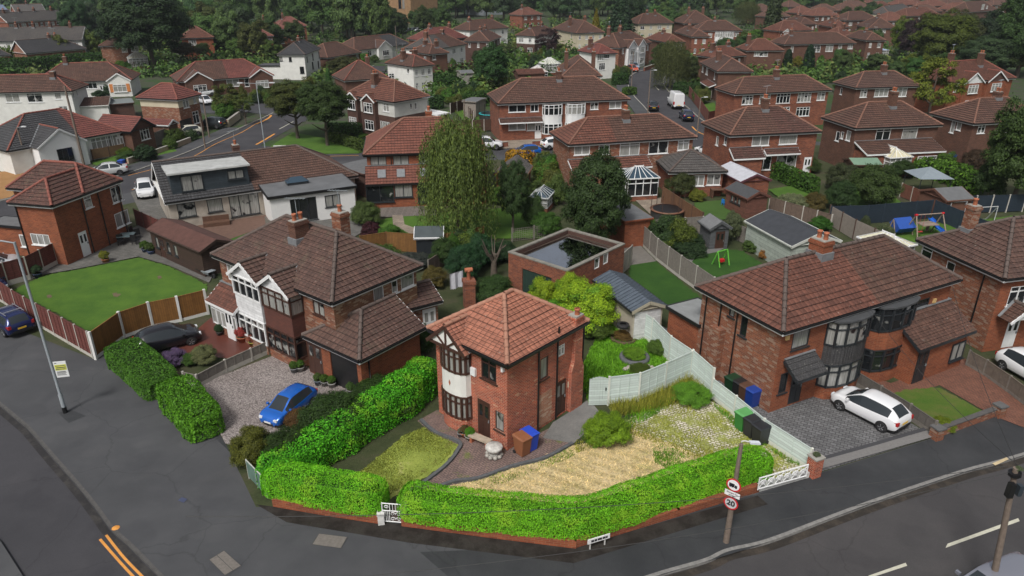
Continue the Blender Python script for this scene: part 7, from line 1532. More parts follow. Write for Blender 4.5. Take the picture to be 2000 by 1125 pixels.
# office blocks on the skyline
def office(label,A,B,dep,z,wall,nx,nz,band,top=None):
    h=House('office_block',label,A,B,dep,z,20,wall,FELT,ov=0,cat='office block'); h.walls(); h.done_walls(); MB().box(-.4,h.W+.4,-.4,h.D+.4,z,z+.7).build('roof_edge',band,h.root); return h
h=House('office_block','tan brick office block with dark red band rising from the dark trees at the top','x' and (758,-10),(802,-8),14,12,20,BR_TAN,FELT,ov=0,cat='office block')
a=P(755,42); b=P(804,45); bpy.data.objects.remove(h.root)
def rawhouse(name,label,a,b,D,z,wall,cat):
    h=House(name,label,(900,300),(950,300),5,z,20,wall,FELT,ov=0,cat=cat); u=(b-a); W=u.length; u.normalize(); v=V(-u.y,u.x,0)
    h.o=V(a.x,a.y,0); h.u,h.v,h.W,h.D=u,v,W,D; h.root.location=h.o; h.root.rotation_euler.z=math.atan2(u.y,u.x); return h
h=rawhouse('office_block','tan brick office block with dark red roof band rising from the trees at the top',a,b,16,15,BR_TAN,'office block')
h.put_win('F',h.W*.58,9.5,1.8,8,'k1d'); h.put_win('F',h.W*.72,9.5,1.4,8,'k1d'); h.walls(); h.done_walls(); RB_=plain((.10,.03,.03),.7,.1,key='dark_red_band'); MB().box(-.5,h.W+.5,-.5,16.5,15,16.2).build('roof_band',RB_,h.root)
g=rawhouse('wing','wing',P(804,44),P(856,38),14,12.5,BR_TAN,'office block')
for i in range(8): g.put_win('F',g.W*(i+.6)/8.4,10.6,1.3,2.2,'k1d')
for i in range(5): g.put_win('F',g.W*(i+.4)/5,4,1.4,5,'k1d')
g.walls(); g.done_walls(); MB().box(-.3,g.W+.5,-.5,14,12.5,13.6).build('roof_band',RB_,g.root); absorb(h,g)
h=rawhouse('office_block','grey office tower edge between the dark trees at the top centre',P(945,30),P(982,28),14,22,plain((.30,.33,.36),.6,.1,.3,key='grey_cladding'),'office block')
for k in range(3):
    for i in range(4): h.put_win('F',h.W*(i+.5)/4,4+k*6,2.4,3,'k2')
h.walls(); h.done_walls(); MB().box(-.3,h.W+.3,-.3,14,22,22.6).build('roof_edge',LEAD,h.root)
h=rawhouse('office_block','dark grey flat building behind the trees right of the great oak',P(420,27),P(458,24),12,9,plain((.10,.11,.12),.6,.2,.3,key='charcoal_cladding'),'office block'); 
for i in range(4): h.put_win('F',h.W*(i+.5)/4,6,2.2,1.6,'k2')
h.walls(); h.done_walls(); MB().box(-.3,h.W+.3,-.3,12,9,9.5).build('roof_edge',LEAD,h.root)
h=rawhouse('office_block','low grey roofed hall behind the trees at the top centre right',P(1070,16),P(1150,12),18,7,BR_BRN,'office block'); h.walls(); h.done_walls(); MB().box(-.3,h.W+.3,-.3,18,7,7.6).build('roof_edge',LEAD,h.root)
# ================================================================ SHEDS, CONSERVATORIES, GARDEN THINGS
LAPG=boards('grey_shed_boards',(.085,.090,.095),.14); LAPB=boards('brown_shed_boards',(.135,.055,.038),.14); LAPP=boards('pale_green_boards',(.33,.37,.33),.3)
shed('garden_shed','small weathered grey shed with pitched roof beside the rockery',(1387,448),(1430,445),(1366,431),1.9,plain((.15,.155,.16),.9,.2,2,key='old_felt'),LAPG,32,'v',door=('F',.9,.8,1.6))
shed('garden_shed','long pale green shed with dark slate felt roof behind the dark framed semi',(1547,481),(1644,470),(1450,431),2.3,plain((.038,.042,.05),.9,.2,2,key='slate_felt'),LAPP,20,'v',fas=plain((.5,.52,.48),.7,.1,key='pale_barge'))
shed('garden_shed','red brown timber shed with dark felt roof and three small windows',(1460,388),(1505,383),(1429,366),2.0,FELT,LAPB,25,'v',wins=[('L',1.2,1.3,.4,.6,'k1p'),('L',1.75,1.3,.4,.6,'k1p'),('L',2.3,1.3,.4,.6,'k1p')])
shed('garden_shed','shed with white corrugated clear roof and maroon barge boards',(1447,355),(1507,351),(1411,328),2.1,plain((.48,.49,.53),.35,.15,2,key='clear_corrugated'),BR_RED,22,'v',fas=plain((.10,.035,.045),.6,.1,key='maroon'))
shed('garden_shed','low shed with grey felt roof right of the grey gazebo',(1850,392),(1905,388),(1829,368),1.9,plain((.12,.125,.13),.9,.15,2,key='grey_shed_felt'),plain((.13,.06,.04),.8,.2,key='red_boards'),20,'u')
shed('garden_shed','green roofed lean shed hidden in shrubs near the cream conservatory',(1668,322),(1725,322),3.0,2.0,plain((.15,.24,.17),.8,.1,2,key='green_felt'),BRN,15,'u')
shed('garden_shed','small glazed roof shed peeping over the orange board fence',(808,464),(866,463),2.4,1.6,plain((.07,.085,.09),.4,.2,1,key='glassy_felt'),ANTH,24,'u',fas=WHITE)
shed('garage','grey flat topped concrete garage in the gardens left of the turquoise trampoline',(902,197),(930,199),4.0,2.4,FELTG,plain((.24,.21,.18),.9,.15,key='stained_concrete'),3,'u')
shed('garage','pale garage with grey roof in front of the dark red garden fence',(900,143),(926,142),4.5,2.4,FELTG,plain((.26,.25,.22),.9,.1,key='pale_garage'),8,'u')
shed('garage','low garage with grey felt roof right of the red roofed cream banded house',(188,206),(262,200),5,2.3,plain((.15,.17,.17),.9,.1,2,key='pale_felt'),BR_DRK,6,'u')
shed('garage','small red roofed garage with white gable beside the pale small car',(329,245),(349,239),5.5,2.2,T_RED,BR_BRN,30,'v',fas=WHITE,step=.34)
shed('garage','brown roofed garage with pale side wall right of the white semi',(150,208),(212,205),5,2.4,T_BRN,RENDER,20,'u',step=.34)
shed('garage','dark flat roofed garage roof right of the big dark tree',(1220,432),(1276,425),8,2.5,FELTG,BR_ORG,2,'u')
shed('garage','grey stone tiled garage half hidden right of the weeping willow',(966,340),(1028,343),4.0,2.0,tiles((.10,.095,.09),.35,'stone_tile',.2,.2),BR_MIX,35,'v',step=.34)
shed('garage','long low brown roofed garage by the white roofed conservatories',(1012,145),(1065,143),4,2.3,T_RBR,BR_BRN,20,'u',step=.34)
conservatory('conservatory','white framed conservatory with blue glass roof and double doors on the stone patio',(1227,350),(1288,347),(1215,334),2.3,WHITE,GLR,28)
conservatory('conservatory','square cream roofed conservatory behind the brown brick semi',(1740,309),(1783,306),(1727,293),2.2,WHITE,plain((.55,.51,.36),.4,.06,2,key='cream_polycarbonate'),30)
conservatory('conservatory','white framed conservatory with pale roof behind the bungalow pair',(60,215),(112,213),4.0,2.3,WHITE,plain((.45,.44,.36),.4,.1,2,key='pale_polycarbonate'),30)
conservatory('conservatory','pink tinted octagonal conservatory in the far gardens behind the long red semi',(1040,141),(1070,140),3.5,2.3,WHITE,plain((.48,.40,.37),.4,.06,2,key='pink_polycarbonate'),34)
conservatory('conservatory','pale conservatory with hipped glass roof left of the brown hip end',(1068,126),(1095,124),3.5,2.3,WHITE,GLW,34)
conservatory('conservatory','conservatory with bright blue roof below the purple tree',(1703,99),(1737,98),4,2.3,WHITE,GLB,12,fin=False)
conservatory('conservatory','cream ridge conservatory poking up behind the dark framed semi roof',(1740,488),(1790,478),3.0,2.3,WHITE,plain((.55,.53,.40),.4,.06,2,key='cream_polycarbonate2'),24)
conservatory('garden_pavilion','pale canvas gazebo beside the great dark oak',(250,115),(288,113),4,2.3,WHITE,plain((.50,.48,.40),.6,.06,2,key='canvas'),30,cat='gazebo')
conservatory('greenhouse','small aluminium greenhouse under the tree left of the big dark tree',(1035,385),(1070,388),2.6,1.5,plain((.45,.47,.47),.4,.1,key='aluminium'),GLR,38,cat='greenhouse',fin=False)
o=empty('gazebo',P(1805,378),0,'grey canopied gazebo left of the low grey shed','gazebo'); mb=MB()
for x in (-1.5,1.5):
    for y in (-1.5,1.5): mb.tube([(x,y,0),(x,y,2.0)],.04,6)
mb.build('frame',ANTH,o); mb=MB(); c4=[(-1.7,-1.7,1.95),(1.7,-1.7,1.95),(1.7,1.7,1.95),(-1.7,1.7,1.95)]
for i in range(4): mb.poly([c4[i],c4[(i+1)%4],(0,0,2.8)])
mb.build('canopy',plain((.20,.24,.27),.8,.08,key='grey_canvas'),o)
# trampolines
def tramp(label,x,y,r,col,net):
    o=empty('trampoline',P(x,y),0,label,'trampoline'); MB().lathe([(r,.75),(r+.12,.85),(r-.15,.88)],24).build('rim_pad',col,o); MB().lathe([(0,.84),(r-.1,.84)],24).build('mat',BLACK,o); mb=MB()
    for k in range(6): a=k*1.047; mb.tube([(r*math.cos(a),r*math.sin(a),0),(r*math.cos(a),r*math.sin(a),2.5)],.03,5)
    mb.build('frame',net,o); s=MB(); s.lathe([(r,.05),(r,.75)],24); s.build('skirt',plain((.03,.03,.03),.9,.1,key='black_mesh'),o); return o
tramp('brown rimmed trampoline beside the brown panel fence',1302,425,1.5,plain((.16,.075,.045),.7,.1,key='brown_pad'),plain((.07,.04,.03),.6,.1,key='brown_pole'))
tramp('turquoise rimmed trampoline with black net by the clipped hedge',958,232,1.7,plain((.03,.35,.38),.6,.1,key='turquoise_pad'),BLACK)
# swing garden
SW_W=plain((.26,.20,.16),.8,.15,4,key='swing_timber')
o=empty('swing_set',P(1795,460),0,'timber swing frame with red joints and climbing wall between navy fences','swing set'); a,b=P(1779,466),P(1830,462); d=b-a; o.location=a; L=d.length; o.rotation_euler.z=math.atan2(d.y,d.x); mb=MB()
mb.tube([(0,0,2.1),(L,0,2.1)],.055,8)
for x in (0,L): 
    for s in (-1,1): mb.tube([(x,0,2.1),(x+.15*(1 if x else -1),s*1.0,0)],.055,8)
mb.box(L*.35,L*.95,-.1,.9,1.05,1.12); mb.build('frame',SW_W,o); mb=MB()
for x in (0,L): mb.tube([(x-.1,0,2.1),(x+.1,0,2.1)],.1,8)
mb.build('joints',RED,o); mb=MB()
for x in (.5,.9): mb.tube([(x,0,2.1),(x,0,.6)],.012,4)
mb.box(.45,.95,-.1,.1,.55,.6); mb.build('swing_seat',plain((.4,.05,.04),.6,.1,key='red_seat'),o)
o=empty('slide',P(1838,462),R(-60),'wavy blue slide beside the timber swing frame','slide'); mb=MB(); pr=[(-1.3,1.25),(-.9,1.05),(-.5,.62),(-.1,.5),(.3,.2),(.7,.12),(.9,.12)]
for (x0,z0),(x1,z1) in zip(pr,pr[1:]):
    mb.poly([(x0,-.25,z0),(x1,-.25,z1),(x1,.25,z1),(x0,.25,z0)])
    for s in (-.25,.25): mb.poly([(x0,s,z0),(x1,s,z1),(x1,s,z1+.14),(x0,s,z0+.14)])
mb.build('chute',plain((.02,.12,.50),.4,.05,key='blue_plastic'),o); MB().bar((-1.3,0,0),(-1.3,0,1.2),.4,.08).build('ladder',SW_W,o)
o=empty('garden_swing_seat',P(1757,460),R(15),'blue covered garden swing seat left of the timber swing frame','swing seat'); mb=MB()
for x in (-.9,.9): mb.bar((x,-.5,0),(x,.1,1.5),.07); mb.bar((x,.6,0),(x,.1,1.5),.07)
mb.build('frame',SW_W,o); MB().obox((0,-.1,1.0),(.85,0,0),(0,.45,.35),(0,-.2,.25)).build('cover',plain((.015,.07,.32),.7,.1,key='blue_cover'),o)
def goal(label,x,y,rz,w,hh):
    o=empty('goal_frame',P(x,y),rz,label,'football goal'); mb=MB()
    for a,b in (((0,0,0),(0,0,hh)),((w,0,0),(w,0,hh)),((0,0,hh),(w,0,hh)),((0,0,hh),(0,.9,0)),((w,0,hh),(w,.9,0)),((0,.9,0),(w,.9,0))): mb.tube([a,b],.04,6)
    mb.build('frame',plain((.42,.43,.44),.5,.05,key='goal_white'),o)
goal('pale metal goal frame in front of the navy fence with concrete posts',1895,437,R(10),2.4,1.5); goal('grey climbing frame left of the goal frame behind the navy fence',1850,430,R(10),1.6,1.7)
# tables
def tableset(label,x,y,col,tw=.6):
    o=empty('garden_table',P(x,y),rnd.random(),label,'garden table'); MB().box(-tw,tw,-tw,tw,.68,.72).build('top',plain((.10,.14,.15),.3,.1,key='table_glass'),o); mb=MB()
    for sx in (-1,1):
        for sy in (-1,1): mb.tube([(sx*tw*.85,sy*tw*.85,0),(sx*tw*.85,sy*tw*.85,.68)],.025,5)
    mb.build('legs',col,o); return o
tableset('glass garden table on the patio beside the old red house',250,474,BLACK)
CH=[]
for i,(x,y,a,lb) in enumerate(((237,480,.5,'black patio chair left of the glass table'),(266,478,3.0,'black patio chair right of the glass table'),(254,462,4.6,'black patio chair behind the glass table'),(268,466,4.0,'black patio chair furthest right by the glass table'))):
    o=empty('patio_chair',P(x,y),a,lb,'chair','patio chairs round the glass table'); MB().box(-.24,.24,-.24,.24,.42,.46).build('seat',BLACK,o); MB().box(-.24,.24,.2,.24,.46,.95).build('backrest',BLACK,o)
    for sx in (-1,1):
        for sy in (-1,1): MB().tube([(sx*.2,sy*.2,0),(sx*.2,sy*.2,.42)],.02,5).build('leg',BLACK,o)
o=empty('garden_bench',P(337,506),R(-25),'small timber bench against the timber outbuilding','bench'); MB().box(-.6,.6,-.2,.2,.4,.45).build('seat',plain((.30,.23,.15),.8,.15,key='bench_wood'),o); MB().box(-.6,.6,.18,.22,.5,.9).build('backrest',plain((.30,.23,.15),.8,.15,key='bench_wood'),o)
for sx in (-.52,.52): MB().box(sx-.03,sx+.03,-.2,.2,0,.4).build('leg',BLACK,o)
o=empty('garden_sofa',P(424,441),R(22),'dark rattan garden sofa on the dormer bungalow patio','sofa'); MB().box(-1.1,1.1,-.4,.4,.05,.42).build('seat',WOOD,o); MB().box(-1.1,1.1,.3,.45,.42,.85).build('backrest',WOOD,o)
o=empty('rotary_line',P(127,508),0,'rotary clothes line by the dark red fence and old red house','clothes line'); MB().tube([(0,0,0),(0,0,1.8)],.025,6).build('pole',STEEL,o); mb=MB()
for k in range(4): a=k*math.pi/2+.4; mb.tube([(0,0,1.5),(1.2*math.cos(a),1.2*math.sin(a),1.8)],.015,4)
for rr_ in (.5,.8,1.1): mb.tube([(rr_*math.cos(k*math.pi/2+.4),rr_*math.sin(k*math.pi/2+.4),1.55+.2*rr_) for k in (0,1,2,3,4)],.008,4,cap=False)
mb.build('arms',STEEL,o)
ring_bed('dark round hot tub shaped water butt by the outbuilding corner',420,523,.5,'dark',.8,BLACK,'water butt',.05)
o=empty('wheelbarrow',P(408,541),R(-30),'grey wheelbarrow on the paving by the timber outbuilding','wheelbarrow'); MB().poly([(-.45,-.3,.5),(.5,-.35,.55),(.5,.35,.55),(-.45,.3,.5)]).poly([(-.3,-.2,.28),(.25,-.2,.25),(.5,-.35,.55),(-.45,-.3,.5)]).poly([(.25,.2,.25),(-.3,.2,.28),(-.45,.3,.5),(.5,.35,.55)]).build('tray',STEEL,o); MB().tube([(.55,-.05,.18),(.55,.05,.18)],.18,12).build('wheel',RUB,o); MB().bar((.55,-.1,.2),(-1.0,-.28,.55),.04).bar((.55,.1,.2),(-1.0,.28,.55),.04).build('handles',BLACK,o)
for lb,x,y,c,pl in (('planter with yellow flowers on the patio edge of the old red house',207,513,(.35,.13,.06),'yell'),('pot of green plants left of the timber outbuilding',285,493,(.05,.07,.12),'fresh'),('tall potted plants beside the outbuilding door',296,497,(.07,.10,.22),'mid'),('small blue pots at the left end of the patio',75,542,(.03,.05,.12),'deep'),('dark potted shrub by the white back door of the red house',152,503,(.05,.05,.05),'mid')): planter(lb,x,y,.28,.35,c,pl,.4)
bin_('blue wheelie bin on the pavement corner beside the silver saloon',240,330,(.012,.06,.34),0,'street bins'); bin_('blue wheelie bin by the hedge right of the white back door',1607,306,(.012,.05,.28),0,'garden bins'); bin_('blue wheelie bin in the yard by the long hedge at the right',1857,318,(.012,.05,.28),0,'garden bins')
for lb,x,y,c in (('black wheelie bin at the left end of the long red semi',975,262,(.015,.016,.018)),('second black wheelie bin at the left end of the long red semi',981,264,(.018,.019,.022)),('black wheelie bin beyond the yellow hedge',1027,330,(.015,.016,.018)),('brown wheelie bin beyond the yellow hedge',1020,330,(.09,.04,.025))): bin_(lb,x,y,c,0,'distant bins')
o=empty('blue_chair',P(1414,402),2.0,'small bright blue plastic chair on the artificial lawn','chair'); MB().box(-.2,.2,-.2,.2,.3,.34).build('seat',plain((.02,.18,.55),.4,.05,key='sky_plastic'),o); MB().box(-.2,.2,.17,.2,.34,.7).build('backrest',plain((.02,.18,.55),.4,.05,key='sky_plastic'),o)
for sx in (-.17,.17):
    for sy in (-.17,.17): MB().box(sx-.02,sx+.02,sy-.02,sy+.02,0,.3).build('leg',plain((.02,.18,.55),.4,.05,key='sky_plastic'),o)
o=empty('work_bench',P(1408,385),R(5),'dark workbench against the hip roofed extension','table'); MB().box(-1.1,1.1,-.4,.4,.8,.86).build('top',WOOD,o)
for sx in (-1.0,1.0): MB().box(sx-.05,sx+.05,-.38,.38,0,.8).build('leg',WOOD,o)
o=empty('toy_swing',P(1408,520),R(30),'bright green toddler swing on the oval lawn behind the long grey fence','swing'); mb=MB()
for s in (-.5,.5): mb.tube([(s,-.4,0),(s,0,1.3)],.05,6); mb.tube([(s,.5,0),(s,0,1.3)],.05,6)
mb.tube([(-.5,0,1.3),(.5,0,1.3)],.05,6); mb.build('frame',plain((.12,.42,.05),.4,.05,key='toy_green'),o); MB().box(-.2,.2,-.15,.15,.4,.6).build('seat',RED,o)
ring_bed('stone edged rockery bed full of alpine plants by the small grey shed',1340,480,1.6,'fresh',.35,plain((.13,.11,.09),.95,.3,4,key='rockery_brown'),'rockery',.3)
# ================================================================ CARS BEHIND
car('van','tall white panel van parked up the side road behind the houses',(1302,196),(1336,222),'van',(.68,.69,.70))
car('suv','dark navy SUV parked behind the white van',(1330,224),(1350,243),'suv',(.015,.02,.06),.3)
car('saloon','black open top car parked on the left of the side road',(1272,207),(1278,221),'saloon',(.012,.012,.016),.2)
car('hatchback','white hatchback outside the long red brick semi',(1105,287),(1062,291),'hatch',(.68,.69,.71))
car('hatchback','bright blue hatchback behind the yellow hedge',(1000,307),(1055,303),'hatch',(.008,.10,.42),.2)
car('hatchback','cream small car on the drive by the red garage',(345,268),(390,262),'hatch',(.55,.54,.46))
car('suv','dark grey SUV beside the pale garden wall',(392,248),(438,250),'suv',(.05,.06,.065),.4)
car('hatchback','white car outside the new red roofed bungalow',(388,188),(412,186),'hatch',(.68,.69,.71)); car('hatchback','white car lower on the same bungalow drive',(414,206),(390,199),'hatch',(.66,.67,.70))
car('hatchback','grey car on the drive of the bend semi',(1203,135),(1190,130),'hatch',(.10,.12,.12),.4); car('hatchback','orange red car by the brick wall on the bend',(1242,141),(1228,137),'hatch',(.55,.08,.03),.1); car('hatchback','pale blue car behind the orange red car on the bend',(1247,138),(1232,130),'hatch',(.30,.38,.48),.4)
car('hatchback','white van like car behind the willow on the road',(962,290),(940,290),'suv',(.66,.67,.69)); car('hatchback','dark car nose beside the gabled semi by the verge',(668,170),(684,166),'hatch',(.02,.03,.05),.3)
car('hatchback','white car outside the wide red brick bay semi',(1360,98),(1378,96),'hatch',(.6,.6,.6))
for i in range(9): car('parked_car','pale car in the far car park below the tan office block',(748+i*9,66-.6*i),(756+i*9,65-.6*i),'hatch',(.5,.52,.54) if i%3 else (.1,.12,.14),.2,group='cars in the far car park')
car('hatchback','white car roof between the two brick extensions in the middle',(1372,300),(1395,306),'hatch',(.66,.67,.69))
# ================================================================ POLES
pole('street_lamp','slim grey twin headed street lamp at the road junction',519,298,8.5,.08,.05,STEEL); r=[o for o in scene.objects if o.name.startswith('street_lamp')][-1]
q=[o for o in scene.objects if o.get('label')=='slim grey twin headed street lamp at the road junction'][0]; MB().tube([(-1.6,0,8.45),(0,0,8.4),(1.6,.3,8.5)],.035,6).build('brackets',STEEL,q)
for sx in (-1.9,1.9): MB().obox((sx,.05*sx,8.48),(.32,0,0),(0,.12,0),(0,0,.05)).build('lamp_head',plain((.6,.62,.64),.4,.05,key='lamp_pale'),q)
pole('telegraph_pole','leaning timber telegraph pole in front of the bungalow pair',164,322,9.0,.15,.10,POLEW,'telegraph pole')
for lb,x,y,hh in (('timber lamp column by the dark navy SUV',1361,266,5.2),('timber lamp column left of the black open top car',1265,220,6.5),('timber lamp column on the bend by the orange red car',1233,170,6.5),('thin pole beside the dark grey SUV by the pale wall',409,268,5.5),('lamp column in front of the slate grey bungalow roof',57,335,5.0),('timber pole behind the gabled brown semi',908,250,4),('tall pole in front of the half slate bungalow',776,115,8),('short timber pole with birdbox by the pale wall',401,288,4)):
    q=pole('lamp_column',lb,x,y,hh,.11,.07,POLEW,'lamp post')
    if 'lamp' in lb: MB().tube([(0,0,hh-.05),(.5,.1,hh+.05)],.03,6).build('bracket',STEEL,q); MB().obox((.7,.12,hh+.05),(.25,0,0),(0,.1,0),(0,0,.05)).build('lamp_head',plain((.6,.62,.64),.4,.05,key='lamp_pale'),q)
o=empty('street_nameplate',P(549,293),R(8),'low white street nameplate on the green verge','street sign'); MB().box(-.9,.9,-.02,.02,.35,.6).build('plate',SW,o)
for x in (-.7,.7): MB().tube([(x,.05,0),(x,.05,.5)],.03,5).build('post',BLACK,o)
# ================================================================ MORE FENCES AND WALLS BEHIND
gwall('garden_wall','pale stone garden wall by the dark grey SUV',[(446,247),(468,230)],.9,plain((.42,.36,.26),.9,.15,3,key='pale_stone_wall'),.3,CONC)
gwall('garden_wall','pale low wall along the pavement by the small cream car',[(250,318),(290,306),(335,290),(372,276)],.5,plain((.36,.27,.20),.9,.15,3,key='buff_wall'),.25,CONC)
gwall('garden_wall','low brick wall in front of the long red brick semi drive',[(1040,285),(1065,283)],.6,BR_RED,.2,CONC); gwall('garden_wall','second low brick wall piece left of the long red semi drive',[(972,288),(992,286)],.6,BR_RED,.2,CONC)
gwall('garden_wall','curved brick wall outside the bend semis',[(1258,138),(1275,132),(1290,128)],.7,BR_RED,.25,CONC)
fence('panel_fence','long red brown fence beside the white van',[(1345,188),(1362,210),(1382,240)],1.7,plain((.15,.05,.035),.85,.15,key='rust_red'),BRN,'close',gravel=.05)
fence('panel_fence','dark red fence with two bays above the small lawn by the white van',[(1357,196),(1388,194)],1.6,RDB,POSTC,'close',gravel=.05); fence('panel_fence','short dark red fence left of the hip roofed brick semi',[(1382,240),(1401,236)],1.6,RDB,BRN,'close',gravel=.05)
fence('panel_fence','long dark red fence across the gardens left of the round dark tree',[(858,134),(888,142),(925,136)],1.7,RDB,POSTC,'close',gravel=.05)
fence('panel_fence','dark red garden fence by the brown roofed bungalow',[(690,128),(722,124)],1.5,plain((.2,.03,.025),.8,.1,key='bright_red'),POSTC,'close',gravel=.05)
fence('panel_fence','black fence behind the pink conservatory',[(998,165),(1030,163),(1060,160)],1.6,plain((.03,.034,.04),.8,.15,key='charcoal_paint'),POSTC,'close',gravel=.05)
fence('panel_fence','brown fence along the gardens by the turquoise trampoline',[(880,222),(905,215),(925,240)],1.6,BRN,POSTC,'close',gravel=.05); fence('panel_fence','dark brown fence behind the bins of the long red semi',[(900,258),(968,255)],1.6,BRN,POSTC,'close',gravel=.05)
fence('panel_fence','brown fence beyond the yellow hedge',[(1042,322),(1060,342),(1075,360)],1.6,BRN,POSTC,'close',gravel=.05)
fence('panel_fence','light brown fence by the silver saloon and telegraph pole',[(182,312),(215,306),(245,300)],1.2,plain((.22,.13,.07),.8,.15,key='light_timber'),BRN,'close',gravel=.05)
fence('panel_fence','grey side fence between the red gabled wing and the small red garage',[(306,285),(330,275)],1.7,GREYW,GREYW,'close',gravel=.03)
fence('panel_fence','dark fence behind the pale gazebo by the great oak',[(262,135),(300,132),(330,130)],1.5,plain((.06,.035,.03),.8,.15,key='dark_garden_fence'),POSTC,'close',gravel=.05)
# ================================================================ TREES
T=tree
T('weeping_willow','tall weeping willow in the middle behind the orange board fence',896,470,148,238,'willow0',(.10,.14,.036),low=.05,cat='tree')
T('broadleaf_tree','large dark green tree behind the flooded roof garage',1160,490,134,188,'fine0',(.036,.078,.024),low=.05)
T('broadleaf_tree','narrow dark tree right of the weeping willow',1002,455,68,140,'fine1',(.036,.072,.024),low=.12)
T('broadleaf_tree','round topped street tree on the green verge nearer the junction',582,270,108,108,'fine0',(.062,.085,.020),low=.30); T('broadleaf_tree','round topped street tree on the green verge nearer the gabled semi',640,284,112,122,'fine1',(.040,.072,.020),low=.28)
T('oak_tree','great dark oak towering at the upper left',300,132,175,150,'fine0',(.030,.064,.026),low=.12); T('oak_tree','second dark tree left of the great oak',160,96,62,92,'fine1',(.032,.070,.028),low=.05)
T('conifer','dark spreading conifer between two upper left trees',210,92,60,62,'broad1',(.018,.040,.020),low=.05); T('conifer','small pointed conifer in front of the dark slate bungalow',172,100,20,38,'cone0',(.035,.075,.02)); T('conifer','small conical tree below the upper left terrace',133,72,20,34,'cone1',(.035,.085,.02))
T('garden_tree','olive round bush tree at the back of the slate grey bungalow',36,238,52,46,'bush0',(.055,.075,.03),low=.05)
T('street_tree','small olive street tree on the corner pavement',447,228,60,62,'loose0',(.075,.090,.020),low=.25); T('street_tree','smaller street tree with thin trunk by the kerb',481,243,44,58,'loose1',(.070,.095,.020),low=.40)
T('garden_tree','bright lime round bush in front of the new red roofed bungalow',430,178,46,30,'topiary0',(.10,.19,.015),low=.02)
T('garden_tree','round dense dark green tree in the back gardens top centre',960,176,68,80,'topiary0',(.032,.09,.026),low=.06)
T('copper_tree','dark purple leaved tree in front of the tan rendered semi',1070,113,52,55,'loose0',(.035,.020,.026),low=.15); T('conifer','golden green pointed conifer rising among the roofs',1162,90,34,66,'cone0','gold')
T('conifer','tall dark conifer right of the golden conifer',1210,80,72,92,'cone1',(.020,.045,.020)); T('conifer','dark broad conifer behind the semi with white gables',1232,72,56,70,'broad0',(.024,.055,.022),low=.05)
T('birch_tree','weeping birch at the side road bend with pale trunk',1308,172,72,92,'willow0',(.070,.085,.030),low=.05); T('broadleaf_tree','leafy tree behind the weeping birch',1342,170,50,56,'broad0',(.050,.072,.024),low=.1); T('broadleaf_tree','green tree left of the weeping birch by the wall',1288,132,36,46,'broad1',(.050,.072,.022),low=.1)
T('conifer','very tall slim conifer among the far roofs',1503,88,40,96,'column0',(.035,.058,.022))
T('garden_tree','round willow like tree left of the slim conifer',1457,48,50,44,'willow0',(.070,.095,.030),low=.1); T('garden_tree','green tree beside the brown roofed semi with white bays',1354,58,34,28,'broad0',(.035,.07,.028),low=.05)
T('beech_tree','broad yellow green tree right of the purple beech',1828,135,125,108,'fine0',(.070,.105,.018),low=.05); T('copper_beech','dark purple beech among the right hand trees',1782,120,70,80,'fine1',(.030,.020,.026),low=.05); T('beech_tree','yellow green tree showing left of the purple beech',1755,112,45,75,'broad1',(.080,.115,.018),low=.05)
T('broadleaf_tree','olive green tree behind the yellow green beech',1872,108,85,82,'fine0',(.060,.075,.030),low=.05); T('broadleaf_tree','dark green tree gap filler right of the olive tree',1925,110,70,80,'broad2',(.022,.045,.022),low=.05); T('broadleaf_tree','very tall green tree at the top right edge',1985,150,130,165,'fine1',(.040,.075,.022),low=.05)
T('broadleaf_tree','grey green round tree above the orange brick gabled semi',1920,148,110,78,'fine0',(.045,.075,.035),low=.05); T('broadleaf_tree','mid green tree between the grey green tree and the right edge',1960,150,60,70,'broad2',(.045,.085,.020),low=.05)
T('ash_tree','airy yellow green tree in front of the brown brick bay semi',1812,230,105,112,'loose0',(.115,.145,.018),low=.05); T('ash_tree','lower bright part of the airy tree line behind the brown brick semis',1790,150,80,45,'loose1',(.10,.14,.02),low=.05)
T('broadleaf_tree','big green tree filling the right edge above the swing garden',1975,405,150,215,'fine1',(.045,.085,.022),low=.02); T('broadleaf_tree','lower leafy tree left of the right edge tree',1925,395,60,90,'broad2',(.035,.070,.020),low=.02)
T('autumn_tree','yellow orange tinted tree by the right edge below the tall trees',1990,142,44,44,'broad1',(.15,.12,.02),low=.05)
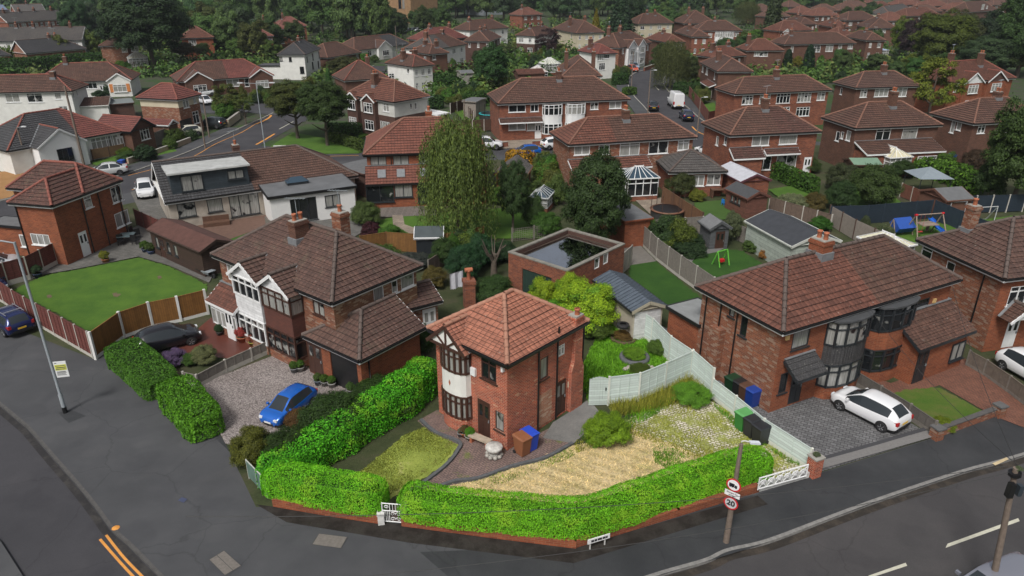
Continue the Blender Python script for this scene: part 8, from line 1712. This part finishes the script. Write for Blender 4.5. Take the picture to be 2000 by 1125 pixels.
for lb,x,y,w,hh,k,c in (('bushy olive tree in the garden behind the navy fence',1700,402,96,88,'bushf0',(.045,.075,.020)),('dark bush left of the olive tree behind the navy fence',1640,408,60,60,'bushf1',(.030,.065,.020)),('grey green airy shrub below the green roofed shed',1640,372,62,58,'bushf2',(.055,.075,.035)),('standard tree with rusty crown by the variegated bush',1590,412,48,40,'bushf1',(.095,.080,.025)),('pale variegated bush right of the red brown shed',1545,410,60,36,'bushf0','silver'),('pale variegated bush beside the small grey shed',1428,470,40,60,'bushf1',(.09,.11,.06)),('olive bush on the patio edge by the hip roofed extension',1325,382,62,56,'bushf2',(.055,.075,.025)),('yellow leaved bush below the olive patio bush',1362,393,34,26,'bushf0',(.14,.17,.025)),('spiral topiary conifer between two grey fences',1337,460,16,32,'column0',(.05,.14,.02)),('pale green bush right of the white extension',716,438,60,50,'bushf0',(.065,.095,.028)),('purple plum bush below the pale green bush',727,468,44,38,'bushf1','plum'),('green shrub between the plum bush and the orange fence',765,478,60,42,'bushf2','fresh'),('bright green shrub under the narrow dark tree',1068,458,58,50,'bushf0',(.050,.115,.020)),('leafy fruit tree left of the big dark tree',1040,445,50,70,'bushf1',(.040,.075,.020)),('tall yellowish weeds at the greenhouse side',1085,400,40,60,'bush0',(.075,.115,.03)),('grass green mound left of the long garden extension',1085,345,38,36,'bush1',(.06,.14,.025)),('dark shrub left of the greenhouse',1020,400,40,46,'bushf2','mid'),('round dark clipped bush by the silver saloon pavement',286,312,42,30,'topiary0',(.022,.050,.020)),('spreading green juniper by the light brown fence',250,312,40,18,'bush0',(.045,.085,.02)),('yellow green mound in front of the new red bungalow half',240,300,36,16,'bush1','light'),('round bush by the small cream car',376,272,24,20,'topiary0','dark'),('hydrangea like shrub left of the cream car',340,275,40,26,'bush2',(.06,.11,.02)),('clipped bush at the pale wall corner',334,290,26,22,'topiary0',(.06,.11,.02)),('ivy covered trunk conifer by the verge semi',727,258,18,40,'column1',(.07,.14,.02)),('small navy fence corner shrub with grey leaves',1722,472,44,36,'bush0',(.08,.10,.05)),('olive sapling in front of the navy fence',1688,445,20,26,'bushf2',(.06,.08,.04)),('climber on the slatted fence behind the long green shed',1600,450,44,30,'bushf1',(.04,.10,.015)),('leafy plant group under the red fence',1815,398,50,26,'bushf2',(.05,.10,.025)),('orange flowering plant by the oval lawn',1492,505,22,20,'bush0',(.22,.09,.03)),('green plants by the oval lawn edge',1470,490,44,24,'bush1','mid'),('evergreen clump beside the bright hedge at the back right',1570,335,60,34,'bushf0',(.05,.09,.025)),('big shrub on the right of the hedge above the gazebo',1750,345,60,40,'bushf1',(.035,.075,.02)),('red tinted shrub above the long hedge at the right',1900,335,50,46,'bushf2',(.075,.055,.035)),('small leafy tree by the neighbour chimney',505,478,60,20,'bush1',(.05,.09,.03))):
    shrub('garden_shrub',lb,x,y,w,hh,k,c)
hedge('clipped_hedge','neatly clipped bright hedge running down beside the white back door',[(1513,346),(1545,361),(1588,380)],1.3,1.7,leafmat((.045,.11,.016),.35,.02,'hedge_leaf'),.13,seed=11,rough=.05)
hedge('clipped_hedge','long bright leafy hedge behind the grey gazebo',[(1785,345),(1840,352),(1900,378)],2.0,2.0,leafmat((.07,.16,.018),.4,.02,'hedge_leaf'),.16,seed=12,rough=.25)
hedge('clipped_hedge','tall dark clipped hedge row along the upper left gardens',[(-60,150),(60,142),(160,133),(262,128)],2.2,3.2,leafmat((.030,.085,.014),.35,.02,'hedge_leaf'),.2,seed=13,rough=.08)
hedge('overgrown_hedge','bright yellow green overgrown hedge at the left edge above the bungalows',[(-60,132),(40,124),(105,120)],3.0,3.5,leafmat((.08,.15,.015),.4,.02,'hedge_leaf'),.22,seed=14,rough=.5)
hedge('clipped_hedge','low clipped hedge on a brick wall beside the green verge',[(650,276),(690,288),(716,297)],1.1,1.2,leafmat((.05,.075,.015),.35,.02,'hedge_leaf'),.14,seed=15,rough=.04); hedge('clipped_hedge','dark hedge in front of the gabled brown semi',[(640,262),(670,262),(705,262)],1.3,1.5,HD,.14,seed=16,rough=.05)
hedge('clipped_hedge','yellow flowering hedge behind the bright blue hatchback',[(995,318),(1020,322),(1042,322)],1.4,1.5,leafmat((.36,.20,.012),.4,.02,'hedge_leaf'),.13,seed=17,rough=.12)
hedge('clipped_hedge','clipped hedge behind the turquoise trampoline',[(912,208),(955,204),(1000,200)],1.8,2.2,leafmat((.035,.09,.016),.35,.02,'hedge_leaf'),.18,seed=18,rough=.08)
hedge('clipped_hedge','dark clipped hedge beside the side road opposite the white van',[(1318,180),(1345,182),(1372,182)],1.6,1.8,HD,.16,seed=19,rough=.08); hedge('clipped_hedge','dark square hedge block on the left of the side road',[(1200,165),(1222,164)],2.0,2.2,HD,.16,seed=20,rough=.05); hedge('clipped_hedge','small clipped hedge at the end of the long red semi',[(1220,186),(1238,184)],1.5,1.3,leafmat((.055,.12,.016),.35,.02,'hedge_leaf'),.15,seed=21,rough=.05)
hedge('overgrown_hedge','dense dark shrub row behind the white semi end gardens',[(820,172),(850,176),(880,180)],3.5,2.8,leafmat((.030,.075,.016),.4,.02,'hedge_leaf'),.2,seed=22,rough=.5)
hedge('clipped_hedge','dark hedge right of the gabled semi rear garden',[(838,212),(862,210)],1.6,2.0,HD,.18,seed=23,rough=.06)
# back garden planting in the middle distance, too alike to tell apart
def scatter(n,pol,label,group,wr,hr,kinds,cols,seed,name='garden_shrub'):
    rg=random.Random(seed); xs=[p[0] for p in pol]; ys=[p[1] for p in pol]; k=0; tries=0
    while k<n and tries<n*30:
        tries+=1; x=rg.uniform(min(xs),max(xs)); y=rg.uniform(min(ys),max(ys)); ins=False; j=len(pol)-1
        for i in range(len(pol)):
            if (pol[i][1]>y)!=(pol[j][1]>y) and x<(pol[j][0]-pol[i][0])*(y-pol[i][1])/(pol[j][1]-pol[i][1])+pol[i][0]: ins=not ins
            j=i
        if not ins: continue
        s=1/mpp(P(x,y)); w_=rg.uniform(*wr)*s; hh=rg.uniform(*hr)*s
        if hr[1]>5: tree(name,label,x,y,w_,hh,rg.choice(kinds),rg.choice(cols),group,low=.04)
        else: shrub(name,label,x,y,w_,hh,rg.choice(kinds),rg.choice(cols),group)
        k+=1
SH=['bush0','bush1','bush2','bush0']; SC=['mid','deep','fresh','olive','dark','light']
for n,pol,lb,gr in ((26,[(840,185),(930,178),(960,190),(900,210),(870,205)],'green shrub crowding the gardens below the round dense tree','shrubs below the round dense tree'),(26,[(1000,128),(1060,112),(1085,118),(1075,135),(1010,135)],'garden shrub between the purple tree and the conservatories','shrubs between purple tree and conservatories'),(30,[(1540,132),(1660,118),(1745,118),(1780,128),(1700,140),(1620,150)],'leafy shrub in the green strip behind the brown brick semis','shrubs in the strip behind the brown semis'),(14,[(470,195),(540,180),(545,200),(480,205)],'dark shrub on the corner above the road junction','shrubs on the corner above the junction'),(14,[(440,200),(470,215),(450,235),(425,225)],'shrub behind the pale stone garden wall','shrubs behind the pale stone wall'),(16,[(170,180),(260,172),(262,188),(190,190)],'border plant in front of the orange shuttered bungalow','border plants by the shuttered bungalow'),(14,[(1190,150),(1225,145),(1230,160),(1195,165)],'rounded garden bush on the left of the side road bend','rounded bushes by the bend'),(12,[(1350,200),(1380,190),(1390,196),(1360,205)],'shrub behind the red brown fence by the white van','shrubs by the white van'),(16,[(700,350),(760,330),(1000,380),(990,400),(760,390)],'low border plant at the rear of the modern house','border plants behind the modern house'),(10,[(540,190),(600,160),(640,150),(620,180)],'hedge shrub along the upper street','shrubs along the upper street'),(12,[(400,110),(470,95),(500,110),(420,130)],'shrub behind the half red bungalow pair','shrubs behind the red bungalow pair'),(10,[(1745,330),(1800,320),(1880,340),(1800,345)],'garden shrub beside the long leafy hedge','shrubs beside the long leafy hedge'),(12,[(1250,470),(1300,470),(1360,490),(1330,505)],'rockery plant inside the grey fenced garden','rockery plants'),(12,[(870,505),(960,490),(985,530),(900,545)],'undergrowth shrub between the orange fence and the brick stack','undergrowth by the brick stack')):
    scatter(int(n*.55),pol,lb,gr,(1.3,3.0),(1.2,2.8),SH,SC,hash(gr)%1000 if False else len(gr)+n)
for k,pol in enumerate(([(850,105),(905,100),(960,105),(1000,120),(940,150),(900,158)],[(1380,100),(1450,104),(1530,115),(1480,140),(1420,132)],[(640,100),(700,108),(760,122),(720,132),(650,128)],[(180,118),(330,118),(340,150),(265,150)],[(1150,72),(1200,66),(1250,88),(1330,95),(1340,110),(1280,112)],[(1000,80),(1060,82),(1100,95),(1090,110),(1010,112)],[(1630,135),(1850,205),(1830,218),(1640,190)],[(1060,335),(1085,335),(1080,400),(1045,390)],[(820,120),(860,110),(900,122),(840,150)])):
    lbs=('leafy shrub among the houses above the round dense tree','leafy shrub beside the dark tiled semi on the side road','leafy shrub among the houses right of the white slate house','leafy shrub between the great oak and the bungalow roofs','leafy shrub beside the semi with two white pointed gables','leafy shrub below the white upper storey semi','leafy shrub in the gap between the right hand brick semis','leafy shrub in the narrow garden left of the big dark tree','leafy shrub in the gardens behind the white semi end')
    scatter(9,pol,lbs[k],lbs[k].replace('leafy shrub','shrubs'),(1.6,3.6),(1.3,3.2),SH,SC,200+k)
# tree belts
DK=[(.048,.10,.04),(.06,.125,.04),(.075,.145,.04),(.055,.10,.05),(.09,.15,.05)]
B3=['broad0','broad1','broad2']
def belt(pol,n,label,group,wr=(9,14),hr=(11,17),cols=DK,seed=1,kinds=B3): scatter(n,pol,label,group,wr,hr,kinds,cols,seed,'broadleaf_tree')
belt([(460,70),(560,60),(640,88),(740,86),(750,70),(700,60),(560,40),(470,50)],26,'dark tall tree in the dense wood left of the tan office block','trees of the wood left of the office block',(10,15),(14,20),seed=2)
belt([(870,40),(960,42),(1000,40),(1060,30),(1060,22),(880,26)],16,'dark tree beside the grey office tower at the top centre','trees beside the grey office tower',seed=3)
belt([(1060,45),(1140,40),(1250,30),(1500,38),(1560,25),(1500,16),(1100,16)],44,'dark tree in the wooded belt above the roofs at the top centre right','trees of the top centre right belt',seed=4)
belt([(0,14),(760,14),(760,22),(400,26),(0,20)],44,'dark tree on the wooded skyline at the top left','trees of the top left skyline',seed=5)
belt([(320,40),(480,28),(480,60),(420,72),(340,80),(440,90),(500,100),(470,112),(330,104)],26,'tree among the houses right of the great oak','trees right of the great oak',(8,12),(9,14),seed=6,cols=DK+[(.05,.08,.025),(.06,.075,.022)])
belt([(440,95),(560,88),(600,78),(560,105),(480,118)],14,'bushy green tree behind the white slate house','trees behind the white slate house',(6,9),(6,9),seed=7,cols=[(.045,.085,.025),(.035,.07,.022),(.07,.09,.025)])
belt([(100,60),(130,48),(250,40),(260,60),(190,70)],10,'dark tree between the upper left terraces','trees between the upper left terraces',(6,10),(8,13),seed=8)
belt([(1560,20),(1700,10),(1990,10),(1990,4),(1560,6)],24,'hazy tree between the far roofs of the skyline','trees between the far skyline roofs',(7,11),(7,10),seed=9,cols=DK+[(.05,.08,.03)])
belt([(1600,42),(1700,60),(1760,48),(1700,30),(1620,28)],10,'green tree between the clustered far roofs','trees between the clustered roofs',(5,8),(6,9),seed=10,cols=[(.035,.065,.028),(.05,.085,.028)])
belt([(1180,60),(1330,40),(1350,56),(1450,90),(1420,78),(1250,70)],12,'dark tree between the semis of the upper right','trees between the upper right semis',(5,8),(6,10),seed=12)
belt([(730,70),(850,66),(880,58),(860,50),(760,56)],16,'bush tree around the far car park','trees around the far car park',(5,8),(6,8),seed=13,cols=[(.03,.06,.022),(.045,.085,.022)])
belt([(0,112),(50,110),(140,112),(180,104),(190,118),(100,122)],12,'yellowish bush tree behind the tall dark hedge row','bush trees behind the dark hedge row',(4,6),(5.5,7),seed=14,cols=['olive','light','mid'])
GT=[(.05,.11,.028),(.075,.13,.03),(.04,.085,.026),(.095,.15,.03),(.06,.10,.035)]
for k,(n,pol,pl) in enumerate(((9,[(1380,85),(1530,100),(1530,112),(1480,125),(1400,100)],'between the upper right brick semis'),(8,[(1540,66),(1700,82),(1720,96),(1560,100)],'behind the pale seamed brick semi roof'),(8,[(1630,140),(1850,150),(1850,160),(1640,158)],'above the row of brown brick semis'),(8,[(640,95),(900,100),(900,118),(700,110)],'around the white bungalow and grey roofed pair'),(8,[(1000,75),(1240,60),(1250,72),(1010,88)],'among the tan and white upper houses'),(7,[(330,100),(540,108),(540,122),(340,122)],'behind the half red bungalow pair roofs'),(7,[(0,50),(240,60),(250,75),(20,70)],'between the grey terraces'),(7,[(560,55),(900,62),(900,75),(600,72)],'in front of the office block wood'),(7,[(1440,196),(1600,186),(1620,210),(1400,215)],'in the gap behind the mottled red roofed semi'),(8,[(1480,35),(1800,40),(1790,60),(1490,60)],'scattered between far hipped roofs'))):
    scatter(n,pol,'small green garden tree '+pl,'garden trees '+pl,(3.5,5.5),(3.5,5.2),B3+['bush0','bush1'],GT,300+k,'garden_tree')
T('cypress','left dark columnar cypress of two behind the red brick bay semi',1535,142,24,42,'column0',(.015,.038,.018)); T('cypress','right taller dark columnar cypress behind the red brick bay semi',1576,142,27,50,'column1',(.015,.038,.018)); T('garden_tree','yellowing small tree between the two columnar cypresses',1554,142,20,30,'bush0',(.14,.14,.02))
T('garden_tree','light green small tree left of the dark red garden fence',880,128,50,40,'loose0',(.075,.13,.025),low=.1); T('conifer','small dark pointed tree in front of the half slate bungalow',766,108,22,30,'broad0',(.020,.05,.02),low=.05); T('conifer','slim bright conifer by the upper street corner',643,172,14,36,'column1',(.04,.11,.02)); T('garden_tree','spreading olive tree by the upper street',672,152,64,40,'broad1',(.06,.075,.025),low=.1); T('garden_tree','round green garden tree right of the dense round tree',985,118,44,32,'loose1',(.055,.08,.03),low=.1)
T('garden_tree','bright green bush tree left of the brown hipped far house',1475,84,30,24,'bush0',(.07,.14,.02)); T('garden_tree','leafy green tree by the wide red brick bay semi',1522,82,30,26,'bush1',(.06,.12,.02)); T('garden_tree','rust tinted bushy tree behind the half brown bungalow pair',365,122,58,36,'bush0',(.075,.065,.022))
# ================================================================ a little thin haze over the whole estate

# planting that reads as one mass: the far gardens' greenery and the wood on the horizon
def mass(name,label,pol,n,rw,rh,per,leaf,mats,seed,clear=1.6):
    rg=np.random.default_rng(seed); rr=random.Random(seed); rd=[]
    for cl in (RA,RB,RC,RD): rd+=[P(*p).xy for p in smooth(cl,6)]
    xs=[p[0] for p in pol]; ys=[p[1] for p in pol]; out=[]; mi=[]; k=tries=0
    while k<n and tries<n*25:
        tries+=1; x=rr.uniform(min(xs),max(xs)); y=min(ys)+(max(ys)-min(ys))*rr.random()**1.0; ins=False; j=len(pol)-1
        for i in range(len(pol)):
            if (pol[i][1]>y)!=(pol[j][1]>y) and x<(pol[j][0]-pol[i][0])*(y-pol[i][1])/(pol[j][1]-pol[i][1])+pol[i][0]: ins=not ins
            j=i
        if not ins: continue
        p=P(x,y)
        if clear and (any((p.xy-q).length<6.2 for q in rd) or any(-clear<(p-h_.o).dot(h_.u)<h_.W+clear and -clear<(p-h_.o).dot(h_.v)<h_.D+clear for h_ in HOUSES)): continue
        W=rr.uniform(*rw); Hh=rr.uniform(*rh); s=sph(rg,per); s[:,2]=np.abs(s[:,2]); 
        lump=1+.25*np.sin(s[:,0]*5+k)*np.sin(s[:,1]*6+k*2)
        q=s*rg.uniform(.55,1.05,(per,1))*lump[:,None]*np.array([W,W,Hh])+np.array([p.x,p.y,0])
        out.append(leaves(rg,q,s+np.array([0,0,.4]),leaf,.65,.6,.2)); mi.append(np.full(per,rr.randrange(len(mats)),np.int32)); k+=1
    o=inst(name,quads_mesh(name,np.concatenate(out),mats,np.concatenate(mi))); return tag(o,label,kind='stuff')
MM=[leafmat(c) for c in ((.06,.125,.035),(.09,.165,.038),(.045,.09,.03),(.115,.16,.045),(.07,.145,.03))]
mass('vegetation','dense garden greenery filling the gaps between the far houses',[(0,60),(300,60),(700,50),(1560,20),(1990,12),(1990,110),(1620,165),(1390,190),(1250,110),(1000,185),(850,200),(560,150),(330,150),(0,150)],1500,(1.2,2.6),(1.3,3.4),46,.42,MM,61)
mass('woodland','dense woodland on the horizon behind the estate',[(-60,6),(1590,2),(1590,14),(1000,24),(0,24)],420,(5,8.5),(11,18),190,1.15,[leafmat(c) for c in ((.055,.11,.045),(.07,.135,.045),(.048,.095,.042),(.095,.15,.055))],62,0)

mb=MB(); mb.box(-900,900,-60,1500,-1.2,60)
m_=bpy.data.materials.new('haze'); m_.use_nodes=True; t_=m_.node_tree; t_.nodes.remove(t_.nodes['Principled BSDF'])
v_=t_.nodes.new('ShaderNodeVolumePrincipled'); v_.inputs['Color'].default_value=(.78,.84,.92,1); v_.inputs['Density'].default_value=.0002; v_.inputs['Anisotropy'].default_value=.3
t_.links.new(v_.outputs[0],t_.nodes['Material Output'].inputs['Volume'])
tag(mb.build('haze',m_),kind='stuff')
